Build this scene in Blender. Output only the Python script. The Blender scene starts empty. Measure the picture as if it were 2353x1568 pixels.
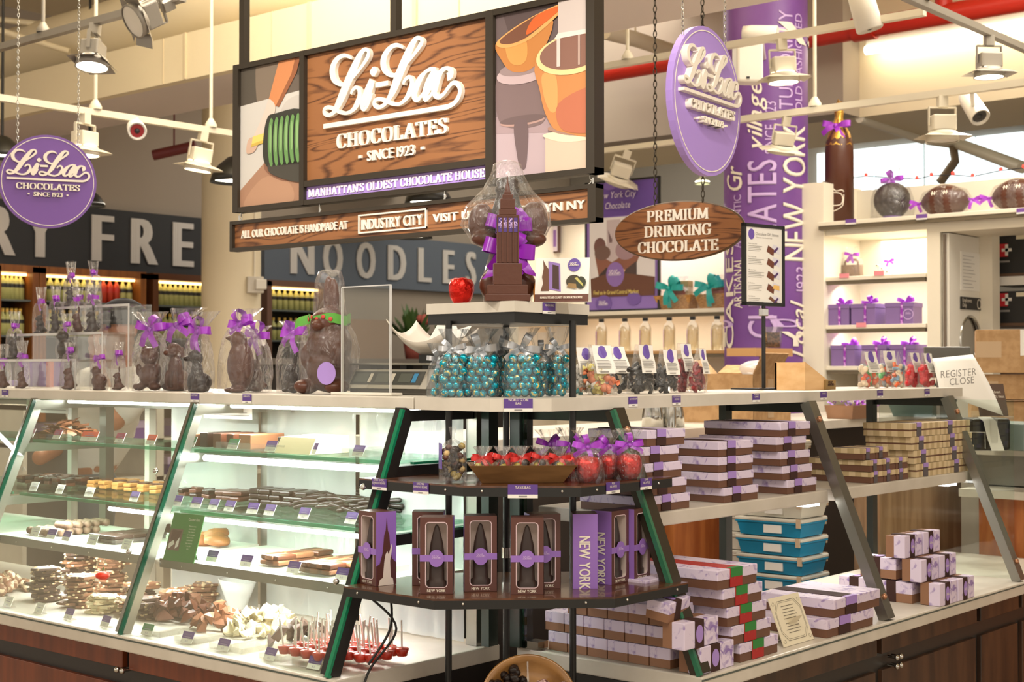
import bpy, bmesh, math, random
from mathutils import Vector, Matrix, Euler, noise
PI = math.pi
SC = bpy.context.scene
COL = SC.collection
R = random.Random(7)

# ---------------------------------------------------------------- camera, sky, exposure, large lights
EYE, YAW, PITCH, FOC = 1.40, 0.861039, 0.0181, 3308.3      # eye height, heading off +Y, tilt up, focal length in photo pixels
cam = bpy.data.cameras.new('camera'); co = bpy.data.objects.new('camera', cam); COL.objects.link(co)
co.location = (0, 0, EYE); co.rotation_euler = (PI/2+PITCH, 0, -YAW)
cam.sensor_width = 36; cam.lens = FOC*36/2353; cam.clip_start = .05; cam.clip_end = 80
cam.dof.use_dof = True; cam.dof.focus_distance = 3.7; cam.dof.aperture_fstop = 7.1
SC.camera = co
vs = SC.view_settings
vs.view_transform = 'Standard'; vs.look = 'None'; vs.exposure = 1.15; vs.gamma = 1; vs.use_curve_mapping = False
SC.cycles.max_bounces = 8; SC.cycles.diffuse_bounces = 3; SC.cycles.glossy_bounces = 3
SC.cycles.transmission_bounces = 4; SC.cycles.transparent_max_bounces = 24
SC.cycles.caustics_reflective = False; SC.cycles.caustics_refractive = False
SC.cycles.sample_clamp_indirect = 4; SC.cycles.use_denoising = True
w = bpy.data.worlds.new('hall'); SC.world = w; w.use_nodes = True
w.node_tree.nodes['Background'].inputs[0].default_value = (1, .90, .76, 1)
w.node_tree.nodes['Background'].inputs[1].default_value = .52

def lamp(name, kind, loc, power, color=(1, .93, .83), target=None, size=.3, sizey=None, spot=60, blend=.5):
    l = bpy.data.lights.new(name, kind); l.energy = power; l.color = color
    if kind == 'AREA':
        l.shape = 'RECTANGLE'; l.size = size; l.size_y = sizey or size
    else:
        l.shadow_soft_size = size
    if kind == 'SPOT':
        l.spot_size = math.radians(spot); l.spot_blend = blend
    o = bpy.data.objects.new(name, l); COL.objects.link(o); o.location = loc
    if target is not None:
        o.rotation_euler = (Vector(target)-Vector(loc)).to_track_quat('-Z', 'Y').to_euler()
    return o

# the hall's ceiling fixtures over the shop and over the aisle in front of it, plus one added ceiling fill
lamp('aisle_light', 'AREA', (.6, .4, 3.75), 42, (1, .92, .80), (1.2, 1.0, 0), 2.2, 2.2)
lamp('shop_light', 'AREA', (4.2, 4.2, 3.8), 48, (1, .93, .82), (4.2, 4.2, 0), 2.6, 2.6)
for x_, y_, t_, e_ in ((1.5, 3.2, (3.2, 3.5, 2.2), 70), (1.6, 1.5, (3.2, 2.7, 2.2), 60), (2.2, -.6, (2.9, 2.6, 2.1), 60), (.7, 3.4, (3.3, 2.1, .95), 60)):
    lamp('aisle_track_spot', 'SPOT', (x_, y_, 3.4), e_, (1, .95, .86), t_, .06, spot=46, blend=.7)
lamp('hall_light', 'AREA', (9, 7, 3.85), 60, (1, .92, .80), (9, 7, 0), 4, 3)
lamp('ceiling_fill', 'AREA', (3.9, 5.6, 3.35), 30, (1, .93, .8), (3.9, 5.6, 9), 1.6, .4)  # added upward fill to brighten the ceiling; no such fixture hangs there
lamp('back_room_light', 'AREA', (6.2, 2.2, 3.7), 34, (1, .92, .80), (6.6, 2.4, 0), 1.6, 1.6)

# ---------------------------------------------------------------- pixel -> place in the hall (solved from the photograph)
cy, sy, cp, sp = math.cos(YAW), math.sin(YAW), math.cos(PITCH), math.sin(PITCH)
def ray(px, py):
    u, v = (px-1176.5)/FOC, (py-784)/FOC
    up, fw = -cp*v+sp, cp+sp*v
    return Vector((u*cy+fw*sy, -u*sy+fw*cy, up))
def at(px, py, X=None, Y=None, z=None, d=None):
    r = ray(px, py)
    t = X/r.x if X is not None else Y/r.y if Y is not None else (z-EYE)/r.z if z is not None else d/(r.x*sy+r.y*cy)
    return Vector((0, 0, EYE))+r*t

# ---------------------------------------------------------------- materials
def lin(c): return c/12.92 if c <= .04045 else ((c+.055)/1.055)**2.4
def S(r, g, b): return (lin(r/255), lin(g/255), lin(b/255))
MATS = {}
def mat(name, col=(200, 200, 200), rough=.5, metal=0., emit=0, spec=.5, coat=0., bump=None, fn=None, sub=0):
    if name in MATS: return MATS[name]
    m = bpy.data.materials.new(name); m.use_nodes = True; nt = m.node_tree; b = nt.nodes['Principled BSDF']
    c = (*S(*col), 1)
    b.inputs['Base Color'].default_value = c; b.inputs['Roughness'].default_value = rough; b.inputs['Metallic'].default_value = metal
    b.inputs['Specular IOR Level'].default_value = spec; b.inputs['Coat Weight'].default_value = coat
    if emit:
        b.inputs['Emission Color'].default_value = c; b.inputs['Emission Strength'].default_value = emit
    if bump:
        n = nt.nodes.new('ShaderNodeTexNoise'); n.inputs['Scale'].default_value = bump[0]; n.inputs['Detail'].default_value = 4
        tc = nt.nodes.new('ShaderNodeTexCoord'); nt.links.new(tc.outputs['Object'], n.inputs['Vector'])
        bp = nt.nodes.new('ShaderNodeBump'); bp.inputs['Strength'].default_value = bump[1]; bp.inputs['Distance'].default_value = .01
        nt.links.new(n.outputs['Fac'], bp.inputs['Height']); nt.links.new(bp.outputs['Normal'], b.inputs['Normal'])
    if fn: fn(nt, b)
    MATS[name] = m
    return m
def noisy(nt, b, c1, c2, scale=(1, 1, 1), nscale=5, lo=.4, hi=.6, detail=6, coord='Object', dist=0.):
    tc = nt.nodes.new('ShaderNodeTexCoord'); mp = nt.nodes.new('ShaderNodeMapping'); mp.inputs['Scale'].default_value = scale
    n = nt.nodes.new('ShaderNodeTexNoise'); n.inputs['Scale'].default_value = nscale; n.inputs['Detail'].default_value = detail
    n.inputs['Distortion'].default_value = dist
    r = nt.nodes.new('ShaderNodeValToRGB'); e = r.color_ramp.elements
    e[0].position = lo; e[1].position = hi; e[0].color = (*S(*c1), 1); e[1].color = (*S(*c2), 1)
    L = nt.links.new
    L(tc.outputs[coord], mp.inputs['Vector']); L(mp.outputs['Vector'], n.inputs['Vector']); L(n.outputs['Fac'], r.inputs['Fac']); L(r.outputs['Color'], b.inputs['Base Color'])
    return n, r
def N(c1, c2, **k): return lambda nt, b: noisy(nt, b, c1, c2, **k)
def oak(nt, b, base=(150, 98, 58), dark=(84, 48, 26), axis=0):
    """flat-sawn oak: dark grain lines that run along the board and bend round knots"""
    L = nt.links.new
    tc = nt.nodes.new('ShaderNodeTexCoord'); mp = nt.nodes.new('ShaderNodeMapping')
    sc = [9, 9, 9]; sc[axis] = 1.1; mp.inputs['Scale'].default_value = sc
    n = nt.nodes.new('ShaderNodeTexNoise'); n.inputs['Scale'].default_value = .8; n.inputs['Detail'].default_value = 2; n.inputs['Distortion'].default_value = .4
    ma = nt.nodes.new('ShaderNodeMath'); ma.operation = 'MULTIPLY'; ma.inputs[1].default_value = 44
    fr = nt.nodes.new('ShaderNodeMath'); fr.operation = 'PINGPONG'; fr.inputs[1].default_value = 1
    n2 = nt.nodes.new('ShaderNodeTexNoise'); n2.inputs['Scale'].default_value = 14; n2.inputs['Detail'].default_value = 5
    ad = nt.nodes.new('ShaderNodeMath'); ad.operation = 'MULTIPLY_ADD'; ad.inputs[1].default_value = .9; 
    r = nt.nodes.new('ShaderNodeValToRGB'); e = r.color_ramp.elements
    e[0].position = .40; e[1].position = .92; e[0].color = (*S(*dark), 1); e[1].color = (*S(*base), 1)
    L(tc.outputs['Object'], mp.inputs['Vector']); L(mp.outputs['Vector'], n.inputs['Vector']); L(mp.outputs['Vector'], n2.inputs['Vector'])
    L(n.outputs['Fac'], ma.inputs[0]); L(ma.outputs[0], fr.inputs[0])
    L(n2.outputs['Fac'], ad.inputs[0]); L(fr.outputs[0], ad.inputs[2])
    L(ad.outputs[0], r.inputs['Fac']); L(r.outputs['Color'], b.inputs['Base Color'])
def clear(name, tint=(250, 252, 250), gloss=.10, rough=.03, haze=0., hazecol=(255, 255, 255), bump=None, fres=.38):
    """thin clear sheet: see-through with a sheen and, for film, a little white scatter"""
    if name in MATS: return MATS[name]
    m = bpy.data.materials.new(name); m.use_nodes = True; nt = m.node_tree; nt.nodes.clear(); L = nt.links.new
    o = nt.nodes.new('ShaderNodeOutputMaterial'); t = nt.nodes.new('ShaderNodeBsdfTransparent'); t.inputs[0].default_value = (*S(*tint), 1)
    g = nt.nodes.new('ShaderNodeBsdfGlossy'); g.inputs['Roughness'].default_value = rough; g.inputs[0].default_value = (1, 1, 1, 1)
    lw = nt.nodes.new('ShaderNodeLayerWeight'); lw.inputs['Blend'].default_value = .25
    mu = nt.nodes.new('ShaderNodeMath'); mu.operation = 'MULTIPLY_ADD'; mu.inputs[1].default_value = fres; mu.inputs[2].default_value = gloss*.35
    mu.use_clamp = True
    L(lw.outputs['Fresnel'], mu.inputs[0])
    mx = nt.nodes.new('ShaderNodeMixShader'); L(mu.outputs[0], mx.inputs[0]); L(t.outputs[0], mx.inputs[1]); L(g.outputs[0], mx.inputs[2])
    out = mx
    if bump:
        n = nt.nodes.new('ShaderNodeTexNoise'); n.inputs['Scale'].default_value = bump[0]; n.inputs['Detail'].default_value = 5; n.inputs['Distortion'].default_value = 1.2
        mp = nt.nodes.new('ShaderNodeMapping'); mp.inputs['Scale'].default_value = bump[2] if len(bump) > 2 else (1, 1, .35)
        tc = nt.nodes.new('ShaderNodeTexCoord'); bp = nt.nodes.new('ShaderNodeBump'); bp.inputs['Strength'].default_value = bump[1]; bp.inputs['Distance'].default_value = .02
        L(tc.outputs['Object'], mp.inputs[0]); L(mp.outputs[0], n.inputs['Vector']); L(n.outputs['Fac'], bp.inputs['Height']); L(bp.outputs[0], g.inputs['Normal']); L(bp.outputs[0], lw.inputs['Normal'])
    if haze:
        df = nt.nodes.new('ShaderNodeBsdfDiffuse'); df.inputs[0].default_value = (*S(*hazecol), 1)
        m2 = nt.nodes.new('ShaderNodeMixShader'); m2.inputs[0].default_value = haze
        L(mx.outputs[0], m2.inputs[1]); L(df.outputs[0], m2.inputs[2]); out = m2
    L(out.outputs[0], o.inputs[0]); MATS[name] = m
    return m

# ---------------------------------------------------------------- mesh building
def rotz(a): return Matrix.Rotation(a, 4, 'Z')
class MB:
    def __init__(s): s.v, s.f, s.m, s.s = [], [], [], []
    def add(s, vs, fs, mi=0, smooth=False):
        o = len(s.v); s.v += [tuple(p) for p in vs]; s.f += [tuple(i+o for i in f) for f in fs]; s.m += [mi]*len(fs); s.s += [smooth]*len(fs); return s
    def join(s, b, M=None, mi=None):
        o = len(s.v); s.v += [tuple(M @ Vector(p)) if M else p for p in b.v]; s.f += [tuple(i+o for i in f) for f in b.f]
        s.m += b.m if mi is None else [mi]*len(b.f); s.s += b.s; return s
    def xf(s, M): s.v = [tuple(M @ Vector(p)) for p in s.v]; return s
    def box(s, x0, y0, z0, x1, y1, z1, mi=0, bev=0.):
        if bev:
            bm = bmesh.new(); bmesh.ops.create_cube(bm, size=1)
            for v in bm.verts: v.co = Vector(((x0+x1)/2+v.co.x*(x1-x0), (y0+y1)/2+v.co.y*(y1-y0), (z0+z1)/2+v.co.z*(z1-z0)))
            bmesh.ops.bevel(bm, geom=list(bm.edges), offset=bev, segments=2, affect='EDGES', profile=.5)
            s.frombm(bm, mi); return s
        return s.add([(x0, y0, z0), (x1, y0, z0), (x1, y1, z0), (x0, y1, z0), (x0, y0, z1), (x1, y0, z1), (x1, y1, z1), (x0, y1, z1)],
                     [(0, 3, 2, 1), (4, 5, 6, 7), (0, 1, 5, 4), (1, 2, 6, 5), (2, 3, 7, 6), (3, 0, 4, 7)], mi)
    def frombm(s, bm, mi=0, smooth=False):
        bm.verts.index_update(); s.add([v.co[:] for v in bm.verts], [[v.index for v in f.verts] for f in bm.faces], mi, smooth); bm.free(); return s
    def bar(s, a, b, wx, wy, mi=0, up=(0, 0, 1)):
        """square bar from a to b, wx along up x dir, wy along up"""
        a, b = Vector(a), Vector(b); d = (b-a).normalized(); u = Vector(up)
        if abs(d.dot(u)) > .98: u = Vector((0, 1, 0))
        x = d.cross(u).normalized()*wx/2; y = x.cross(d).normalized()*wy/2
        c = [a-x-y, a+x-y, a+x+y, a-x+y, b-x-y, b+x-y, b+x+y, b-x+y]
        return s.add(c, [(0, 3, 2, 1), (4, 5, 6, 7), (0, 1, 5, 4), (1, 2, 6, 5), (2, 3, 7, 6), (3, 0, 4, 7)], mi)
    def tube(s, pts, r, n=8, mi=0, smooth=True, caps=True):
        pts = [Vector(p) for p in pts]; k = len(pts); rs = r if isinstance(r, (list, tuple)) else [r]*k
        vs, prev = [], None
        for i, p in enumerate(pts):
            d = (pts[min(i+1, k-1)]-pts[max(i-1, 0)]).normalized()
            if prev is None:
                u = Vector((0, 0, 1)) if abs(d.z) < .9 else Vector((1, 0, 0))
                prev = d.cross(u).normalized()
            x = (prev-d*prev.dot(d)).normalized(); y = d.cross(x); prev = x
            vs += [p+(x*math.cos(2*PI*j/n)+y*math.sin(2*PI*j/n))*rs[i] for j in range(n)]
        fs = [(i*n+j, i*n+(j+1) % n, (i+1)*n+(j+1) % n, (i+1)*n+j) for i in range(k-1) for j in range(n)]
        s.add(vs, fs, mi, smooth)
        if caps:
            s.add(vs[:n], [tuple(range(n))[::-1]], mi); s.add(vs[-n:], [tuple(range(n))], mi)
        return s
    def lathe(s, prof, n=20, mi=0, c=(0, 0, 0), smooth=True, sx=1, sy=1):
        vs = [(c[0]+r*math.cos(2*PI*j/n)*sx, c[1]+r*math.sin(2*PI*j/n)*sy, c[2]+z) for r, z in prof for j in range(n)]
        fs = [(i*n+j, i*n+(j+1) % n, (i+1)*n+(j+1) % n, (i+1)*n+j) for i in range(len(prof)-1) for j in range(n)]
        return s.add(vs, fs, mi, smooth)
    def ball(s, c, r, n=12, mi=0, sc=(1, 1, 1), M=None):
        m = max(4, n//2); vs = []
        for i in range(m+1):
            t = PI*i/m
            for j in range(n):
                p = Vector((r*sc[0]*math.sin(t)*math.cos(2*PI*j/n), r*sc[1]*math.sin(t)*math.sin(2*PI*j/n), r*sc[2]*math.cos(t)))
                vs.append((M @ p if M else p)+Vector(c))
        return s.add(vs, [(i*n+j, (i+1)*n+j, (i+1)*n+(j+1) % n, i*n+(j+1) % n) for i in range(m) for j in range(n)], mi, True)
    def prism(s, poly, h0, h1, mi=0, M=None):
        """polygon in xy extruded z h0..h1, then placed by M"""
        n = len(poly); vs = [(x, y, h0) for x, y in poly]+[(x, y, h1) for x, y in poly]
        fs = [tuple(range(n))[::-1], tuple(range(n, 2*n))]+[(i, (i+1) % n, n+(i+1) % n, n+i) for i in range(n)]
        if M: vs = [M @ Vector(p) for p in vs]
        return s.add(vs, fs, mi)
    def strip(s, pts, wid, side, mi=0, smooth=True):
        """ribbon: centre line pts, half width vectors from side (one vector or a list)"""
        k = len(pts); vs = []
        for i, p in enumerate(pts):
            sd = Vector(side[i] if isinstance(side, list) else side); w = wid[i] if isinstance(wid, list) else wid
            vs += [Vector(p)-sd*w/2, Vector(p)+sd*w/2]
        return s.add(vs, [(2*i, 2*i+1, 2*i+3, 2*i+2) for i in range(k-1)], mi, smooth)
    def mesh(s, name, mats):
        me = bpy.data.meshes.new(name); me.from_pydata(s.v, [], s.f)
        for m in (mats if isinstance(mats, (list, tuple)) else [mats]): me.materials.append(m)
        me.polygons.foreach_set('material_index', s.m); me.polygons.foreach_set('use_smooth', s.s); me.update()
        return me
    def build(s, name, mats, parent=None, loc=None, rz=0):
        return obj(name, s.mesh(name, mats), parent, loc, rz)
XZ = Matrix(((1, 0, 0, 0), (0, 0, 1, 0), (0, 1, 0, 0), (0, 0, 0, 1)))        # xy drawing -> upright, extrusion along +y
def obj(name, me, parent=None, loc=None, rz=0):
    o = bpy.data.objects.new(name, me); COL.objects.link(o)
    if parent: o.parent = parent
    if loc is not None: o.location = loc
    if rz: o.rotation_euler = (0, 0, rz) if not isinstance(rz, tuple) else rz
    return o
def tag(o, label, cat, group=None, kind=None):
    o['label'] = label; o['category'] = cat
    if group: o['group'] = group
    if kind: o['kind'] = kind
    return o
def thing(name, label, cat, loc=(0, 0, 0), rz=0, group=None):
    o = bpy.data.objects.new(name, None); COL.objects.link(o); o.empty_display_size = .05
    o.location = loc; o.rotation_euler = rz if isinstance(rz, tuple) else (0, 0, rz)
    return tag(o, label, cat, group)
def struct(name, mb, m, label=None):
    o = mb.build(name, m); o['kind'] = 'structure'
    if label: o['label'] = label
    return o
def dup(src, loc, rz=None, label=None, group=None, scale=None):
    c = src.copy(); COL.objects.link(c); c.location = loc
    if rz is not None: c.rotation_euler = rz if isinstance(rz, tuple) else (0, 0, rz)
    if scale: c.scale = scale if isinstance(scale, tuple) else (scale,)*3
    if label: c['label'] = label
    if group: c['group'] = group
    for ch in src.children:
        d = ch.copy(); COL.objects.link(d); d.parent = c
        for g in ch.children:
            e = g.copy(); COL.objects.link(e); e.parent = d
    return c
def soft(o, vox, it=6):
    """grow overlapping blobs into one continuous skin"""
    m = o.modifiers.new('remesh', 'REMESH'); m.mode = 'VOXEL'; m.voxel_size = vox; m.use_smooth_shade = True
    s = o.modifiers.new('smooth', 'SMOOTH'); s.iterations = it; s.factor = .5
    return o
def spl(pts, k=8, closed=False):
    """Catmull-Rom through points of any dimension"""
    P = [Vector(p) for p in pts]; n = len(P); out = []
    for i in range(n if closed else n-1):
        a, b, c, d = (P[(i-1) % n], P[i], P[(i+1) % n], P[(i+2) % n]) if closed else (P[max(i-1, 0)], P[i], P[i+1], P[min(i+2, n-1)])
        for j in range(k):
            t = j/k
            out.append(.5*((2*b)+(c-a)*t+(2*a-5*b+4*c-d)*t*t+(3*b-a-3*c+d)*t**3))
    if not closed: out.append(P[-1])
    return out

# ---------------------------------------------------------------- lettering
GL = {}
def glyph(ch):
    if ch not in GL:
        c = bpy.data.curves.new('glyph', 'FONT'); c.body = ch; c.size = 1; c.resolution_u = 3
        o = bpy.data.objects.new('glyph', c); me = bpy.data.meshes.new_from_object(o)
        vs = [v.co[:] for v in me.vertices]; fs = [tuple(p.vertices) for p in me.polygons]
        ed = {}
        for f in fs:
            for i in range(len(f)):
                a, b = f[i], f[(i+1) % len(f)]
                if (b, a) in ed: ed.pop((b, a))
                else: ed[(a, b)] = 1
        xs = [v[0] for v in vs] or [0, .3]
        GL[ch] = (vs, fs, list(ed), min(xs), max(xs))
        bpy.data.objects.remove(o); bpy.data.curves.remove(c); bpy.data.meshes.remove(me)
    return GL[ch]
def text(s, h, sx=1., depth=0., bold=0., gap=.09, mi=0, align='C', skew=0.):
    """sans text, capital height h, upright in xz facing -y, front at y=-depth"""
    mb = MB(); x = 0; k = h/.73
    for ch in s:
        if ch == ' ': x += .30; continue
        vs, fs, ed, lo, hi = glyph(ch)
        for n_, dx in enumerate([0] if not bold else [-bold, 0, bold]):
            g = [((x+(v[0]-lo)+dx+skew*v[1])*k*sx, -depth-n_*max(.00012, h*.004), v[1]*k) for v in vs]
            mb.add(g, fs, mi)
            if depth: mb.add([p for a, b in ed for p in (g[a], g[b], (g[b][0], 0, g[b][2]), (g[a][0], 0, g[a][2]))], [(4*i, 4*i+3, 4*i+2, 4*i+1) for i in range(len(ed))], mi)
        x += hi-lo+gap
    wid = (x-gap)*k*sx; off = {'C': -wid/2, 'L': 0, 'R': -wid}[align]
    mb.v = [(a+off, b, c) for a, b, c in mb.v]; mb.w = wid
    return mb
def fit(s, h, x0, x1, z, depth, bold=.03, m_=None):
    t = text(s, h, 1, depth, bold); k = (x1-x0)/t.w; t.v = [((x0+x1)/2+a*k, b, z+c) for a, b, c in t.v]; return t
def pen(pts, ws, depth, mi=0, k=6, tilt=1e-6):
    """pen stroke of varying width in xz, raised from y=0 to y=-depth"""
    P = spl([(p[0], p[1], w) for p, w in zip(pts, ws)], k); n = len(P); vs = []
    for i, p in enumerate(P):
        d = Vector((P[min(i+1, n-1)].x-P[max(i-1, 0)].x, P[min(i+1, n-1)].y-P[max(i-1, 0)].y)).normalized()
        nx, nz = -d.y*p.z/2, d.x*p.z/2
        e = depth+i*tilt
        vs += [(p.x+nx, -e, p.y+nz), (p.x-nx, -e, p.y-nz), (p.x-nx, 0, p.y-nz), (p.x+nx, 0, p.y+nz)]
    fs = [(4*i+a, 4*i+(a+1) % 4, 4*i+4+(a+1) % 4, 4*i+4+a) for i in range(n-1) for a in ((0, 1, 3) if depth else (0,))]
    return MB().add(vs, fs+[(0, 3, 2, 1), (4*n-4, 4*n-3, 4*n-2, 4*n-1)], mi)
def slab(lines, depth, T=.20, t=.07, mi=0):
    """strokes of a serif capital: thick down, thin across"""
    mb = MB()
    d0 = depth
    for q_, l in enumerate(lines):
        depth = d0+q_*.004
        P = spl(l, 6) if len(l) > 2 else [Vector((*p,)) for p in l]
        P = [Vector((p[0], p[1])) for p in P]; n = len(P); vs = []
        for i, p in enumerate(P):
            d = (P[min(i+1, n-1)]-P[max(i-1, 0)]).normalized(); wd = t+(T-t)*abs(d.y)**1.3
            nx, nz = -d.y*wd/2, d.x*wd/2
            vs += [(p.x+nx, -depth, p.y+nz), (p.x-nx, -depth, p.y-nz), (p.x-nx, 0, p.y-nz), (p.x+nx, 0, p.y+nz)]
        mb.add(vs, [(4*i+a, 4*i+(a+1) % 4, 4*i+4+(a+1) % 4, 4*i+4+a) for i in range(n-1) for a in ((0, 1, 3) if d0 else (0,))]+[(0, 3, 2, 1), (4*n-4, 4*n-3, 4*n-2, 4*n-1)], mi)
    return mb
def sv(x, z, w=.17): return [(x-w, z), (x+w, z)]
b0, t0 = .035, .965
SER = {
 'I': (.40, [[(.2, 0), (.2, 1)], sv(.2, b0), sv(.2, t0)]),
 'H': (.92, [[(.2, 0), (.2, 1)], [(.72, 0), (.72, 1)], [(.2, .5), (.72, .5)], sv(.2, b0), sv(.2, t0), sv(.72, b0), sv(.72, t0)]),
 'N': (.95, [[(.17, 0), (.17, 1)], [(.76, 0), (.76, 1)], [(.17, 1), (.76, 0)], sv(.17, b0), sv(.12, t0, .12), sv(.76, t0)]),
 'M': (1.12, [[(.17, 0), (.2, 1)], [(.93, 0), (.9, 1)], [(.2, 1), (.55, .1)], [(.55, .1), (.9, 1)], sv(.17, b0), sv(.93, b0), sv(.14, t0, .12), sv(.96, t0, .12)]),
 'T': (.80, [[(.4, 0), (.4, 1)], sv(.4, b0, .18), [(.03, t0), (.77, t0)], [(.06, .78), (.06, 1)], [(.74, .78), (.74, 1)]]),
 'L': (.74, [[(.2, 0), (.2, 1)], sv(.2, t0), [(.03, b0), (.7, b0)], [(.66, 0), (.66, .3)]]),
 'E': (.76, [[(.2, 0), (.2, 1)], [(.03, b0), (.7, b0)], [(.03, t0), (.67, t0)], [(.2, .52), (.52, .52)], [(.67, 0), (.67, .28)], [(.64, .74), (.64, 1)], [(.52, .4), (.52, .64)]]),
 'A': (.92, [[(.14, 0), (.46, 1)], [(.46, 1), (.76, 0)], [(.26, .33), (.66, .33)], sv(.15, b0, .14), sv(.76, b0)]),
 'U': (.90, [[(.19, 1), (.19, .4), (.24, .12), (.46, .03), (.66, .12), (.72, .4), (.72, 1)], sv(.19, t0), sv(.72, t0, .14)]),
 'O': (.92, [[(.46, .975), (.22, .9), (.13, .5), (.22, .1), (.46, .025), (.7, .1), (.79, .5), (.7, .9), (.46, .975)]]),
 'C': (.84, [[(.74, .74), (.66, .92), (.46, .975), (.22, .88), (.13, .5), (.22, .12), (.46, .025), (.68, .1), (.76, .28)], [(.74, .66), (.74, .98)]]),
 'G': (.92, [[(.74, .74), (.66, .92), (.46, .975), (.22, .88), (.13, .5), (.22, .12), (.46, .025), (.66, .08), (.72, .2), (.72, .45)], [(.74, .68), (.74, .98)], sv(.7, .45)]),
 'D': (.92, [[(.2, 0), (.2, 1)], [(.03, b0), (.4, b0), (.66, .12), (.77, .5), (.66, .88), (.4, t0), (.03, t0)]]),
 'P': (.80, [[(.2, 0), (.2, 1)], sv(.2, b0), [(.03, t0), (.42, t0), (.64, .87), (.66, .7), (.58, .52), (.4, .46), (.2, .46)]]),
 'R': (.90, [[(.2, 0), (.2, 1)], sv(.2, b0), [(.03, t0), (.42, t0), (.64, .87), (.66, .7), (.58, .53), (.4, .48), (.2, .48)], [(.44, .48), (.62, .3), (.7, .08), (.88, .05)]]),
 'K': (.94, [[(.2, 0), (.2, 1)], sv(.2, b0), sv(.2, t0), [(.74, 1), (.24, .42)], [(.38, .6), (.76, 0)], sv(.74, t0), sv(.77, b0)]),
 'S': (.72, [[(.58, .76), (.5, .93), (.33, .975), (.16, .88), (.16, .68), (.34, .54), (.52, .42), (.58, .22), (.48, .06), (.32, .025), (.16, .09), (.1, .28)], [(.6, .7), (.6, .98)], [(.08, .02), (.08, .32)]]),
 "'": (.22, [[(.1, 1), (.1, .72)]]), ' ': (.34, []),
}
def serif(s, h, wid=None, depth=0., mi=0, lightw=1.):
    mb = MB(); x = 0
    for ch in s:
        a, ls = SER[ch]; mb.join(slab(ls, depth/h, T=.21*lightw, t=.075*lightw, mi=mi), Matrix.Translation((x, 0, 0))); x += a
    kx = wid/x if wid else h
    mb.v = [((a-x/2)*kx, b*h, c*h) for a, b, c in mb.v]; mb.w = x*kx
    return mb
# ================================================================ materials used in many places
cream = mat('cream_paint', (236, 222, 192), .7, bump=(3, .1)); grey_wall = mat('grey_paint', (172, 160, 146), .75)
beam_under = mat('beam_soffit', (226, 214, 208), .8)
white_lam = mat('white_laminate', (214, 206, 192), .4, fn=N((206, 198, 184), (220, 212, 199), nscale=9, lo=.35, hi=.7))
white_wall = mat('white_cabinet', (240, 231, 212), .5); white_gloss = mat('white_plastic', (232, 226, 214), .35)
black_metal = mat('black_metal', (26, 25, 23), .38); dark_frame = mat('dark_bronze', (58, 50, 40), .45, .3)
steel = mat('brushed_steel', (150, 148, 140), .32, .9); chrome = mat('chrome', (200, 198, 192), .15, 1.)
track_grey = mat('track_grey', (150, 143, 132), .45, .3); track_white = mat('track_white', (222, 212, 190), .5)
glow = mat('lamp_glow', (255, 246, 228), emit=9); led = mat('led_glow', (255, 253, 250), emit=7); tube_glow = mat('tube_glow', (255, 244, 215), emit=5)
red_pipe_m = mat('red_pipe', (196, 40, 22), .4); dark_red = mat('dark_red_pipe', (96, 26, 26), .5)
purple = mat('purple', (118, 78, 158), .5); lilac = mat('lilac', (172, 140, 214), .5); deep_purple = mat('deep_purple', (78, 52, 128), .5)
paper = mat('white_paper', (240, 236, 228), .7); ink = mat('black_ink', (36, 34, 34), .6); ivory = mat('ivory_letters', (242, 232, 216), .45)
lilac_ink = mat('lilac_ink', (205, 175, 226), .5)
purple_satin = mat('purple_satin', (172, 62, 210), .3, spec=.7, coat=.3); teal_satin = mat('teal_satin', (38, 176, 172), .35, spec=.6)
oak_x = mat('oak_board', fn=lambda nt, b: oak(nt, b, axis=0)); oak_x.node_tree.nodes['Principled BSDF'].inputs['Roughness'].default_value = .5
cherry = mat('cherry_veneer', (120, 58, 28), .35, fn=N((92, 40, 18), (128, 62, 30), scale=(6, 6, .7), nscale=4, lo=.3, hi=.7))
dark_wood = mat('dark_walnut', (78, 44, 26), .25, coat=.4, fn=N((60, 32, 18), (104, 62, 36), scale=(1.5, 9, 9), nscale=5, lo=.3, hi=.7))
cabinet_wood = mat('cabinet_oak', (140, 84, 36), .45, fn=N((112, 62, 24), (158, 98, 44), scale=(8, 8, .8), nscale=3, lo=.3, hi=.7))
card_m = mat('cardboard', (184, 146, 102), .75, fn=N((176, 138, 94), (192, 154, 110), nscale=30))
glass = clear('clear_glass', (246, 251, 248), .06, fres=.2); glass_green = mat('green_glass_edge', (14, 120, 84), .15, spec=.6)
acrylic = clear('acrylic', (246, 246, 244), .06, haze=.012, fres=.2)

# ================================================================ the setting
f = MB().box(-6, -6, -.05, 18, 16, 0); struct('floor', f, mat('floor_tile', (176, 162, 146), .4))
c = MB().box(-6, -6, 4.0, 18, 16, 4.05); struct('ceiling', c, cream)
w_ = MB().box(2, 9.5, 0, 18, 9.65, 4.0); struct('wall_back', w_, grey_wall)
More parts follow.
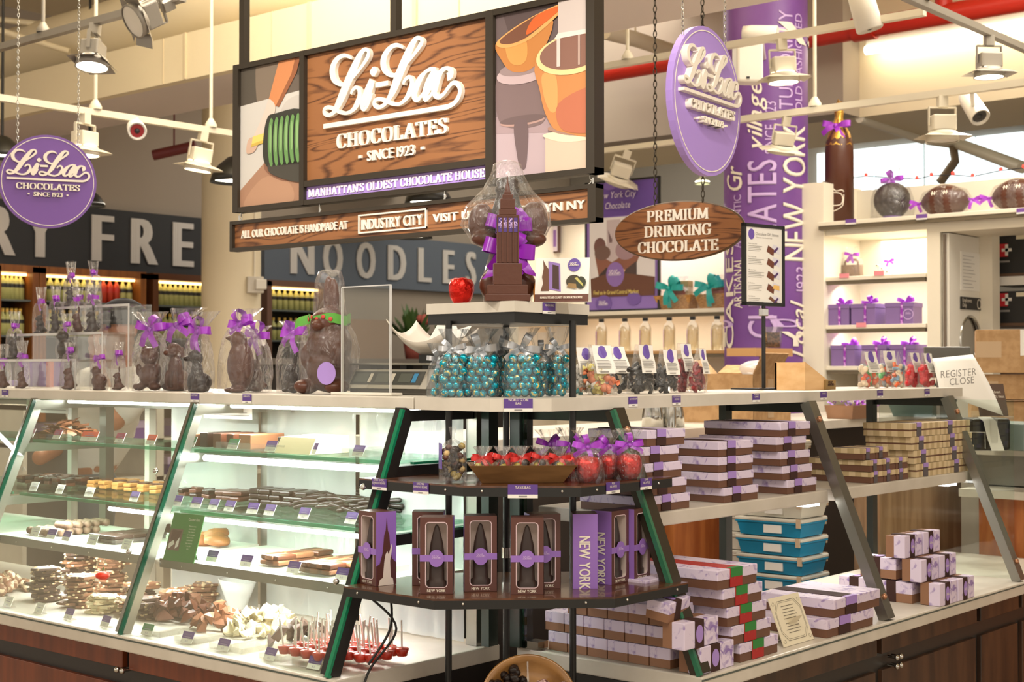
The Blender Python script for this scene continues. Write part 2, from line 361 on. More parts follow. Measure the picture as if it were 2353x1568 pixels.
# concrete beam over the shop, with panel seams
b_ = MB().box(4.87, -2, 3.0, 4.93, 9.49, 3.26); b_.box(4.93, -2, 3.0, 5.50, 9.49, 3.26)
o = struct('beam', b_, [cream, beam_under]); o.data.polygons.foreach_set('material_index', [0, 0, 0, 0, 0, 0, 1, 0, 0, 0, 0, 0])
s_ = MB()
for px in (375, 426, 625, 712, 905, 955, 1055): 
    y = at(px, 180, X=4.87).y; s_.box(4.858, y-.012, 3.0, 4.872, y+.012, 3.26) if px in (426, 712, 955) else s_.box(4.865, y-.003, 3.0, 4.872, y+.003, 3.26)
struct('trim_1', s_, mat('seam_strip', (214, 198, 168), .7))
b2 = MB().box(8.42, -3, 3.0, 9.4, 9.49, 3.98); b2.box(8.36, -3, 3.42, 8.42, 4.2, 3.50); struct('beam.001', b2, cream)
b3 = MB().box(8.2, 4.30, 3.0, 8.42, 9.49, 3.98); struct('beam.002', b3, grey_wall)
d_ = MB().tube([(5.25, -2, 3.52), (5.25, 9.4, 3.52)], .2, 20); o = struct('duct', d_, cream)
tag(o, 'round cream duct running along the top of the beam', 'duct')
# round cream pillar in front of the far wall
p0 = at(532, 500, d=10.6)
struct('column', MB().lathe([(.216, 0), (.216, 3.99)], 32, c=(p0.x, p0.y, 0)), cream)

# purple printed pillar
pc = at(1760, 500, d=8.0); PR = .232
def pcol(nt, b):
    n, r = noisy(nt, b, (112, 66, 142), (126, 78, 156), nscale=2); 
col_o = struct('column.001', MB().lathe([(PR, 0), (PR, 3.99)], 40, c=(pc.x, pc.y, 0)), mat('purple_wrap', (118, 70, 148), .45, fn=pcol))
face = math.atan2(-pc.y, -pc.x)
def ang(px):
    """angle on the pillar where the sight line of photo column px meets it"""
    r = ray(px, 600); r.z = 0; D = Vector((pc.x, pc.y, 0)); rd = r.normalized(); t = rd.dot(D); h2 = (D-rd*t).length
    hit = rd*(t-math.sqrt(max(PR*PR-h2*h2, 1e-6))); return math.atan2(hit.y-pc.y, hit.x-pc.x)
def rowz(y): return EYE+(844-y)/FOC*7.76
lw, ll = MB(), MB()
def wt(dst, s, pa, pb, y0, y1, bold=0., up=True, skew=0.):
    """lettering bent round the pillar between columns pa..pb and rows y0..y1 of the photograph"""
    a0, a1 = ang(pa), ang(pb); z0, z1 = rowz(y0), rowz(y1); arc = (a1-a0)*PR
    t = text(s, arc if up else z1-z0, 1, 0, bold, align='L', skew=skew); k = ((z1-z0) if up else arc)/t.w; out = []
    bm = bmesh.new(); bv = [bm.verts.new(p) for p in t.v]
    for q in t.f: bm.faces.new([bv[i] for i in q])
    for q in range(1, 60):
        c = (0, 0, arc*q/8) if up else (t.w*q/60, 0, 0)
        if up and q > 7: break
        bmesh.ops.bisect_plane(bm, geom=bm.verts[:]+bm.edges[:]+bm.faces[:], plane_co=c, plane_no=(0, 0, 1) if up else (1, 0, 0))
    w0 = t.w; t = MB().frombm(bm)
    for x, y, z in t.v:
        x *= k; a = (a1-z/PR) if up else a0+x/PR; r_ = PR+.003-y*3
        out.append((pc.x+r_*math.cos(a), pc.y+r_*math.sin(a), z0+(x if up else z)))
    t.v = out; dst.join(t)
wt(lw, 'NEW YORK', 1795, 1848, 597, 283, .02); wt(ll, '1923', 1827, 1850, 668, 612); wt(lw, 'Local', 1812, 1846, 822, 702, .01, skew=.3)
wt(ll, 'STUBBORNLY', 1789, 1822, 267, 18); wt(ll, 'OLD FASHIONED', 1827, 1843, 250, 22)
wt(ll, 'CHOCOLATES', 1716, 1784, 777, 367, .015); wt(ll, 'SINCE 1923', 1757, 1784, 352, 231)
wt(lw, 'village', 1716, 1752, 346, 190, .012, skew=.35); wt(lw, 'Gr', 1672, 1706, 437, 380, .012, skew=.3); wt(lw, 'resh', 1667, 1768, 92, 42, .015, False, .3)
wt(ll, 'AUTHENTIC', 1687, 1704, 567, 443, .01); wt(lw, 'ARTISANAL', 1687, 1706, 707, 590, .01); wt(lw, 'CAKES', 1669, 1686, 800, 548, .01)
wt(ll, 'crafted', 1690, 1788, 752, 722, .01, False, .25); wt(lw, 'LIBERTY', 1668, 1794, 796, 760, .02, False)
lt = lw.build('lettering', ivory, col_o); l2 = ll.build('lettering', lilac_ink, col_o)

# white cabinet wall behind the counter: posts, back, niches
WX = 7.0
wl = MB()
wl.box(7.42, 4.2, 0, 7.5, 6.1, 2.36)                      # back of the niche behind the bottles
wl.box(7.02, 5.98, 0, 7.42, 6.1, 2.36)
wl.box(7.40, 3.02, 0, 7.5, 3.90, 2.18)                     # back of the niche with the gift boxes
wl.box(6.98, 3.78, 0, 7.42, 3.92, 2.40)                    # post right of the pillar
wl.box(7.0, 3.13, 0, 7.42, 3.20, 2.155)                    # post left of the door
wl.box(7.36, 1.2, 2.18, 7.46, 3.80, 2.385)                 # board behind the champagne bottle
wl.box(7.0, 1.2, 2.09, 7.42, 3.13, 2.15)                  # header over the doorway
wl.box(7.0, 3.20, 2.11, 7.42, 3.78, 2.15)
wl.box(8.4, 1.2, 0, 8.5, 3.06, 2.2)                        # back wall of the store room
struct('wall_right', wl, white_wall)
def shelf(name, label, x0, y0, y1, zt, th, x1=7.41, m=white_wall, lipm=None):
    o = tag(MB().box(x0, y0, zt-th, x1, y1, zt, bev=.003).build(name, m), label, 'shelf')
    MB().box(x0+.004, y0+.004, zt-th-.02, x0+.03, y1-.004, zt-th-.0005, 0).build('light_rail', mat('rail_brown', (106, 94, 74), .5), o)
    return o
shelf('wall_shelf', 'long top shelf of the white wall carrying the chocolate champagne bottle', 6.95, 1.3, 3.80, 2.18, .022)
shelf('wall_shelf', 'white shelf holding a chocolate purse and shoe', 7.0, 3.21, 3.78, 1.885, .022)
shelf('wall_shelf', 'middle niche shelf holding three lidded purple gift boxes', 7.0, 3.21, 3.78, 1.625, .022)
shelf('wall_shelf', 'lowest niche shelf under the second row of purple gift boxes', 7.0, 3.21, 3.78, 1.405, .022)
shelf('wall_shelf', 'white shelf with the baskets tied in teal and the poster', 7.0, 4.30, 5.97, 1.738, .024)
shelf('wall_shelf', 'shelf with the row of clear black-capped bottles', 7.0, 4.30, 5.97, 1.497, .02, m=mat('shelf_oak', (196, 150, 96), .5))
lamp('niche_light', 'AREA', (7.2, 3.5, 2.10), 1.2, (1, .93, .8), (7.2, 3.5, 0), .5, .3)
lamp('niche_light', 'AREA', (7.12, 3.5, 1.835), .8, (1, .93, .8), (7.3, 3.5, 1.4), .5, .1)
lamp('niche_light', 'AREA', (7.12, 3.5, 1.575), .8, (1, .93, .8), (7.3, 3.5, 1.2), .5, .1)
lamp('niche_light', 'AREA', (7.2, 5.1, 2.34), 3.2, (1, .93, .8), (7.25, 5.1, 0), 1.3, .2)
lamp('niche_light', 'AREA', (7.15, 5.1, 1.70), 1.6, (1, .93, .8), (7.3, 5.1, 0), 1.3, .2)
for i, (px, py) in enumerate(((1955, 509), (2118, 498), (2350, 484))):
    p = at(px, py, X=6.948); t = thing('shelf_tag', ['purple price tag under the champagne bottle on the top shelf', 'purple price tag between the ball and the footballs', 'purple price tag at the far right end of the top shelf'][i], 'price tag', p, -PI/2)
    MB().box(-.03, -.002, -.012, .03, 0, .012).build('card', purple, t); MB().box(-.03, -.003, -.016, .03, 0, -.008).build('price_strip', paper, t)
pink = mat('pink_card', (240, 150, 160), .6)
for i, (px, py, l) in enumerate(((1940, 634, 'pink tag on the shelf under the chocolate purse'), (2020, 628, 'pink tag on the shelf under the chocolate shoe'), (1979, 747, 'pink tag below the purple gift boxes'))):
    p = at(px, py, X=6.998); tag(MB().box(-.028, -.003, -.012, .028, 0, .012).build('shelf_tag', pink, None, p, -PI/2), l, 'price tag')

# employees' door standing open in the white wall
dr = MB().box(-.02, 0, 0, .02, .62, 2.1); 
dt = thing('door_1', 'white employees door standing open beside the gift box shelves', 'door', at(2165, 800, X=7.02)*1, 0); dt.location.z = 0; dt.location.y = 3.09; dt['kind'] = 'structure'
da = 0.0
dt.rotation_euler = (0, 0, da)
door = MB(); ring = [(.26+.13*math.cos(a*PI/16), 1.53+.135*math.sin(a*PI/16)) for a in range(32)]
outer = [(0, 0), (.43, 0), (.43, 2.085), (0, 2.085)]
bm = bmesh.new(); vo = [bm.verts.new((x, z, 0)) for x, z in outer]; vi = [bm.verts.new((x, z, 0)) for x, z in ring]
es = [bm.edges.new((vo[i], vo[(i+1) % 4])) for i in range(4)]+[bm.edges.new((vi[i], vi[(i+1) % 32])) for i in range(32)]
bmesh.ops.triangle_fill(bm, edges=es, use_beauty=True)
r_ = bmesh.ops.extrude_face_region(bm, geom=list(bm.faces)); bmesh.ops.translate(bm, verts=[v for v in r_['geom'] if isinstance(v, bmesh.types.BMVert)], vec=(0, 0, .035))
bmesh.ops.recalc_face_normals(bm, faces=list(bm.faces)); door.frombm(bm); door.xf(XZ)
door.build('panel', white_gloss, dt)
MB().join(MB().tube([(x, 0, z) for x, z in ring+ring[:1]], .008, 6)).build('window_ring', chrome, dt)
MB().prism(ring, .012, .018, M=XZ).build('window_pane', clear('door_pane', (150, 130, 105), .2, haze=.1, hazecol=(90, 70, 50)), dt)
MB().box(.13, -.006, 1.70, .39, 0, 1.765).join(MB()).build('plaque', ink, dt)
pl = text('Employees', .022, .9, align='L').xf(Matrix.Translation((.145, -.0075, 1.738))); pl.join(text('Only', .022, .9, align='L').xf(Matrix.Translation((.145, -.0075, 1.712))))
pl.join(pen([(.355+.022*math.cos(a*PI/8), 1.732+.024*math.sin(a*PI/8)) for a in range(17)], [.005]*17, .0), Matrix.Translation((0, -.008, 0))); pl.build('plaque_lettering', ivory, dt)
ns = MB().box(.14, -.003, 1.80, .38, 0, 2.0); nt_ = ns.build('notice', paper, dt); nl = MB()
for i in range(10): nl.box(.16, -.0045, 1.815+i*.018, .16+R.uniform(.1, .2), -.0035, 1.817+i*.018)
nl.build('notice_lines', mat('grey_ink', (150, 146, 142), .7), dt)
MB().tube([(-.008, .02, .1), (-.008, .02, 2.08)], .008, 8).build('hinge', mat('hinge_brown', (110, 96, 82), .5), dt)

# far windows beyond the low wall, on the right
fw = MB()
fx = 12.0
struct('wall_far', MB().box(fx, -6, 0, fx+.1, 9.49, 3.98), mat('far_wall', (150, 146, 140), .7))
for i, (a, b) in enumerate(((1880, 2010), (2015, 2120), (2128, 2240), (2246, 2353))):
    A, B = at(a, 398, X=fx-.03), at(b, 338, X=fx-.03)
    o = tag(MB().box(fx-.05, min(A.y, B.y), 2.5, fx-.02, max(A.y, B.y), 3.38).build('window_%d' % (i+1), mat('daylight', (226, 240, 244), emit=.9)), 'bright window', 'window'); o['kind'] = 'structure'
pp = thing('service_pipe', 'thick white pipe crossing in front of the far windows', 'pipe')
MB().tube([at(2130, 320, d=11), at(2200, 330, d=11), at(2350, 385, d=10)], .045, 10).build('run', white_wall, pp)
MB().tube([at(2190, 335, d=11), at(2195, 370, d=11), at(2160, 420, d=11)], .035, 10).build('elbow', mat('tan_pipe', (140, 120, 96), .5), pp)
for i, (px, py, h) in enumerate(((1985, 375, .5), (2085, 385, .3))):
    p = at(px, 430, d=11.5); tag(MB().box(p.x-.12, p.y-.12, 0, p.x+.12, p.y+.12, 2.3+h).build('hall_banner', mat('dark_green_print', (58, 62, 52), .6, fn=N((20, 24, 20), (120, 124, 112), nscale=16, lo=.5, hi=.6))), ['dark printed banner post beyond the white wall', 'dark box on the far side of the white wall'][i], 'banner')
gl = thing('string_lights', 'string of small red lights along the top of the white wall', 'lights')
pts = [at(x, y, X=7.38) for x, y in ((1890, 418), (1990, 405), (2107, 412), (2140, 404), (2190, 402), (2235, 406), (2300, 392), (2353, 386))]
MB().tube(pts, .003, 5).build('wire', ink, gl)
red_bulb = mat('red_bulb', (255, 60, 50), .3, emit=.8); bm_ = MB().ball((0, 0, 0), .011, 8).mesh('bulb', red_bulb)
for p in pts[1:]: obj('bulb', bm_, gl, p+Vector((0, 0, .008)))

# long fluorescent fixture, red sprinkler pipes
ft = thing('fluorescent_fixture', 'long glowing fluorescent batten under the cream bulkhead', 'light')
A, B = at(1995, 118, X=8.33), at(2420, 48, X=8.33)
MB().bar(A+Vector((0, 0, .05)), B+Vector((0, 0, .05)), .06, .04).build('housing', white_gloss, ft); MB().tube([A+Vector((-.03, 0, .0)), B+Vector((-.03, 0, 0))], .028, 8).build('tube', tube_glow, ft)
A, B = at(1370, 172, X=7.9), at(2420, -10, X=7.9)
rp = thing('sprinkler_pipe', 'thick red sprinkler pipe crossing behind the track lights', 'pipe')
MB().tube([A, B], .062, 16).build('run', red_pipe_m, rp); m_ = A.lerp(B, .8); MB().tube([m_+Vector((0, 0, 0)), m_+Vector((0, 0, .6))], .05, 12).build('riser', red_pipe_m, rp)
for k in (.25, .62): q = A.lerp(B, k); MB().tube([q, q+(B-A).normalized()*.14], .074, 14).build('coupling', red_pipe_m, rp)
h_ = at(400, 346, d=9.5)
tag(MB().tube([at(352, 357, d=9.5), at(450, 335, d=9.5)], .035, 12).tube([h_, (h_.x, h_.y, 3.99)], .006, 6).build('sprinkler_pipe', dark_red), 'short dark red pipe end near the left cream pillar', 'pipe')
for i, (a, b, dd, rr) in enumerate((((0, 45), (92, 55), 9.5, .02), ((0, 70), (160, 118), 9, .02))):
    tag(MB().tube([at(*a, d=dd), at(*b, d=dd)], rr, 8).build('conduit_pipe', cream), ['upper thin cream conduit at the top left corner', 'lower thin cream conduit at the top left corner'][i], 'pipe')
tag(MB().tube([at(1975, 272, d=9.2), at(2120, 322, d=10)], .03, 10).build('conduit_pipe', white_wall), 'pale conduit slanting under the right bulkhead', 'pipe')
h_ = at(1460, 90, d=8.4)
tag(MB().tube([h_, (h_.x, h_.y, 3.99)], .006, 6).tube([at(1388, 72, d=8), at(1460, 90, d=8.4), at(1545, 118, d=8.8)], .045, 10).build('flexible_duct', mat('duct_tan', (196, 182, 158), .6)), 'bent tan duct above the white track right of the big sign', 'duct')

# lighting tracks with their drop rods
def track(label, a, b, X=None, Y=None, z=2.9, m=track_white, rods=(.2, .8), wd=.035):
    P = []
    for q in (a, b):
        P.append(at(*q, X=X) if X else at(*q, Y=Y))
        P[-1].z = z
    t = thing('lighting_track', label, 'lighting track')
    MB().bar(P[0], P[1], wd, .03).build('rail', m, t)
    for k in rods:
        q = P[0].lerp(P[1], k); MB().tube([q+Vector((0, 0, .015)), Vector((q.x, q.y, 4.0))], .009, 8).build('drop_rod', m, t); MB().lathe([(.03, .015), (.03, .03), (.012, .06)], 12, c=q).build('rod_cap', m, t)
    return P
TD = track('grey lighting track rising across the top left corner', (-60, 127), (420, -10), X=3.54, m=track_grey, rods=(.37,))
TE = track('cream lighting track running behind the round purple sign at left', (-60, 216), (560, 311), Y=5.9, z=2.6, rods=(.41, .86))
TA = track('white lighting track in front of the red pipe at right', (1378, 157), (2125, 25), X=5.73, m=track_white, rods=(.1,))
TB = track('long lower white track passing in front of the purple pillar', (1690, 278), (2420, 182), X=6.0, z=2.6, rods=(.28,))
TC = track('grey track slanting down through the top right corner', (2080, -14), (2420, 138), Y=2.57, m=track_grey, rods=(.1,))
TF = track('faint cream track below the beam right of the big sign', (1378, 319), (1560, 291), X=6.9, z=2.7, rods=())

def head_proto(label, loc, m, on, tilt=0., rz=0., s=1., tip=0.):
    t = thing('track_light', label, 'track light', loc, (tip, tilt, rz)); t.scale = (s,)*3
    MB().box(-.02, -.02, -.05, .02, .02, 0).build('adapter', m, t)
    MB().bar((-.06, 0, -.05), (.06, 0, -.05), .012, .008).bar((-.06, 0, -.05), (-.06, 0, -.13), .004, .016).bar((.06, 0, -.05), (.06, 0, -.13), .004, .016).build('yoke', m, t)
    MB().box(-.052, -.04, -.155, .052, .04, -.085, bev=.006).build('housing', m, t)
    MB().lathe([(.055, -.155), (.068, -.165), (.072, -.20), (.066, -.20)], 20).build('reflector', m, t)
    q = MB(); q.add([(-.06, -.055, -.168), (.06, -.055, -.168), (.105, -.075, -.182), (-.105, -.075, -.182)], [(0, 1, 2, 3)]); q.add([(-.06, .055, -.168), (.06, .055, -.168), (.105, .075, -.182), (-.105, .075, -.182)], [(0, 1, 2, 3)])
    q.add([(.06, -.055, -.168), (.06, .055, -.168), (.115, .06, -.185), (.115, -.06, -.185)], [(0, 1, 2, 3)]); q.add([(-.06, -.055, -.168), (-.06, .055, -.168), (-.115, .06, -.185), (-.115, -.06, -.185)], [(0, 1, 2, 3)])
    q.build('barn_door', m, t)
    MB().lathe([(0, -.196), (.066, -.196)], 20).build('lens', glow if on else white_gloss, t)
    return t
def on_line(P, px):
    best = min(range(401), key=lambda k: abs(proj_x(P[0].lerp(P[1], k/400))-px)); return P[0].lerp(P[1], best/400)
def proj_x(p):
    x, d = p.x*cy-p.y*sy, p.x*sy+p.y*cy; return 1176.5+FOC*x/d
lamps = [(TD, 216, 'lit grey track light hanging at the top left', track_grey, 1, .18, .6, 1.0, 0), (TD, 392, 'grey track light turned away, its back to the beam', track_grey, 0, .95, .4, 1.0, .5),
         (TE, 193, 'lit white track light above the round purple sign', track_white, 1, .0, .2, 1.0, 0), (TE, 466, 'lit white track light left of the big wooden sign', track_white, 1, .12, -.2, 1.0, .1),
         (TA, 1797, 'lit white track light in front of the purple pillar, upper one', track_white, 1, -.05, -.75, 1.0, 0), (TC, 2277, 'lit grey track light at the top right', track_grey, 1, 0, -.75, .95, 0),
         (TB, 1810, 'white track light on the lower rail before the purple pillar', track_white, 0, .1, -.8, .9, .3), (TB, 2168, 'white unlit track light left of the round camera', track_white, 0, 0, -.8, 1., 0),
         (TF, 1445, 'cream track light in shade right of the big sign', track_white, 0, .3, -.8, 1.1, .4)]
for P, px, l, m, on, tilt, rz, s, tip in lamps:
    q = on_line(P, px); head_proto(l, q+Vector((0, 0, -.012)), m, on, tilt, rz, s, tip)
    if on: lamp('track_spot', 'SPOT', q+Vector((0, 0, -.24)), 30, (1, .94, .84), (q.x*.82, q.y*.8, .9), .05, spot=100, blend=.8)
# security cameras and speaker
def bullet(label, p, to, s=1., red=False):
    t = thing('security_camera', label, 'camera', p); t.rotation_euler = (Vector(to)-Vector(p)).to_track_quat('Z', 'Y').to_euler(); t.scale = (s,)*3
    MB().lathe([(0, -.09), (.036, -.09), (.042, -.05), (.045, .08), (.04, .085), (.034, .07), (0, .068)], 20).build('body', white_gloss, t)
    MB().lathe([(0, .072), (.032, .072)], 16).build('lens_ring', mat('lens_red', (150, 40, 44), .3) if red else mat('lens_dark', (70, 68, 66), .3), t)
    MB().ball((0, 0, .07), .014, 10).build('lens', ink, t)
    return t
def stem(t, h, dx=0, dy=0):
    M = t.rotation_euler.to_matrix().inverted(); MB().tube([(0, 0, 0), M @ Vector((dx, dy, h))/t.scale.x], .011, 8).build('stem', white_gloss, t)
q = at(313, 296, d=6.6); cam1 = bullet('white bullet camera with a red lens ring, left', q, q+Vector((-.6, -1, -.35)), .95, True)
e_ = on_line(TE, 313); stem(cam1, e_.z-q.z, e_.x-q.x, e_.y-q.y)
q = at(2237, 246, d=6.5); c2 = bullet('round white camera hanging from the lower right track', q, q+Vector((-.45, -.6, -.75)), 1.)
e_ = on_line(TB, 2237); stem(c2, e_.z-q.z-.01, e_.x-q.x, e_.y-q.y)
q = at(1984, 14, d=6.2); c3 = bullet('grey camera cut by the top edge of the frame', q, q+Vector((.2, -.2, -1)), 1.3)
stem(c3, 3.99-q.z)
q = at(1748, 78, d=7.2); c4 = bullet('white camera on the upper end of the purple pillar', q, q+Vector((.3, -.8, -.1)), 1.)
stem(c4, 0, (pc.x-q.x)*.74, (pc.y-q.y)*.74)
q = at(1718, 145, d=6.9); sp_ = thing('wall_speaker', 'white box speaker mounted by the purple pillar', 'speaker', q, -.75)
MB().box(-.065, -.05, -.1, .065, .05, .1, bev=.012).build('cabinet', white_gloss, sp_); MB().box(-.02, -.054, -.085, -.005, -.05, -.075).build('badge', ink, sp_)
# pendant lamps far back
def pendant(label, p, r, m=black_metal):
    t = thing('pendant_lamp', label, 'pendant lamp', p)
    MB().lathe([(.02, r*1.0), (r*.35, r*.92), (r*.72, r*.6), (r*.93, r*.25), (r, 0), (r*.97, 0), (r*.9, r*.25), (r*.68, r*.55), (0, r*.85)], 24).build('shade', m, t)
    MB().lathe([(0, .02), (r*.95, .02)], 24).build('glowing_mouth', glow, t)
    MB().tube([(0, 0, r), (0, 0, 3.98-p.z)], .008, 6).build('cord', ink, t)
pendant('black dome pendant lamp beside the big wooden sign', at(545, 420, d=8.2), .155); pendant('black dome pendant lamp half behind the round purple sign', at(205, 475, d=9.0), .10)
pendant('dark pendant lamp cut off at the left edge', at(5, 362, d=8.0), .12); pendant('small pale pendant lamp above the oval wooden sign', at(1614, 424, d=9.5), .05, mat('pale_lamp', (200, 206, 170), .5))
pendant('dark pendant lamp seen between the two hanging boards', at(985, 468, d=9.5), .16); pendant('white-mouthed pendant lamp under the lower board', at(948, 548, d=10), .14)

# ================================================================ far stall: dark fascia boards, bottle cabinets
fas = mat('charcoal_board', (52, 54, 58), .6); fas2 = mat('slate_board', (104, 114, 128), .6); lett = mat('grey_letters', (224, 220, 216), .6)
FY = 9.44
def fascia(label, x0, x1, m, words):
    t = thing('fascia_sign', label, 'sign')
    MB().box(x0, FY, 2.12, x1, 9.5, 2.60).build('board', m, t)
    for s, px, h, sx, bold in words:
        p = at(px, 570, Y=FY-.012); text(s, h, sx, .012, bold).xf(Matrix.Translation((p.x, p.y+.008, 2.2))).build('lettering', lett, t)
xa, xb, xc = at(-60, 500, Y=FY).x, at(470, 500, Y=FY).x, at(608, 600, Y=FY).x
fascia('charcoal fascia board lettered RY FRE behind the left counter', xa, xb, fas, [('R', 0, .37, 0.74, .05), ('Y', 92, .37, 0.74, .05), ('F', 236, .37, 0.81, .05), ('R', 332, .37, 0.77, .05), ('E', 421, .37, 0.79, .05)])
xd = at(1110, 600, Y=FY).x
fascia('slate fascia board lettered NOODLES beyond the scale', xc, xd+.15, fas2, [('N', 695, .34, 0.78, .05), ('O', 765, .34, 0.59, .05), ('O', 841, .34, 0.59, .05), ('D', 912, .34, 0.68, .05), ('L', 976, .34, 0.74, .05), ('E', 1031, .34, 0.68, .05), ('S', 1082, .34, 0.65, .05)])

bt = None
def bottle(label, loc, body, lab):
    t = thing('drink_bottle', label, 'bottle', loc, 0, 'bottles in the far cabinets')
    MB().lathe([(0, 0), (.027, 0), (.027, .115), (.022, .135), (.010, .155), (.010, .17)], 10).build('body', body, t)
    MB().lathe([(.0275, .085), (.0275, .112)], 10).build('label', lab, t); MB().lathe([(.012, .165), (.012, .19), (0, .19)], 8).build('cap', mat('yellow_cap', (236, 196, 96), .5), t)
    return t
b_y = mat('bottle_lemon', (196, 196, 128), .3); b_w = mat('bottle_clear', (200, 204, 196), .3); b_r = mat('bottle_red', (190, 60, 40), .3)
lab_d = mat('bottle_band', (50, 50, 48), .5); lab_r = mat('bottle_band_red', (196, 50, 40), .5)
def cabinet(label, pl, pr, n, where, rows=2, red=None, m=cabinet_wood):
    x0, x1 = at(pl, 650, Y=9.2).x, at(pr, 650, Y=9.2).x
    t = thing('bottle_cabinet', label, 'cabinet', (x0, 9.1, 0)); wd = x1-x0
    MB().box(0, .30, .2, wd, .33, 2.10).build('back', mat('cabinet_back', (62, 56, 46), .6), t)
    fr = MB().box(0, 0, .2, .05, .33, 2.1).box(wd-.05, 0, .2, wd, .33, 2.1).box(0, 0, 2.06, wd, .33, 2.11); fr.build('frame', m, t)
    for z in (1.62, 1.87): MB().box(.05, .02, z-.012, wd-.05, .3, z).build('shelf', mat('shelf_grey', (96, 104, 104), .4), t)
    MB().box(.06, .06, 2.04, wd-.06, .09, 2.055).build('light_strip', mat('warm_strip', (255, 214, 140), emit=2.5), t)
    for z, wz in zip((1.87, 1.62), ('upper', 'lower')):
        for i in range(n):
            isr = red and red[0] <= i < red[1] and z > 1.8
            x = x0+.085+(wd-.17)*i/(n-1); l = f'{"red" if isr else "pale"} bottle in the {wz} row of the {where}'
            key = ('r' if isr else 'w')
            if key not in BT: BT[key] = bottle(l, (x, 9.2, z), b_r if isr else b_y, lab_r if isr else lab_d)
            else: dup(BT[key], (x, 9.2, z), 0, l)
BT = {}
cabinet('wooden bottle cabinet cut by the left edge of the frame', -30, 72, 6, 'wooden cabinet at the left edge')
cabinet('wide wooden bottle cabinet behind the chocolate rabbits', 74, 318, 14, 'wide cabinet behind the rabbits', red=(9, 12))
cabinet('dark wooden bottle cabinet left of the cream pillar', 334, 480, 10, 'cabinet beside the cream pillar', m=mat('cabinet_dark', (96, 54, 24), .5))
cabinet('bottle fridge under the slate fascia', 596, 736, 9, 'fridge right of the cream pillar', m=mat('fridge_frame', (110, 80, 66), .5))
q = at(586, 655, d=10.46); eb = thing('junction_box', 'grey electrical box with a breaker on the cream pillar', 'electrical box', q, -.5)
MB().box(-.06, -.03, -.06, .06, .06, .06, bev=.006).build('box', white_lam, eb); MB().box(-.005, -.06, -.035, .075, -.03, .04, bev=.008).build('breaker', white_gloss, eb)
MB().tube([(0, .02, .06), (.0, .03, .4), (.01, .04, .8)], .006, 6).build('conduit', white_wall, eb)
q = at(594, 775, d=10.50); tag(MB().box(-.05, -.04, -.06, .05, .06, .06, bev=.008).build('wall_dispenser', white_gloss, None, q, -.6), 'white plastic dispenser low on the cream pillar', 'dispenser')
# dark stall counter and things seen behind the scale
sc_ = thing('stall_counter', 'dark counter of the far stall behind the ledge', 'counter'); x0 = at(590, 800, Y=8.78).x
MB().box(x0, 8.78, 0, 11.9, 9.06, 1.42).build('body', mat('dark_counter', (52, 46, 42), .5), sc_); MB().box(x0-.05, 8.72, 1.42, 11.9, 9.08, 1.47).build('top', mat('counter_top', (120, 112, 104), .4), sc_)
q = at(805, 790, Y=8.9); tag(MB().box(q.x-.28, q.y-.1, 1.47, q.x+.35, q.y+.1, 1.80).build('storage_box', mat('tan_box', (150, 122, 96), .7)), 'tan box on the far counter seen through the acrylic guard', 'box')
q = at(950, 740, Y=8.9); pt = thing('potted_plant', 'green leafy plant on the far stall counter', 'plant', (q.x, q.y, 1.47))
MB().lathe([(0, 0), (.07, 0), (.09, .15), (.08, .15), (0, .13)], 14).build('pot', mat('terracotta', (170, 90, 80), .7), pt)
lf = MB()
for i in range(70):
    a, e, l = R.uniform(0, 2*PI), R.uniform(.35, 1.5), R.uniform(.14, .38); d = Vector((math.cos(a)*math.cos(e), math.sin(a)*math.cos(e), math.sin(e))); sd = d.cross(Vector((0, 0, 1))).normalized()
    lf.strip([Vector((0, 0, .13))+d*l*k for k in (.2, .5, .8, 1)], [.01, .05, .05, .005], sd)
lf.build('leaves', mat('leaf_green', (84, 116, 62), .5), pt)
for i, (px, py, c, l, r) in enumerate(((975, 735, (226, 120, 110), 'pink flower head beside the far plant', .05), (1000, 715, (214, 190, 200), 'pale bloom right of the far plant', .05))):
    q = at(px, py, Y=8.84); ft_ = thing('cut_flower', l, 'flower', q); MB().ball((0, 0, 0), r, 10).ball((r*.8, 0, .02), r*.7, 8).ball((-r*.7, .02, .01), r*.7, 8).build('bloom', mat('bloom%d' % i, c, .7), ft_); MB().tube([(0, 0, -.02), (.02, 0, 1.47-q.z)], .006, 5).build('stem', mat('leaf_green'), ft_)

# stock shelf behind the left end of the case
ss = thing('stock_shelf', 'white stock shelf behind the left end of the glass case', 'shelf', (4.0, 5.75, 0))
for z in (.88, 1.06, 1.23): MB().box(-.6, 0, z-.02, .9, .35, z).build('board', white_lam, ss)
for x in (-.6, .1, .86): MB().box(x, 0, 0, x+.04, .35, 1.23).build('upright', white_lam, ss)
for i, (x, z, c, l) in enumerate(((-.45, 1.0605, deep_purple, 'flat dark purple box on the stock shelf, left'), (-.12, 1.0605, purple, 'purple box on the stock shelf, middle'), (.30, 1.0605, lilac, 'lilac box on the stock shelf, right'), (-.4, .8805, mat('maroon_box', (92, 48, 50), .5), 'maroon box on the lower board of the stock shelf'), (.2, .8805, deep_purple, 'dark purple box on the lower board of the stock shelf'))):
    t = thing('stock_box', l, 'box', (4.0+x, 5.80, z)); MB().box(0, 0, 0, .24, .22, .075).build('base', c, t); MB().box(-.003, -.003, .05, .243, .223, .085).build('lid', mat('stock_lid', (190, 170, 206), .5), t)
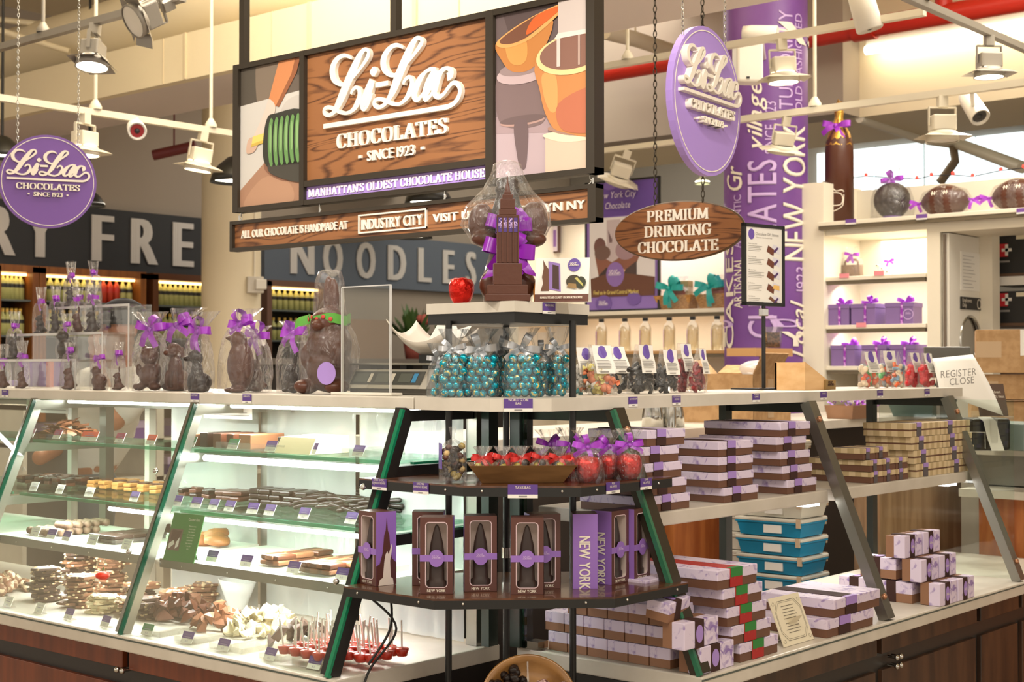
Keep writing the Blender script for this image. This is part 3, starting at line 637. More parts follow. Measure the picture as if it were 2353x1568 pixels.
# ================================================================ the script logo (traced strokes; width of the underline = 1)
def logo(W, depth, k=6, m=0, wk=1.):
    mb = MB(); a, b = .021*wk, .056*wk
    L = [(.222, .332), (.174, .355), (.126, .353), (.087, .328), (.071, .292), (.08, .247), (.112, .217), (.154, .203), (.199, .213), (.25, .244), (.304, .284), (.344, .325), (.348, .353), (.325, .366), (.294, .351), (.26, .309), (.223, .257), (.181, .196), (.147, .143), (.112, .095), (.078, .061), (.035, .052), (.007, .069), (.01, .09), (.042, .095), (.088, .079), (.133, .058), (.182, .047), (.23, .058), (.264, .087), (.283, .127), (.274, .165), (.25, .174), (.226, .16), (.216, .144)]
    wl_ = [a*.5, a, a*1.3, a*1.8, a*2.1, a*1.9, a*1.3, a, a*.9, a, a, a*1.3, a, a, a*1.6, b*.85, b, b, b, b*.8, a*1.2, a, a*1.1, a, a, a*1.1, a, a*.9, a*1.2, b*.7, b*.6, a, a, a*.9, a*.8]
    L2 = [(.604, .333), (.562, .354), (.516, .349), (.477, .32), (.461, .286), (.467, .248), (.497, .216), (.539, .201), (.58, .219), (.628, .249), (.685, .291), (.729, .33), (.74, .351), (.717, .368), (.688, .359), (.653, .318), (.609, .251), (.57, .188), (.538, .132), (.506, .09), (.467, .058), (.424, .049), (.394, .066), (.397, .087), (.434, .092), (.486, .074), (.532, .055), (.58, .049), (.622, .067), (.654, .099), (.67, .138), (.66, .171), (.641, .178), (.615, .163), (.606, .144)]
    wl2 = [a*.5, a, a*1.3, a*1.8, a*2.1, a*1.9, a*1.3, a, a*.9, a, a, a*1.3, a, a, a*1.6, b*.85, b, b, b*.9, a*1.6, a*1.1, a, a*1.1, a, a, a*1.1, a, a*.9, a*1.2, b*.7, b*.6, a, a, a*.9, a*.8]
    st = [(L, wl_), (L2, wl2),
          ([(.378, .197), (.352, .151), (.318, .094), (.308, .065), (.322, .052), (.345, .072), (.365, .103), (.378, .127)], [b*.8, b, b, b*.7, a, a*.9, a*.8, a*.6]),
          ([(.388, .266), (.388, .241), (.388, .216)], [a*.8, b, a*.8]), ([(.402, .167), (.496, .167)], [.026*wk]*2),
          ([(.835, .191), (.801, .198), (.764, .187), (.723, .154), (.695, .112), (.686, .077), (.701, .055), (.726, .063), (.764, .099), (.801, .144), (.835, .189)], [a, a, a, b*.7, b*.8, b*.7, a*1.3, a, a*.8, a*.8, a]),
          ([(.835, .191), (.804, .146), (.776, .102), (.761, .068), (.767, .049), (.795, .061), (.82, .088), (.835, .108)], [b*.7, b, b, b*.7, a*1.2, a*.9, a*.8, a*.6]),
          ([(.914, .143), (.936, .149), (.939, .17), (.914, .187), (.878, .179), (.847, .142), (.829, .1), (.829, .069), (.854, .05), (.89, .061), (.921, .088), (.951, .107), (.981, .101), (1.0, .074), (.996, .041), (.969, .011), (.927, -.004), (.884, -.006), (.648, -.006), (0, -.004)],
           [a*2, b*.7, b*.6, a, a*1.4, b*.8, b*.9, b*.6, a*1.2, a, a, a*1.1, a*1.2, a*1.2, a*1.2, a*1.2, a*1.2, a*1.2, a*1.2, a*1.2])]
    for p, ws in st: mb.join(pen([(x*W, z*W) for x, z in p], [q*W for q in ws], depth, m, k))
    mb.v = [(x-W/2, y, z) for x, y, z in mb.v]
    return mb
def tr(mb, x=0, y=0, z=0): return mb.xf(Matrix.Translation((x, y, z)))
def full_logo(W, depth, chocw=.817, kk=6, since=True):
    mb = logo(W, depth, kk); mb.join(tr(serif('CHOCOLATES', .075*W, chocw*W, depth), 0, 0, -.132*W))
    if since:
        mb.join(fit('SINCE 1923', .056*W, -.175*W, .175*W, -.220*W, depth, .03))
        for sx in (-1, 1): mb.join(tr(pen([(-.012*W, 0), (.012*W, 0)], [.016*W]*2, depth), sx*.235*W, 0, -.193*W))
    return mb
def pt(name, mb, m, par, **k): return mb.build(name, m, par, **k)

# ---------------------------------------------------------------- main hanging sign
sg = thing('hanging_sign', 'big wooden shop sign with white script lettering between two photographs', 'sign', (3.2, 4.02, 1.94), -PI/2)
W_, H_ = 1.592, .518
fr = MB()
for x0, z0, x1, z1 in ((0, 0, W_, .017), (0, H_-.018, W_, H_), (0, 0, .028, H_), (W_-.03, 0, W_, H_), (.352, 0, .374, H_), (1.186, 0, 1.216, H_), (.374, .060, 1.186, .080)):
    e = .022+.0008*(z1-z0 > .4); fr.box(x0, -e, z0, x1, e, z1)
pt('frame', fr, dark_frame, sg)
pt('wood_panel', MB().box(.372, -.006, .078, 1.188, .012, .502), oak_x, sg)
pt('banner', MB().box(.372, -.008, .015, 1.188, .012, .062), lilac, sg)
pt('script_lettering', tr(logo(.611, .014), .469+.3055, -.006, .255), ivory, sg)
pt('serif_lettering', tr(serif('CHOCOLATES', .046, .499, .010), .776, -.006, .255-.0815), ivory, sg)
st_ = tr(fit('SINCE 1923', .034, -.105, .105, 0, .008, .035), .776, -.006, .120)
for sx in (-1, 1): pt('date_dash', tr(pen([(-.007, 0), (.007, 0)], [.009]*2, .008), .776+sx*.140, -.006, .137), ivory, sg)
pt('date_lettering', st_, ivory, sg)
pt('banner_lettering', tr(serif("MANHATTAN'S OLDEST CHOCOLATE HOUSE", .026, .79, .002, lightw=1.1), .779, -.009, .026), mat('pale_lilac_letters', (250, 236, 250), .5), sg)
for k, (px, z1) in enumerate(((.035, 2.1), (.787, 2.1), (1.575, 2.1))):
    pt('hanging_pole', MB().box(px-.013, -.013, H_, px+.013, .013, 4.0-1.94), dark_frame, sg)
for x in (.02, .43, 1.0, 1.56): pt('hook', MB().tube([(x, 0, 0), (x, 0, -.012), (x+.006, 0, -.018), (x-.004, 0, -.026), (x, 0, -.033)], .0022, 6), chrome, sg)
def flat(par, name, polys, y=-.009):
    """printed picture: flat colour shapes laid one on another"""
    mb, ms = MB(), []
    for i, (c, poly) in enumerate(polys):
        m = mat('print_%d_%d_%d' % c, c, .55); 
        if m not in ms: ms.append(m)
        mb.add([(x, y-.0004*i, z) for x, z in poly], [tuple(range(len(poly)))], ms.index(m))
    return mb.build(name, ms, par)
def sm(*poly): return [(p.x, p.y) for p in spl(poly, 5, True)]
def rect(x0, z0, x1, z1): return [(x0, z0), (x1, z0), (x1, z1), (x0, z1)]
def ell(cx, cz, rx, rz, n=28, a0=0, a1=2*PI): return [(cx+rx*math.cos(a0+(a1-a0)*i/(n-1)), cz+rz*math.sin(a0+(a1-a0)*i/(n-1))) for i in range(n)]
x, b, t, r_ = .026, .015, .502, .354
ph = [((84, 76, 66), rect(x, b, r_, t)), ((128, 112, 96), sm((.12, .36), (.2, .36), (.25, .46), (.24, .56), (.12, .56))), ((104, 92, 82), sm((.27, .37), (.36, .37), (.36, .43), (.30, .44))), ((206, 200, 192), [(x, b), (r_, b), (r_, .39), (.2, .382), (x, .372)]), ((196, 188, 180), sm((.24, .30), (r_, .29), (r_, .37), (.27, .36))), ((170, 128, 102), [(x, b), (r_, b), (r_, .16), (.2, .19), (x, .075)]), ((182, 140, 112), sm((.05, b), (.30, b), (.28, .09), (.15, .11))),
      ((140, 98, 76), sm((.16, .14), (.26, .09), (.37, .10), (.37, .17), (.2, .19))), ((150, 92, 60), [(.245, t), (.345, t), (.325, .45), (.235, .345), (.2, .36)]), ((206, 134, 86), [(.235, t), (.32, t), (.30, .45), (.215, .345), (.185, .375), (.175, .36)]), ((222, 198, 184), sm((.185, .378), (.218, .348), (.20, .30), (.165, .25), (.125, .23), (.10, .25), (.135, .30), (.165, .345))),
      ((206, 172, 150), sm((.075, .25), (.115, .255), (.13, .235), (.105, .205), (.065, .205))), ((232, 206, 110), [(.09, .222), (.165, .232), (.165, .265), (.10, .258)]), ((208, 176, 80), [(.09, .222), (.165, .232), (.165, .242), (.092, .232)]), ((52, 52, 44), sm((.165, .16), (.155, .23), (.175, .31), (.22, .325), (.37, .31), (.37, .11), (.24, .12))), ((70, 66, 58), sm((.2, .12), (.36, .08), (.36, .16), (.2, .16)))]
for k in range(6): ph += [((104, 146, 84), ell(.200+k*.029, .228, .018, .084, 18)), ((140, 176, 116), ell(.196+k*.029, .24, .006, .05, 14)), ((34, 38, 32), ell(.214+k*.029, .226, .011, .082, 18))]
flat(sg, 'photo_print', [(c, [(min(max(p, x), r_), min(max(q, b), t)) for p, q in po]) for c, po in ph])
x, r_ = 1.216, 1.564
ph = [((108, 92, 92), rect(x, b, r_, t)), ((92, 76, 76), sm((1.3, .40), (1.42, .44), (1.44, .54), (1.25, .54))), ((190, 168, 174), rect(x, b, r_, .15)), ((172, 148, 152), [(x, .15), (r_, .12), (r_, .19), (x, .20)]), ((142, 122, 124), [(x, .20), (r_, .19), (r_, .25), (x, .25)]), ((128, 106, 106), sm((1.22, .31), (1.225, .2), (1.26, .165), (1.35, .155), (1.41, .18), (1.40, .31))), ((184, 148, 140), ell(1.32, .175, .085, .012)), ((112, 92, 92), ell(1.32, .181, .085, .012)),
      ((112, 92, 94), sm((1.29, .17), (1.34, .17), (1.335, .05), (1.315, .04), (1.30, .08))), ((198, 174, 176), ell(1.32, .315, .098, .03)), ((156, 134, 134), ell(1.32, .33, .086, .02)),
      ((196, 128, 66), sm((1.228, .425), (1.245, .36), (1.285, .325), (1.35, .322), (1.395, .36), (1.43, .46))), ((222, 156, 84), sm((1.26, .42), (1.27, .36), (1.31, .34), (1.34, .36), (1.33, .42))), ((232, 168, 100), sm((1.222, .42), (1.26, .398), (1.35, .41), (1.45, .46), (1.49, .492), (1.43, .49), (1.31, .46))), ((120, 76, 56), sm((1.235, .422), (1.27, .408), (1.34, .418), (1.43, .462), (1.47, .488), (1.40, .482), (1.30, .452))), ((214, 100, 44), sm((1.34, .425), (1.42, .455), (1.47, .486), (1.41, .484), (1.36, .465))),
      ((214, 190, 168), rect(1.41, b, r_, .13)), ((238, 220, 190), sm((1.40, .125), (1.48, .098), (1.60, .10), (1.60, .13), (1.48, .132))), ((170, 132, 116), sm((1.42, .14), (1.50, .115), (1.60, .112), (1.60, .14), (1.46, .15))),
      ((202, 134, 78), sm((1.388, .35), (1.392, .25), (1.42, .17), (1.47, .128), (1.62, .12), (1.64, .36))), ((220, 160, 96), sm((1.40, .30), (1.405, .24), (1.43, .19), (1.455, .2), (1.45, .29))), ((190, 110, 80), sm((1.46, .21), (1.60, .24), (1.62, .125), (1.48, .13))), ((242, 210, 152), ell(1.51, .345, .132, .058, 34)), ((138, 98, 84), ell(1.512, .35, .12, .048, 34)),
      ((202, 188, 182), rect(1.46, .405, r_, t)), ((228, 216, 208), [(1.445, .395), (r_, .395), (r_, .407), (1.46, .411)]), ((214, 200, 192), rect(1.455, .315, 1.468, .395)), ((182, 154, 142), rect(1.532, .31, 1.54, .395))]
flat(sg, 'photo_print', [(c, [(min(max(p, x), r_), min(max(q, b), t)) for p, q in po]) for c, po in ph])

# ---------------------------------------------------------------- lower hanging board
hb = thing('hanging_board', 'long narrow wooden board hooked under the big sign', 'sign', (3.2, 4.04, 1.805), -PI/2)
W2, H2 = 1.613, .106
fr = MB()
for x0, z0, x1, z1 in ((0, 0, W2, .012), (0, H2-.012, W2, H2), (0, 0, .014, H2), (W2-.028, 0, W2, H2)):
    e = .018+.0008*(x1-x0 < .1); fr.box(x0, -e, z0, x1, e, z1)
pt('frame', fr, dark_frame, hb); pt('wood_panel', MB().box(.013, -.006, .011, W2-.027, .01, H2-.011), oak_x, hb)
lt = fit('ALL OUR CHOCOLATE IS HANDMADE AT', .028, .055, .594, .044, .006); lt.join(fit('INDUSTRY CITY', .034, .665, .935, .036, .008)); lt.join(fit('VISIT US IN BROOKLYN NY', .026, .98, 1.57, .040, .006))
for a in ((.648, .024, .952, .029), (.648, .080, .952, .085), (.648, .024, .653, .085), (.947, .024, .952, .085)): lt.box(a[0], -.006-.0006*(a[3]-a[1] > .03), a[1], a[2], 0, a[3])
pt('lettering', tr(lt, 0, -.006, 0), ivory, hb)
pt('eye_hook', MB().tube([(.03, 0, H2), (.03, 0, H2+.02)], .003, 6).tube([(1.59, 0, H2), (1.59, 0, H2+.02)], .003, 6).tube([(.45, 0, H2), (.45, 0, H2+.02)], .003, 6).tube([(1.02, 0, H2), (1.02, 0, H2+.02)], .003, 6), chrome, hb)

# ---------------------------------------------------------------- hanging discs and oval
def chainlinks(mb, a, b, s=.012):
    a, b = Vector(a), Vector(b); n = max(2, int((b-a).length/s)); d = (b-a)/n
    for i in range(n):
        p = a+d*(i+.5); e = Vector((1, 0, 0)) if i % 2 else Vector((0, 1, 0))
        mb.tube([p+d.normalized()*s*.62*math.cos(t*PI/4)+e*s*.28*math.sin(t*PI/4) for t in range(9)], s*.09, 4, caps=False)
    return mb
def disc(label, p, rz, rad, chain_to, cm=chrome):
    t = thing('round_sign', label, 'sign', p, rz)
    prof = MB().prism(ell(0, 0, rad, rad, 49)[:-1], -.011, .011, M=XZ); pt('disc', prof, purple if rad < .2 else lilac, t)
    ring = [((rad*.94)*math.cos(a*PI/32), (rad*.94)*math.sin(a*PI/32)) for a in range(65)]
    pt('ring_line', tr(pen(ring, [rad*.014]*65, .001, k=1), 0, -.0115, 0), ivory, t)
    pt('lettering', tr(full_logo(rad*1.68, .012 if rad < .2 else .02, .78), 0, -.011, rad*.04), ivory, t)
    for sx, (dx, dz) in zip((-1, 1), chain_to): pt('chain', chainlinks(MB(), (sx*rad*.62, 0, rad*.78), (sx*rad*.62+dx, 0, dz), .014), cm, t)
    return t
p = at(110, 418, d=5.6); disc('round dark purple hanging sign with script lettering, left', p, math.radians(-27.8), .182, ((0, 4.0-p.z), (0, 4.0-p.z)))
p = at(1619, 234, d=4.3); disc('round lilac sign hanging edge-on to the right of the wooden sign', p, math.radians(6), .223, ((0, 4.0-p.z), (0, 4.0-p.z)))
p = at(1560, 531, d=5.0); ov = thing('oval_sign', 'oval wooden sign lettered PREMIUM DRINKING CHOCOLATE', 'sign', p, math.radians(-80))
e_ = ell(0, 0, .242, .099, 57)[:-1]
pt('board', MB().prism(e_, -.010, .010, M=XZ), oak_x, ov); pt('rim', MB().join(MB().tube([(x, 0, z) for x, z in e_+e_[:1]], .006, 6)), mat('rim_brown', (86, 62, 36), .5), ov)
lt = tr(serif('PREMIUM', .038, .235, .004), 0, -.010, .036); lt.join(tr(serif('DRINKING', .038, .255, .004), 0, -.010, -.018)); lt.join(tr(serif('CHOCOLATE', .038, .305, .004), 0, -.010, -.073))
pt('lettering', lt, ivory, ov)
for sx in (-.09, .09): pt('chain', chainlinks(MB(), (sx, 0, .09), (sx, 0, 4.0-p.z), .022), mat('dark_chain', (60, 52, 40), .4, .6), ov)

# ================================================================ counters
ZB, ZT = .695, 1.328
def panelled(name, label, M, length, depth, stile, panel_m, frame_m, knobs, slab_t=.04, over=.035):
    """base cabinet: local x along the front, -y towards the shopper"""
    t = thing(name, label, 'counter', M.to_translation(), M.to_euler().z)
    pt('worktop', MB().box(0, -over, ZB-slab_t, length, depth, ZB, bev=.004), white_lam, t)
    pt('edge_groove', MB().box(0, -over-.001, ZB-.010, length, -over+.002, ZB-.006), mat('groove_dark', (84, 92, 84), .5), t)
    pt('carcass', MB().box(.0, .012, .06, length, depth-.02, ZB-slab_t), frame_m, t)
    xs = [0]+stile+[length]
    for a, b in zip(xs, xs[1:]):
        if b-a < .1: continue
        pt('drawer_front', MB().box(a+.015, -.004, ZB-slab_t-.055, b-.015, .014, ZB-slab_t-.004, bev=.002), panel_m, t)
        d_ = pt('door_panel', MB().box(a+.02, -.002, .10, b-.02, .014, ZB-slab_t-.10, bev=.002), panel_m, t)
    for x, z in knobs:
        for sx in (-.012, .012): pt('knob', MB().ball((x+sx, -.022, z), .0085, 10).tube([(x+sx, -.015, z), (x+sx, .005, z)], .004, 6), chrome, t)
    return t
ML = Matrix.Translation((2.24, 4.95, 0)) @ rotz(-PI/2)
panelled('base_counter', 'low counter with red-brown wood panels under the glass case', ML, 4.95-2.42, .53, [.85, 1.68], cherry, mat('black_brown', (34, 26, 22), .4), [(1.68, .60), (.85, .60)])
MR = Matrix.Translation((2.77, 1.845, 0))
panelled('base_counter', 'low counter with dark brown doors under the gift box shelves', MR, 2.5, .52, [.94, 1.62, 1.96], mat('dark_door', (70, 48, 34), .4, fn=N((52, 36, 26), (82, 56, 38), scale=(5, 5, .8), nscale=3)), mat('dark_door_frame', (44, 40, 36), .4), [(1.02, .585), (1.02, .56)])
# white ledges on top
tag(MB().box(2.46, 2.425, ZT-.03, 2.98, 5.0, ZT, bev=.003).build('counter_ledge', white_lam), 'long white ledge on top of the glass case', 'ledge')
lc_ = MB().prism([(2.46, 2.42), (2.46, 2.18), (2.56, 2.08), (4.83, 2.08), (4.83, 2.50), (2.86, 2.50), (2.86, 2.42)], ZT-.03, ZT)
tag(lc_.build('counter_ledge', white_lam), 'white ledge round the corner and along the gift box shelves', 'ledge')

# ---------------------------------------------------------------- sloping glass display case (left)
dc = thing('display_case', 'sloping glass display case of chocolates with lit shelves', 'display case', (2.205, 2.44, ZB))
o_ = Vector((2.205, 2.44, ZB))
def L_(p): return Vector(p)-o_
BAY = [2.46, 3.27, 4.09, 4.92]
def fx_(z): return 2.215+(z-ZB)/(1.298-ZB)*.24          # front plane of the case at height z
for i, y in enumerate(BAY):
    m = black_metal if i == 0 else steel
    pt('front_leg', MB().bar(L_((fx_(ZB)+.012, y, ZB+.001)), L_((fx_(1.298)+.012, y, 1.297)), .036 if i == 0 else .03, .03, up=(-1, 0, .4)), m, dc)
    pt('glass_edge', MB().bar(L_((fx_(ZB)-.006, y-.012, ZB+.001)), L_((fx_(1.298)-.006, y-.012, 1.297)), .011 if i == 0 else .006, .012, up=(-1, 0, .4)), glass_green if i == 0 else mat('dark_green_edge', (24, 74, 54), .15, spec=.6), dc)
    pt('rear_post', MB().box(*L_((2.705, y-.018, ZB+.001)), *L_((2.735, y+.018, 1.297))), steel, dc)
    for z in (1.0, .79): pt('bolt', MB().ball(L_((fx_(z)-.012, y-.005, z+.12)), .008, 8), chrome, dc)
    for z in (1.283, 1.150, .988): pt('cross_rail', MB().box(*L_((fx_(z)+.02, y-.010, z-.014)), *L_((2.71, y+.010, z+.012))), m, dc)
pt('rear_rail', MB().box(*L_((2.70, 2.45, 1.27)), *L_((2.735, 4.92, 1.297))), steel, dc)
for a, b in zip(BAY, BAY[1:]):
    g = MB().prism([(fx_(ZB)-.004, ZB+.004), (fx_(ZB)+.001, ZB+.004), (fx_(1.295)+.001, 1.295), (fx_(1.295)-.004, 1.295)], a+.016, b-.016, M=Matrix(((1, 0, 0, -o_.x), (0, 0, 1, -o_.y), (0, 1, 0, -o_.z), (0, 0, 0, 1))))
    pt('front_glass', g, glass, dc)
    for z, fxx, th in ((1.174, 2.44, .009), (1.012, 2.395, .009)):
        sh = pt('glass_shelf', MB().box(*L_((fxx+.004, a+.02, z-th)), *L_((2.70, b-.02, z))), clear('shelf_glass', (214, 234, 224), .10), dc)
        pt('green_edge', MB().box(*L_((fxx, a+.02, z-th)), *L_((fxx+.004, b-.02, z))), clear('shelf_edge', (120, 200, 170), .2, haze=.25, hazecol=(90, 190, 150)), sh)
        ya, yb = a+.03, b-.03
        if a > 3.2: ya, yb = (a+.02, a+.36) if z < 1.1 else (0, 0)
        if a > 4: ya = yb = 0
        if yb: pt('light_strip', MB().tube([L_((fxx+.03, ya, z-th-.016)), L_((fxx+.03, yb, z-th-.016))], .009 if z > 1.1 else .006, 8), led, sh)
    sh = pt('steel_shelf', MB().box(*L_((2.335, a+.02, .876)), *L_((2.70, b-.02, .886))), white_gloss, dc)
    pt('lip', MB().box(*L_((2.328, a+.02, .862)), *L_((2.336, b-.02, .886))), steel, sh)
    for k in range(4): pt('screw', MB().ball(L_((2.327, a+.12+k*(b-a-.24)/3, .872)), .003, 6), chrome, sh)
for ya, yb in ((2.50, 3.24), (3.30, 4.06)): pt('top_light', MB().tube([L_((2.56, ya, 1.290)), L_((2.56, yb, 1.290))], .005, 8), led, dc)
film = clear('plastic_film', (220, 224, 222), .25, .15, haze=.62, hazecol=(196, 198, 194), bump=(7, .5, (1, 1.6, .25)))
for y0, y1 in ((2.48, 2.86), (2.88, 3.25), (3.29, 3.70)):
    n = 24; vs = []
    for i in range(n+1):
        for k in range(9): vs.append(L_((2.698+.006*noise.noise((i*.5, k*.35, y0*9)), y0+(y1-y0)*i/n, ZB+.008+(.59)*k/8)))
    pt('plastic_curtain', MB().add(vs, [(i*9+k, i*9+9+k, i*9+10+k, i*9+k+1) for i in range(n) for k in range(8)], 0, True), film, dc)
for y in (2.87, 3.72, 3.86, 4.3): pt('rear_upright', MB().box(*L_((2.715, y-.012, ZB+.002)), *L_((2.74, y+.012, 1.27))), white_lam, dc)
for y in (2.87, 3.68):  # fill lamps over every shelf, added even where no strip is fitted
    for z in (1.16, .99): lamp('case_fill_light', 'AREA', (2.47 if z > 1.1 else 2.43, y, z-.03), 2.4, (1, .98, .95), (2.52, y, .3), .70, .03)
    lamp('case_fill_light', 'AREA', (2.52, y, 1.27), 3.0, (1, .98, .95), (2.55, y, .3), .70, .03)
    lamp('case_fill_light', 'AREA', (2.44, y, .855), 2.2, (1, .98, .95), (2.45, y, .3), .70, .03)
lamp('case_fill_light', 'AREA', (2.5, 4.45, 1.27), 3, (1, .98, .95), (2.5, 4.45, .3), .6, .03)  # added fill, this bay has no strip
# notices taped under the ledge inside the case
for i, (px, py, w) in enumerate(((110, 938, 95), (525, 950, 110))):
    a, b = at(px-w/2, py, X=2.62), at(px+w/2, py, X=2.62); t = thing('case_notice', ['white paper notice taped inside the case at far left', 'white paper notice taped inside the case near its middle'][i], 'notice', ((a.x+b.x)/2, (a.y+b.y)/2, a.z), -PI/2); hw = (a-b).length/2
    MB().box(-hw, -.002, -.014, hw, 0, .03).build('sheet', paper, t); MB().box(-hw*.9, -.003, -.004, hw*.9, -.002, -.002).box(-hw*.9, -.003, .004, hw*.8, -.002, .006).build('print_lines', mat('grey_ink', (150, 146, 142), .7), t)

# ---------------------------------------------------------------- open gift box shelves (right)
gs = thing('shelf_unit', 'open white shelf unit with sloping steel legs for gift boxes', 'shelf unit', (2.77, 1.81, ZB))
o_ = Vector((2.77, 1.81, ZB))
def fy_(z): return 1.822+(z-ZB)/(1.298-ZB)*.245
for i, x in enumerate((2.795, 3.735, 4.69)):
    m = mat('bronze_leg', (70, 62, 50), .4, .5) if i == 0 else steel
    pt('front_leg', MB().bar(L_((x, fy_(ZB)+.008, ZB+.001)), L_((x, fy_(1.298)+.008, 1.297)), .042, .03, up=(0, -1, .4)), m, gs)
    pt('rear_post', MB().box(*L_((x-.03 if i == 0 else x-.03, 2.335, ZB+.001)), *L_((x+.004, 2.36, 1.297))), mat('dark_steel', (64, 66, 62), .4, .6), gs)
    pt('cross_rail', MB().box(*L_((x-.012, fy_(1.28)+.01, 1.268)), *L_((x+.012, 2.34, 1.297))), mat('dark_steel'), gs)
    pt('bolt', MB().ball(L_((x-.004, fy_(.76)-.012, .76)), .009, 8).ball(L_((x-.004, fy_(1.25)-.012, 1.25)), .009, 8), mat('copper_bolt', (190, 140, 110), .3, .8), gs)
    if i != 1: pt('floor_clip', MB().box(*L_((x-.03, 2.29, ZB+.001)), *L_((x+.01, 2.33, ZB+.02))), chrome, gs)
pt('glass_edge', MB().bar(L_((2.775, fy_(ZB)-.002, ZB+.001)), L_((2.775, fy_(1.298)-.002, 1.297)), .010, .012, up=(0, -1, .4)), mat('dull_green_edge', (52, 112, 84), .2, spec=.6), gs)
for a, b in ((2.82, 3.715), (3.755, 4.67)): pt('shelf', MB().box(*L_((a, 2.0, 1.014)), *L_((b, 2.335, 1.048)), bev=.003), white_lam, gs)
for x in (3.68, 4.62): pt('shelf_light', MB().box(*L_((x-.05, 2.02, 1.004)), *L_((x+.02, 2.06, 1.013))), led, gs)
pt('side_glass', MB().box(*L_((4.70, 1.85, ZB+.003)), *L_((4.705, 2.33, 1.29))), glass, gs)
lamp('shelf_lamp', 'AREA', (4.2, 2.2, 1.0), 1.0, (1, .96, .9), (4.2, 2.1, 0), .8, .1)

# ---------------------------------------------------------------- corner stand with stepped shelves
cs = thing('corner_stand', 'stepped corner stand with dark wooden shelves on black poles', 'display stand', (2.6, 2.2, 0))
o_ = Vector((2.6, 2.2, 0))
def pl_(poly): return [(x-o_.x, y-o_.y) for x, y in poly]
PA, PB_, PCn = at(1031, 900, d=3.42), at(1316, 900, d=3.42), at(1163, 900, d=3.56)
for q in (PA, PB_, PCn): pt('pole', MB().tube([(q.x-o_.x, q.y-o_.y, .0), (q.x-o_.x, q.y-o_.y, 1.51)], .0082, 12), black_metal, cs)
pt('pole_collar', MB().tube([(PCn.x-o_.x, PCn.y-o_.y, .93), (PCn.x-o_.x, PCn.y-o_.y, .955)], .0115, 12), chrome, cs)
low = [(2.25, 2.44), (2.25, 2.155), (2.525, 1.875), (2.81, 1.875), (2.81, 2.15), (2.52, 2.44)]
upp = [(2.345, 2.49), (2.345, 2.157), (2.507, 1.953), (2.86, 1.953), (2.86, 2.1), (2.50, 2.49)]
def edged(name, poly, z0, z1):
    s = pt(name, MB().prism(pl_(poly), z1-.004, z1), dark_wood, cs); pt('edge_band', MB().prism(pl_(poly), z0, z1-.004), black_metal, s)
    for (xa, ya), (xb, yb) in zip(poly[:3], poly[1:4]):
        d = Vector((xb-xa, yb-ya)); nn = Vector((d.y, -d.x)).normalized()
        for k in (.16, .84): q = Vector((xa, ya))+d*k; pt('screw', MB().ball((q.x-o_.x, q.y-o_.y, (z0+z1)/2), .0035, 6), chrome, s)
edged('lower_shelf', low, .877, .90); edged('upper_shelf', upp, 1.114, 1.138)
tp = [(2.5, 2.42), (2.5, 2.14), (2.78, 2.14), (2.78, 2.42)]
pt('top_shelf', MB().prism(pl_(tp), 1.527, 1.552), white_lam, cs); pt('top_rail', MB().prism(pl_([(2.505, 2.42), (2.505, 2.145), (2.78, 2.145), (2.78, 2.42)]), 1.502, 1.527), black_metal, cs)
pt('foot_shelf', MB().prism(pl_([(2.2, 2.40), (2.2, 2.1), (2.47, 1.83), (2.75, 1.83), (2.75, 2.33), (2.7, 2.38)]), .46, .485), dark_wood, cs)
pt('power_cord', MB().tube(spl([L_((2.29, 2.40, .877)), L_((2.34, 2.36, .80)), L_((2.30, 2.41, .70)), L_((2.25, 2.40, .6))], 8), .003, 6).tube(spl([L_((2.36, 2.40, .877)), L_((2.33, 2.37, .80)), L_((2.29, 2.40, .72))], 8), .003, 6), ink, cs)
# end frames of the corner, with green glass sides
eg = thing('corner_glass', 'green-edged glass panels closing the inner corner behind the stand', 'glass panel', (2.73, 2.38, ZB))
MB().box(-.012, .03, .003, -.006, .04, .6).box(.03, -.05, .003, .04, -.044, .6).build('post_glass', clear('thick_glass', (150, 190, 170), .2), eg)
MB().box(-.02, .025, .003, .016, .05, .6).box(.02, -.042, .003, .046, -.01, .6).build('corner_post', mat('green_black_post', (36, 48, 42), .3), eg)
for z in (.30, .47): MB().box(-.30+.05, .062, z, -.03, .074, z+.006).build('shelf_edge_strip', glass_green, eg)
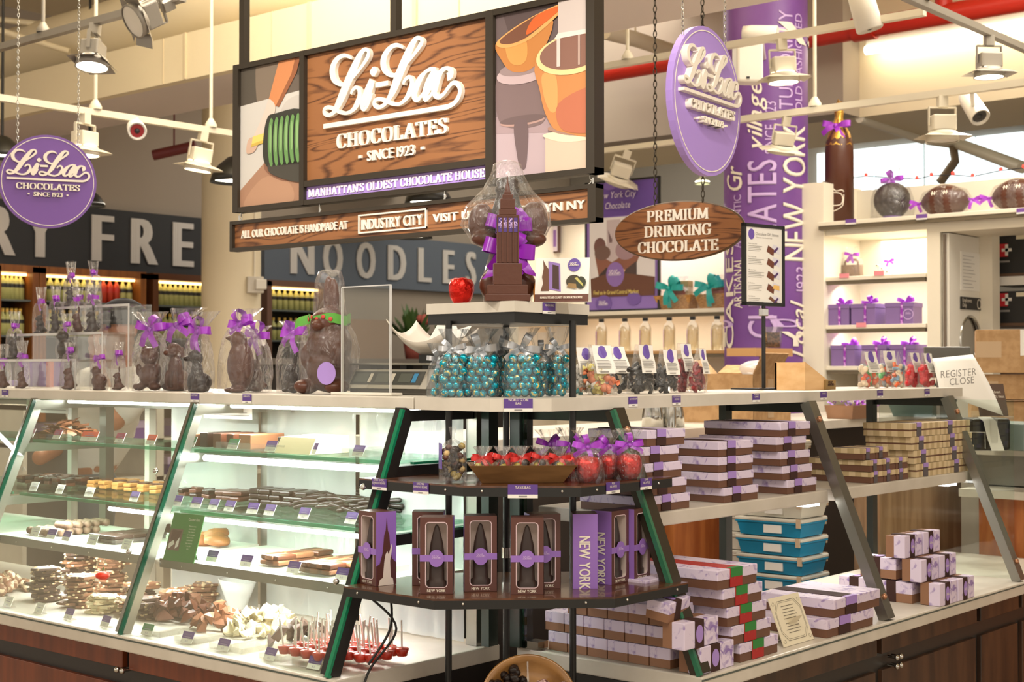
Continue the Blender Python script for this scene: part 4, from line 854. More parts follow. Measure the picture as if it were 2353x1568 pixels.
# ================================================================ goods: materials and builders
milk = mat('milk_chocolate', (84, 44, 27), .38, spec=.5, bump=(60, .08)); darkc = mat('dark_chocolate', (40, 24, 18), .33, bump=(60, .08)); whitec = mat('white_chocolate', (240, 226, 188), .45)
tan = mat('light_milk_chocolate', (134, 84, 56), .45); caram = mat('caramel', (190, 128, 66), .45); toffee_red = mat('candied_red', (196, 52, 34), .3, coat=.4)
box_brown = mat('box_brown', (112, 76, 58), .55); band_brown = mat('band_brown', (70, 48, 44), .75, spec=.2)
def toile(nt, b):
    n, r = noisy(nt, b, (146, 120, 186), (228, 214, 237), nscale=26, lo=.32, hi=.45, detail=5, dist=1.6)
lid_toile = mat('lilac_toile', (222, 206, 232), .5, fn=toile)
def plaidf(nt, b):
    L = nt.links.new; tc = nt.nodes.new('ShaderNodeTexCoord'); w1 = nt.nodes.new('ShaderNodeTexWave'); w1.inputs['Scale'].default_value = 15; w1.wave_type = 'BANDS'; w1.bands_direction = 'DIAGONAL'
    r = nt.nodes.new('ShaderNodeValToRGB'); r.color_ramp.interpolation = 'CONSTANT'; e = r.color_ramp.elements; e[0].color = (*S(196, 172, 130), 1); e[1].position = .5; e[1].color = (*S(222, 200, 160), 1)
    mp = nt.nodes.new('ShaderNodeMapping'); mp.inputs['Scale'].default_value = (1, 1, 0); L(tc.outputs['Object'], mp.inputs['Vector']); L(mp.outputs['Vector'], w1.inputs['Vector']); L(w1.outputs['Fac'], r.inputs['Fac']); L(r.outputs['Color'], b.inputs['Base Color'])
plaid = mat('tan_plaid', (210, 188, 146), .6, fn=plaidf)
film_bag = clear('cellophane', (252, 252, 252), .16, .08, haze=.015, bump=(34, .8, (1, 1, .5)))
pouch = clear('clear_pouch', (252, 252, 252), .12, .08, haze=.03, bump=(30, .5, (1, 1, 1)))
gold = mat('gold_foil', (226, 178, 84), .3, .9, bump=(40, .4)); silver_ribbon = mat('silver_ribbon', (190, 192, 196), .3, .5)
teal_foil = mat('teal_foil', (20, 158, 172), .2, .7, fn=N((16, 158, 178), (226, 202, 120), nscale=120, lo=.56, hi=.60)); red_foil = mat('red_foil', (214, 34, 24), .2, .7, bump=(45, .6)); red_ribbon = mat('red_ribbon', (206, 44, 40), .35)
wood_bowl_m = mat('bowl_wood', (150, 106, 56), .3, coat=.3, fn=N((120, 82, 40), (170, 124, 70), scale=(4, 4, 14), nscale=3, lo=.3, hi=.7))
rib_me = {}
def bow(par, z, s, seed=0, m=None, loops=2, x=0, y=0, name='bow', tails=2, wf=1.25):
    """tied ribbon: loops, tails and a knot"""
    m = m or purple_satin; r = random.Random(seed); mb = MB(); wd = s*.30*wf
    for i in range(loops):
        a = (.15 if i % 2 else PI-.15)+r.uniform(-.35, .35)*(1 if i < 2 else 1.6); a = a if i < 2 else (PI/2+r.uniform(-.9, .9))
        d = Vector((math.cos(a), 0, math.sin(a)*.8)); side = Vector((-d.z, 0, d.x)).normalized(); ky = r.uniform(.22, .34)
        P = spl([d*s*q+Vector((0, -s*(h-.1), 0)) for q, h in ((0, 0), (.35, ky), (.8, ky*1.25), (1.02, .1), (.82, -ky*.7), (.4, -ky*.5), (0, 0))], 5)
        mb.strip(P, [wd*(.4+.6*min(1, min(k, len(P)-1-k)/7)) for k in range(len(P))], [side+Vector((0, .25*math.sin(k*.5), 0)) for k in range(len(P))])
    for i in range(tails):
        a = (-.9 if i % 2 else PI+.9)+r.uniform(-.5, .5); d = Vector((math.cos(a), 0, math.sin(a))); side = Vector((-d.z, 0, d.x))
        mb.strip(spl([(0, 0, 0), d*s*.5+Vector((0, -.22*s, .05*s)), d*s*1.05+Vector((0, -.1*s, 0))], 5), wd*.85, [side+Vector((0, .3, 0))]*11)
    mb.ball((0, -.04*s, 0), s*.16, 8)
    mb.xf(Matrix.Translation((x, y, z))); return mb.build(name, m, par)
def cello(par, rx, ry, neck, top, fan, seed=0, m=None, nr=.012, name='cellophane', lean=0., pleat=7):
    r = random.Random(seed); n = 36; prof = [(1.0, 0), (1.05, .08), (1.06, .3), (1.02, .55), (.85, .78), (.5, .93), (0, 1)]; vs = []; rows = 0
    def ring(fx, fy, z, amp, pl=0.):
        for j in range(n):
            a = 2*PI*j/n; q = 1+amp*noise.noise((math.cos(a)*2.2+seed*3.1, math.sin(a)*2.2, z*38))+pl*math.cos(a*pleat+seed)
            vs.append((fx*math.cos(a)*q+lean*max(0, z-neck), fy*math.sin(a)*q, z))
    for f, h in prof: ring(nr+(rx-nr)*f, nr+(ry-nr)*f, h*neck, .14 if h < .95 else .05); rows += 1
    for k in (.25, .6, 1): ring(nr+(fan-nr)*k, nr+(fan*.45-nr)*k, neck+(top-neck)*k*(1+0*r.random()), .1, .22*k); rows += 1
    fs = [(i*n+j, i*n+(j+1) % n, (i+1)*n+(j+1) % n, (i+1)*n+j) for i in range(rows-1) for j in range(n)]
    return MB().add(vs, fs, 0, True).build(name, m or film_bag, par)
def figure(par, balls, m, vox, name='chocolate_figure', it=4):
    mb = MB()
    for c, r, sc in balls: mb.ball(c, r, 14, sc=sc)
    return soft(mb.build(name, m, par), vox, it)
RAB = lambda h: [((0, 0, .16*h), .2*h, (.85, .95, .85)), ((0, -.02*h, .36*h), .17*h, (.8, .85, 1.05)), ((0, -.05*h, .58*h), .13*h, (.85, 1.05, .95)), ((0, -.16*h, .55*h), .06*h, (1, 1.2, .8)), ((-.05*h, .03*h, .82*h), .055*h, (.7, .7, 3.0)), ((.05*h, .03*h, .82*h), .055*h, (.7, .7, 3.0)),
                 ((-.12*h, -.14*h, .06*h), .075*h, (.9, 1.7, .7)), ((.12*h, -.14*h, .06*h), .075*h, (.9, 1.7, .7)), ((-.1*h, -.13*h, .36*h), .05*h, (.8, 1, 2)), ((.1*h, -.13*h, .36*h), .05*h, (.8, 1, 2)), ((0, .2*h, .14*h), .06*h, (1, 1, 1))]
BEAR = lambda h: [((0, 0, .30*h), .24*h, (1, .85, 1.05)), ((0, -.02*h, .70*h), .20*h, (1, .9, .95)), ((-.14*h, 0, .86*h), .07*h, (1, .7, 1)), ((.14*h, 0, .86*h), .07*h, (1, .7, 1)), ((0, -.17*h, .67*h), .08*h, (1.1, .8, .8)), ((-.2*h, -.1*h, .08*h), .1*h, (1.3, 1.4, .8)), ((.2*h, -.1*h, .08*h), .1*h, (1.3, 1.4, .8)), ((-.24*h, -.06*h, .42*h), .07*h, (.9, 1, 2)), ((.24*h, -.06*h, .42*h), .07*h, (.9, 1, 2))]
DOG = lambda h: [((0, .08*h, .2*h), .2*h, (.9, 1.1, 1)), ((0, -.04*h, .42*h), .15*h, (.9, .9, 1.6)), ((0, -.08*h, .74*h), .15*h, (.95, 1.0, .95)), ((0, -.24*h, .69*h), .08*h, (.9, 1.4, .8)), ((-.14*h, -.02*h, .70*h), .06*h, (.6, 1, 1.9)), ((.14*h, -.02*h, .70*h), .06*h, (.6, 1, 1.9)), ((-.09*h, -.16*h, .2*h), .06*h, (.9, .9, 3)), ((.09*h, -.16*h, .2*h), .06*h, (.9, .9, 3)), ((-.2*h, -.02*h, .08*h), .09*h, (1, 1.5, .9)), ((.2*h, -.02*h, .08*h), .09*h, (1, 1.5, .9)), ((0, 0, .03*h), .2*h, (1.05, 1.15, .2))]
PENG = lambda h: [((0, 0, .42*h), .25*h, (.95, .85, 1.6)), ((0, -.04*h, .82*h), .14*h, (.95, 1.0, 1.0)), ((-.09*h, -.13*h, .85*h), .05*h, (1.0, 2.0, .8)), ((-.24*h, 0, .42*h), .07*h, (.5, 1, 3.2)), ((.24*h, 0, .42*h), .07*h, (.5, 1, 3.2)), ((-.1*h, -.1*h, .04*h), .09*h, (1, 1.6, .5)), ((.1*h, -.1*h, .04*h), .09*h, (1, 1.6, .5))]
CHICK = lambda h: [((0, 0, .34*h), .32*h, (1, .95, 1.0)), ((-.06*h, -.1*h, .74*h), .2*h, (1, .95, 1)), ((-.2*h, -.22*h, .74*h), .07*h, (1.6, 1.2, .7)), ((.28*h, .06*h, .42*h), .12*h, (1.2, .7, 1.1)), ((0, 0, .04*h), .3*h, (1, .9, .2))]
def wrapped(label, p, h, kind, m, neck, top, fan=.045, seed=0, rz=-PI/2, rx=None, bs=.04, lean=0., ry=None, bm=None, grp=None, cat='chocolate figure', loops=2):
    t = thing('wrapped_chocolate_figure', label, cat, p, rz, grp); rx = rx or h*.30
    figure(t, kind(h), m, max(.0028, h*.022)); cello(t, rx, ry or rx*.9, neck, top, fan, seed, lean=lean); bow(t, neck, bs, seed, bm, loops); return t
ZL = ZT+.0005
def onl(px, X=2.6, z=ZL): p = at(px, 895, X=X); p.z = z; return p
def onr(px, Y=2.25, z=ZL): p = at(px, 895, Y=Y); p.z = z; return p

# ---------------------------------------------------------------- acrylic riser with wrapped figures, left end of the ledge
rs = thing('acrylic_riser', 'clear acrylic three-step riser holding wrapped chocolate rabbits', 'display riser', (2.62, 3.9, ZL), -PI/2)
def rl(px, X): return -(at(px, 895, X=X).y-3.9)
STEP = ((-40, 197, 2.60, 1.425), (45, 258, 2.66, 1.512), (148, 318, 2.72, 1.602))
for a, b, X, z in STEP:
    x0, x1, yf, hz = rl(a, X), rl(b, X), X-2.62, z-ZL; 
    pt('step', MB().box(x0, yf-.035, hz-.006, x1, yf+.05, hz).box(x1-.004, yf-.035, 0, x1, yf+.05, hz-.006).box(x0, yf+.046, 0, x1-.004, yf+.05, hz-.006), acrylic, rs)
    pt('bright_edge', MB().box(x0, yf-.038, hz-.007, x1, yf-.035, hz+.001).box(x1-.005, yf-.038, 0.001, x1, yf-.035, hz-.007), clear('acrylic_edge', (240, 236, 232), .3, haze=.5), rs)
x1 = rl(312, 2.74); pt('side_post', MB().box(x1-.014, .10, 0, x1, .114, 1.602-ZL-.008), acrylic, rs)
FIG = [  # px, X, base z, height, kind, milk?, neck, top, label
 (33, 2.60, 1.425, .098, RAB, darkc, .108, .165, 'slim dark chocolate rabbit on the lowest acrylic step, bow looped to the right'),
 (8, 2.58, ZL, .085, RAB, milk, .098, .15, 'wrapped chocolate rabbit cut by the left edge, standing on the ledge'),
 (51, 2.575, ZL, .082, RAB, milk, .105, .16, 'small wrapped chocolate rabbit on the ledge under the lowest acrylic step'),
 (93, 2.66, 1.512, .092, RAB, darkc, .108, .160, 'leftmost wrapped rabbit on the middle acrylic step'),
 (128, 2.66, 1.512, .094, RAB, darkc, .112, .160, 'second wrapped rabbit from the left on the middle acrylic step'),
 (162, 2.72, 1.602, .088, RAB, darkc, .106, .155, 'left one of the two tall wrapped rabbits on the top acrylic step'),
 (214, 2.72, 1.602, .088, RAB, darkc, .108, .150, 'right one of the two tall wrapped rabbits on the top acrylic step'),
 (178, 2.65, 1.512, .092, RAB, milk, .112, .150, 'wrapped rabbit on the middle step below the left tall rabbit'),
 (212, 2.65, 1.512, .100, RAB, darkc, .116, .155, 'wrapped rabbit at the right end of the middle acrylic step'),
 (152, 2.60, 1.425, .100, CHICK, darkc, .110, .150, 'dark wrapped chick at the right end of the lowest acrylic step'),
 (160, 2.555, ZL, .098, RAB, milk, .118, .150, 'milk chocolate rabbit on the ledge in front of the acrylic riser'),
 (228, 2.565, ZL, .080, CHICK, milk, .098, .172, 'plump wrapped chick with a wide clear fan top and tied purple bow'),
 (272, 2.60, ZL, .078, RAB, milk, .110, .15, 'small wrapped rabbit just behind the plump chick'),
 (345, 2.60, ZL, .150, BEAR, milk, .185, .24, 'round-bellied wrapped chocolate bear right of the acrylic riser'),
 (406, 2.645, ZL, .165, DOG, milk, .200, .25, 'wrapped chocolate dog half behind the dark seated dog'),
 (456, 2.545, ZL, .138, DOG, darkc, .172, .23, 'dark seated dog in cellophane above the first purple ledge tag'),
 (553, 2.58, ZL, .180, PENG, milk, .190, .235, 'tall wrapped chocolate penguin on the white ledge'),
 (590, 2.66, ZL, .135, RAB, milk, .16, .19, 'wrapped rabbit hidden behind the penguin'),
 (675, 2.63, ZL, .115, RAB, darkc, .165, .20, 'dark rabbit in a wide cellophane bag beside the giant rabbit')]
for i, (px, X, z, h, kd, m, nk, tp_, l) in enumerate(FIG):
    big = i >= 13
    wrapped(l, onl(px, X, z), h, kd, m, nk, tp_, .06 if big else .034, i+1, -PI/2+R.uniform(-.35, .35) if i > 12 else -PI/2-.5+R.uniform(-.3, .3), rx=h*(.37 if kd in (BEAR, PENG, CHICK) else .33)*(1.35 if i == 18 else 1), bs=.056 if big else .034, lean=(.9 if i in (14, 15, 16) else .3 if i == 6 else 0), loops=3 if big else 2)
# giant rabbit with a green dotted ribbon
gr = thing('wrapped_chocolate_figure', 'giant chocolate rabbit in cellophane with a green dotted ribbon', 'chocolate figure', onl(757, 2.60), -PI/2+.2)
h = .30
figure(gr, [((0, 0, .07), .062, (1.05, 1, 1.1)), ((0, 0, .13), .062, (1, 1, 1.1)), ((0, -.005, .185), .05, (1, 1.05, .95)), ((.005, .01, .255), .022, (.8, .7, 2.6)), ((-.012, .012, .265), .02, (.8, .7, 2.7)), ((-.05, -.035, .02), .03, (1, 1.4, .7)), ((.05, -.035, .02), .03, (1, 1.4, .7)), ((0, -.05, .18), .02, (1, 1, .8)), ((.05, -.03, .10), .02, (1, 1, 1.8)), ((-.05, -.03, .10), .02, (1, 1, 1.8))], milk, .004)
vs, n, zs = [], 32, ((0, .075), (.05, .082), (.11, .086), (.16, .075), (.195, .052), (.205, .05), (.24, .042), (.30, .040), (.325, .034), (.332, .02))
for z, r in zs:
    for j in range(n):
        a = 2*PI*j/n; q = 1+.16*noise.noise((math.cos(a)*2, math.sin(a)*2, z*30)); vs.append((r*math.cos(a)*q, r*.85*math.sin(a)*q, z))
MB().add(vs, [(i*n+j, i*n+(j+1) % n, (i+1)*n+(j+1) % n, (i+1)*n+j) for i in range(len(zs)-1) for j in range(n)], 0, True).build('cellophane', film_bag, gr)
gx = [(.058*math.cos(a*PI/12), .052*math.sin(a*PI/12), .198+.004*math.sin(a)) for a in range(25)]
gb = MB().strip(gx, .026, (0, 0, 1)).build('green_ribbon', mat('green_ribbon', (96, 170, 66), .4), gr)
MB().join(MB().add([], [])).join(MB()).strip([(-.05, -.02, .20), (-.08, -.03, .193), (-.10, -.02, .185)], .026, (0, .2, 1)).build('ribbon_tail', mat('green_ribbon'), gr)
for k in range(7): a = -PI*.95+k*.34; obj('ribbon_dot', MB().ball((0, 0, 0), .006, 8, sc=(1, .2, 1)).mesh('dot', mat('red_dot', (206, 70, 60), .5)), gr, (.0595*math.cos(a), .0535*math.sin(a), .198+.006*(k % 2)), a+PI/2)
MB().prism(ell(0, 0, .03, .03, 24)[:-1], 0, .001, M=XZ).build('round_sticker', lilac, gr, (.045, -.075, .055))
# paper notices and carton behind the riser
q = at(95, 850, X=2.90); tag(MB().box(q.x-.05, q.y-.07, 1.35, q.x+.05, q.y+.05, 1.425).box(q.x-.055, q.y-.075, ZL, q.x+.05, q.y+.14, 1.35).build('gift_carton', [purple]), 'purple carton standing behind the acrylic riser', 'box')
q = at(116, 850, X=2.83); tag(MB().box(q.x-.01, q.y-.012, ZL, q.x+.005, q.y+.012, 1.428).build('red_box', mat('red_card', (206, 84, 60), .5)), 'narrow red box in front of the purple carton', 'box')

# ---------------------------------------------------------------- counter scale, pan and acrylic guard
sl = thing('counter_scale', 'grey electronic counter scale with three displays', 'scale', onl(895, 2.62), -PI/2)
sb = MB().prism([(-.02, .016), (.14, .016), (.14, .066), (.012, .066)], -.142, .15, M=Matrix(((0, 0, 1, 0), (1, 0, 0, 0), (0, 1, 0, 0), (0, 0, 0, 1))))
pt('body', sb, mat('scale_grey', (176, 170, 158), .4), sl); pt('base', MB().box(-.14, -.01, .0, .15, .14, .016, bev=.003), mat('scale_base', (96, 92, 86), .4), sl)
def slope(x0, z0, x1, z1, lift): return [(x, -.02+(z-.016)*.64-lift, z) for x, z in ((x0, z0), (x1, z0), (x1, z1), (x0, z1))]
pt('display_panel', MB().add(slope(-.135, .026, .125, .060, .001), [(0, 1, 2, 3)]), mat('display_dark', (70, 72, 70), .25), sl)
for a, b in ((-.125, -.075), (-.045, .005), (.04, .085)): pt('display', MB().add(slope(a, .032, b, .055, .002), [(0, 1, 2, 3)]), mat('lcd', (92, 96, 90), .15), sl)
for a, b, m in ((-.072, -.06, white_lam), (.008, .022, white_lam), (.088, .104, mat('blue_key', (60, 140, 190), .4))): pt('key_label', MB().add(slope(a, .032, b, .055, .002), [(0, 1, 2, 3)]), m, sl)
for x in (-.09, .02, .1): pt('support', MB().box(x-.012, .03, .066, x+.012, .055, .076), black_metal, sl)
pt('platter', MB().box(-.15, .0, .076, .15, .15, .082, bev=.002), steel, sl)
q = onl(990, 2.70, ZL); pn = thing('scale_pan', 'white plastic scoop pan resting on the scale', 'pan', (q.x, q.y, ZL+.090), -PI/2)
vs = []; n = 18
for i in range(n+1):
    u = -1+2*i/n
    for k in range(9):
        v = -1+2*k/8; vs.append((u*.112+.005, v*.055, .012+.06*abs(u)**2.0*(.6 if u > 0 else 1)+.035*v*v))
MB().add(vs, [(i*9+k, (i+1)*9+k, (i+1)*9+k+1, i*9+k+1) for i in range(n) for k in range(8)], 0, True).build('scoop', mat('pan_white', (228, 218, 206), .35), pn).modifiers.new('wall', 'SOLIDIFY').thickness = .003
pt('stem', MB().box(-.025, -.02, -.008, .025, .02, .014), black_metal, pn)
pt('paper_sheet', MB().add([(-.04, .03, .05), (.07, .04, .055), (.03, .06, .098), (-.02, .055, .105)], [(0, 1, 2, 3)]).join(MB().add([(.0, .0, .045), (.11, .01, .06), (.10, .05, .09), (.03, .03, .07)], [(0, 1, 2, 3)])), paper, pn).modifiers.new('wall', 'SOLIDIFY').thickness = .0006
ag = thing('acrylic_guard', 'upright clear acrylic guard panel in front of the scale', 'sneeze guard', onl(841, 2.535), -PI/2)
pt('panel', MB().box(-.088, -.003, .004, .088, .003, .276), clear('guard_acrylic', (244, 244, 240), .05, haze=.015, fres=.18), ag)
pt('bright_edge', MB().box(-.0885, -.0035, .276, .0885, .0035, .279).box(.0875, -.0035, .004, .090, .0035, .276).box(-.090, -.0035, .004, -.0875, .0035, .276), clear('acrylic_edge'), ag); pt('foot', MB().box(-.112, -.02, 0, .112, .02, .007, bev=.002), white_gloss, ag)
q = onl(868, 2.78); tag(MB().lathe([(0, 0), (.045, 0), (.05, .03), (.042, .055), (0, .075)], 20).build('blue_bowl', mat('blue_plastic', (70, 80, 170), .35), None, q), 'blue plastic bowl behind the scale', 'bowl')

# ---------------------------------------------------------------- teal foil ball bags
fb = MB().ball((0, 0, 0), .0106, 12).mesh('foil_ball', teal_foil)
def teal_bag(label, p, w_, h, seed, rz):
    t = thing('bag_of_foil_balls', label, 'bag of candy', p, rz, 'bags of teal foil balls'); r = random.Random(seed); k = 0
    nx = max(2, int(w_/.0175)); nz = int(h/.0165)
    for iz in range(nz):
        for ix in range(nx):
            for iy in range(2):
                x = (ix-(nx-1)/2)*.0182+(.008 if iz % 2 else -.001)+r.uniform(-.003, .003); y = (iy-.5)*.020+r.uniform(-.003, .003); z = .011+iz*.0162+r.uniform(-.003, .003)
                if abs(x) > w_/2 or k > 98: continue
                obj('foil_ball', fb, t, (x, y, z), (r.uniform(0, 6), r.uniform(0, 6), r.uniform(0, 6))); k += 1
    cello(t, w_*.58, .031, h*1.14, h*1.62, w_*.55, seed, m=clear('silver_film', (246, 248, 250), .2, .1, haze=.015, fres=.25, bump=(30, .6)), pleat=9)
    bow(t, h*1.14, w_*.62, seed+5, silver_ribbon, 3)
TB_ = [(1040, 2.60, .054, .100, 0, 'leftmost of the front teal foil ball bags, next to the left pole'), (1010, 2.68, .05, .08, .2, 'bag of teal foil balls half hidden behind the leftmost one'), (1102, 2.615, .075, .100, 1, 'wide bag of teal foil balls second from the left pole'), (1148, 2.68, .06, .102, 2, 'bag of teal foil balls behind the middle of the row'),
       (1198, 2.60, .072, .102, 3, 'central teal foil ball bag with the big silver bow above the globe tag'), (1243, 2.68, .055, .096, 4, 'bag of teal foil balls tucked behind and right of the central one'), (1283, 2.66, .05, .104, 5, 'rightmost teal foil ball bag beside the right pole')]
for px, dd, w_, h, s_, l in TB_:
    q = at(px, 905, d=3.40+(dd-2.6)*1.0); q.z = ZL; teal_bag(l, q, w_, h, s_, -PI/4)

# ---------------------------------------------------------------- printed pouches of sweets
def pouchbag(label, p, w_, h, fill, rz=0, lean=.25, seed=0, lumps=26, kind='ball'):
    t = thing('candy_pouch', label, 'bag of candy', p, rz); r = random.Random(seed); fh = h*.62
    cols = fill
    for i in range(lumps):
        z = .010+(fh-.012)*i/lumps; y = r.uniform(-.010, .010)+z*lean; x = r.uniform(-.42, .42)*w_
        mm = cols[r.randrange(len(cols))]; s = r.uniform(.009, .0125)
        if kind == 'ball': mb = MB().ball((0, 0, 0), s, 8, sc=(1.25, .9, .9))
        elif kind == 'wrap': mb = MB().ball((0, 0, 0), s*.95, 8, sc=(1.2, 1, 1)).lathe([(.002, s), (.008, s*1.9)], 6).lathe([(.008, -s*1.9), (.002, -s)], 6)
        else: mb = MB().tube(spl([(-s*1.3, 0, 0), (0, s*.4, s*.5), (s*1.3, 0, 0)], 4), s*.55, 6)
        o = mb.build('sweet', mm, t, (x, y, z), (r.uniform(0, 6), r.uniform(0, 6), r.uniform(0, 6)))
    vs = []; prof = [(0, 1, .020), (.012, 1.02, .024), (.3, 1.0, .024), (.5, .96, .018), (.75, .92, .009), (.9, .9, .004), (1, .88, .0015)]; n = 20
    for f, wx, th in prof:
        for j in range(n):
            a = 2*PI*j/n; q = 1+.1*noise.noise((math.cos(a)*2+seed, math.sin(a)*2, f*9)); vs.append((w_/2*wx*math.copysign(abs(math.cos(a))**.6, math.cos(a))*q, th*math.sin(a)*q+f*h*lean, f*h))
    MB().add(vs, [(i*n+j, i*n+(j+1) % n, (i+1)*n+(j+1) % n, (i+1)*n+j) for i in range(len(prof)-1) for j in range(n)], 0, True).build('pouch', pouch, t)
    lw_ = w_*.36
    def lp(x, z, off): return (x, z*lean-.0265*max(.25, min(1, (h*1.0-z)/(h*.5)))-off, z)
    lab = MB().add([lp(x, z, .0) for z in (h*.98, h*.8, h*.62, h*.42) for x in (-lw_, lw_)], [(0, 2, 3, 1), (2, 4, 5, 3), (4, 6, 7, 5)]); lb = lab.build('label', paper, t)
    MB().add([lp(.5*lw_*math.cos(a*PI/10), h*.85+.6*lw_*math.sin(a*PI/10), .001) for a in range(20)], [tuple(range(20))]).build('badge', mat('badge_purple', (110, 84, 170), .5), lb)
    tl = MB()
    for k in range(6): z = h*(.68-k*.03); tl.add([lp(x, zz, .001) for x, zz in ((-lw_*.8, z), (lw_*.8*r.uniform(.5, 1), z), (lw_*.7, z+.0015), (-lw_*.8, z+.0015))], [(0, 1, 2, 3)])
    tl.add([lp(x, zz, .001) for x, zz in ((-lw_*.6, h*.445), (lw_*.3, h*.445), (lw_*.3, h*.47), (-lw_*.6, h*.47))], [(0, 1, 2, 3)]); tl.build('label_text', mat('grey_ink'), lb)
    return t
pastel = [mat('candy%d' % i, c, .4) for i, c in enumerate(((90, 190, 196), (244, 236, 220), (236, 222, 140), (240, 150, 110), (244, 240, 232)))]
lic = [mat('licorice', (34, 31, 30), .3)]; redl = [mat('red_licorice', (132, 34, 38), .35)]; gummy = [mat('gum%d' % i, c, .3) for i, c in enumerate(((236, 110, 60), (240, 220, 190), (110, 190, 120), (230, 80, 60), (150, 160, 170)))]; cherry_r = [mat('cherry_sweet', (214, 26, 38), .25)]
blue_w = [mat('bluew', (140, 170, 196), .3), mat('gum0'), mat('gum1')]
for a in [('pouch of pastel taffy next to the stand pole, label facing out', 1345, 2.30, .072, .125, pastel, -.35, .05, 1, 20, 'wrap'), ('pouch of white, yellow and orange taffy in front of its neighbours', 1385, 2.245, .075, .13, pastel[1:], -.3, .12, 2, 24, 'wrap'), ('pouch of black licorice behind the taffy', 1425, 2.33, .08, .13, lic, -.1, .2, 3, 20, 'stick'),
          ('large front pouch of black licorice with a white label', 1470, 2.24, .09, .132, lic, .15, -.1, 4, 34, 'stick'), ('second front pouch of black licorice, right of the large one', 1527, 2.26, .085, .12, lic, .1, -.1, 5, 30, 'stick'), ('tall pouch of red licorice with its label upright', 1566, 2.31, .08, .14, redl, .2, -.05, 6, 28, 'stick'), ('end pouch of red licorice nearest the oval wooden sign', 1600, 2.25, .07, .125, redl, .35, -.1, 7, 24, 'stick'),
          ('round-bellied pouch of mixed gummy sweets at left of its row', 1996, 2.24, .09, .125, gummy, .0, .0, 8, 40, 'ball'), ('pouch of gummies standing behind the mixed gummy pouch', 2040, 2.27, .07, .13, gummy, -.3, .0, 9, 24, 'ball'), ('blue striped pouch of sweets turned sideways between gummies and cherries', 2064, 2.22, .06, .125, blue_w, .6, .0, 10, 24, 'stick'),
          ('pouch of cherry red sweets, the left of the pair', 2098, 2.27, .075, .125, cherry_r, .0, .0, 11, 36, 'ball'), ('pouch of cherry red sweets, the right of the pair', 2128, 2.22, .08, .122, cherry_r, .1, .0, 12, 36, 'ball')]:
    l, px, Y, w_, h, fill, rz, ln, sd, n, kd = a; pouchbag(l, onr(px, Y), w_, h, fill, rz-.15, ln, sd, n, kd)

# ---------------------------------------------------------------- sign holder, wooden tray, folded card, tower, apples
sh_ = thing('sign_holder', 'black framed price list on a tall black pole', 'sign', onr(1755, 2.40), math.radians(-9.6))
pt('foot', MB().box(-.09, -.06, 0, .09, .06, .004), black_metal, sh_); pt('pole', MB().tube([(0, 0, .004), (0, 0, .27)], .0065, 10), black_metal, sh_); pt('clamp', MB().box(-.012, -.012, .235, .012, .012, .26, bev=.003), chrome, sh_)
z0, z1, hw = .268, .530, .1
fr = MB().box(-hw, -.006, z0, hw, .006, z0+.011).box(-hw, -.006, z1-.011, hw, .006, z1).box(-hw, -.006, z0, -hw+.012, .006, z1).box(hw-.012, -.006, z0, hw, .006, z1)
pt('frame', fr, black_metal, sh_); pt('sheet', MB().box(-hw+.01, -.003, z0+.01, hw-.01, .003, z1-.01), paper, sh_)
pt('badge', MB().prism(ell(-.062, z1-.034, .014, .017, 20)[:-1], -.0045, -.003, M=XZ), mat('badge_purple'), sh_)
lt = tr(text('Chocolate Gift Boxes', .010, .9, align='L'), -.042, -.004, z1-.036); lt.join(tr(text("Manhattan's oldest chocolate house", .0042, .9, align='L'), -.038, -.004, z1-.045))
for k in range(5):
    zz = z1-.066-k*.042; lt.join(tr(text(('Classic Assortment', 'Dark Assortment', 'Milk Assortment', 'Truffle Boxes', 'Nut Collection')[k], .0042, .9, align='L'), -.077, -.004, zz))
    for j in range(4): lt.box(-.077, -.0042, zz-.006-j*.005, -.077+R.uniform(.05, .078), -.0038, zz-.005-j*.005)
pt('lettering', lt, mat('grey_ink'), sh_)
for k in range(5):
    zz = z1-.082-k*.041; flat(sh_, 'box_picture', [((226, 222, 232), [(.035, zz), (.075, zz-.012), (.078, zz+.012), (.045, zz+.02)]), ((112, 62, 44), [(.012, zz-.004), (.045, zz-.018), (.05, zz+.002), (.02, zz+.016)]) if k < 4 else ((120, 80, 60), [(.02, zz+.008), (.07, zz-.016), (.072, zz-.008), (.03, zz+.016)]), ((84, 56, 110), [(.045, zz-.002), (.064, zz+.012), (.07, zz+.008), (.052, zz-.008)]) if k != 3 else ((236, 190, 110), [(.04, zz), (.074, zz-.006), (.074, zz+.01), (.046, zz+.012)])], y=-.0035)
wt_ = thing('wooden_tray', 'pale wooden wedge-shaped sample tray with a dark label', 'tray', onr(1781, 2.33), 0)
pine = mat('pine', (232, 186, 130), .5, fn=N((222, 174, 118), (240, 200, 148), scale=(1.5, 5, 9), nscale=4, lo=.3, hi=.7))
side = [(0, 0), (.165, 0), (.165, .022), (0, .088)]
for yy in (-.10, .0): pt('side_panel', MB().prism(side, yy-.006, yy, M=XZ), pine, wt_)
pt('bottom', MB().box(0, -.10, 0, .165, 0, .008), pine, wt_); pt('back', MB().box(0, -.10, .008, .006, 0, .086), pine, wt_); pt('front_lip', MB().box(.159, -.10, .008, .165, 0, .022), pine, wt_)
pt('sloping_floor', MB().add([(.006, -.10, .06), (.159, -.10, .012), (.159, -.006, .012), (.006, -.006, .06)], [(0, 1, 2, 3)]), pine, wt_)
lbp = pt('label_plate', MB().box(.120, -.113, .0, .185, -.107, .030), mat('kraft_dark', (150, 120, 70), .6), wt_); tr(logo(.04, .0005, 3), .152, -.114, .012).build('plate_lettering', band_brown, lbp)
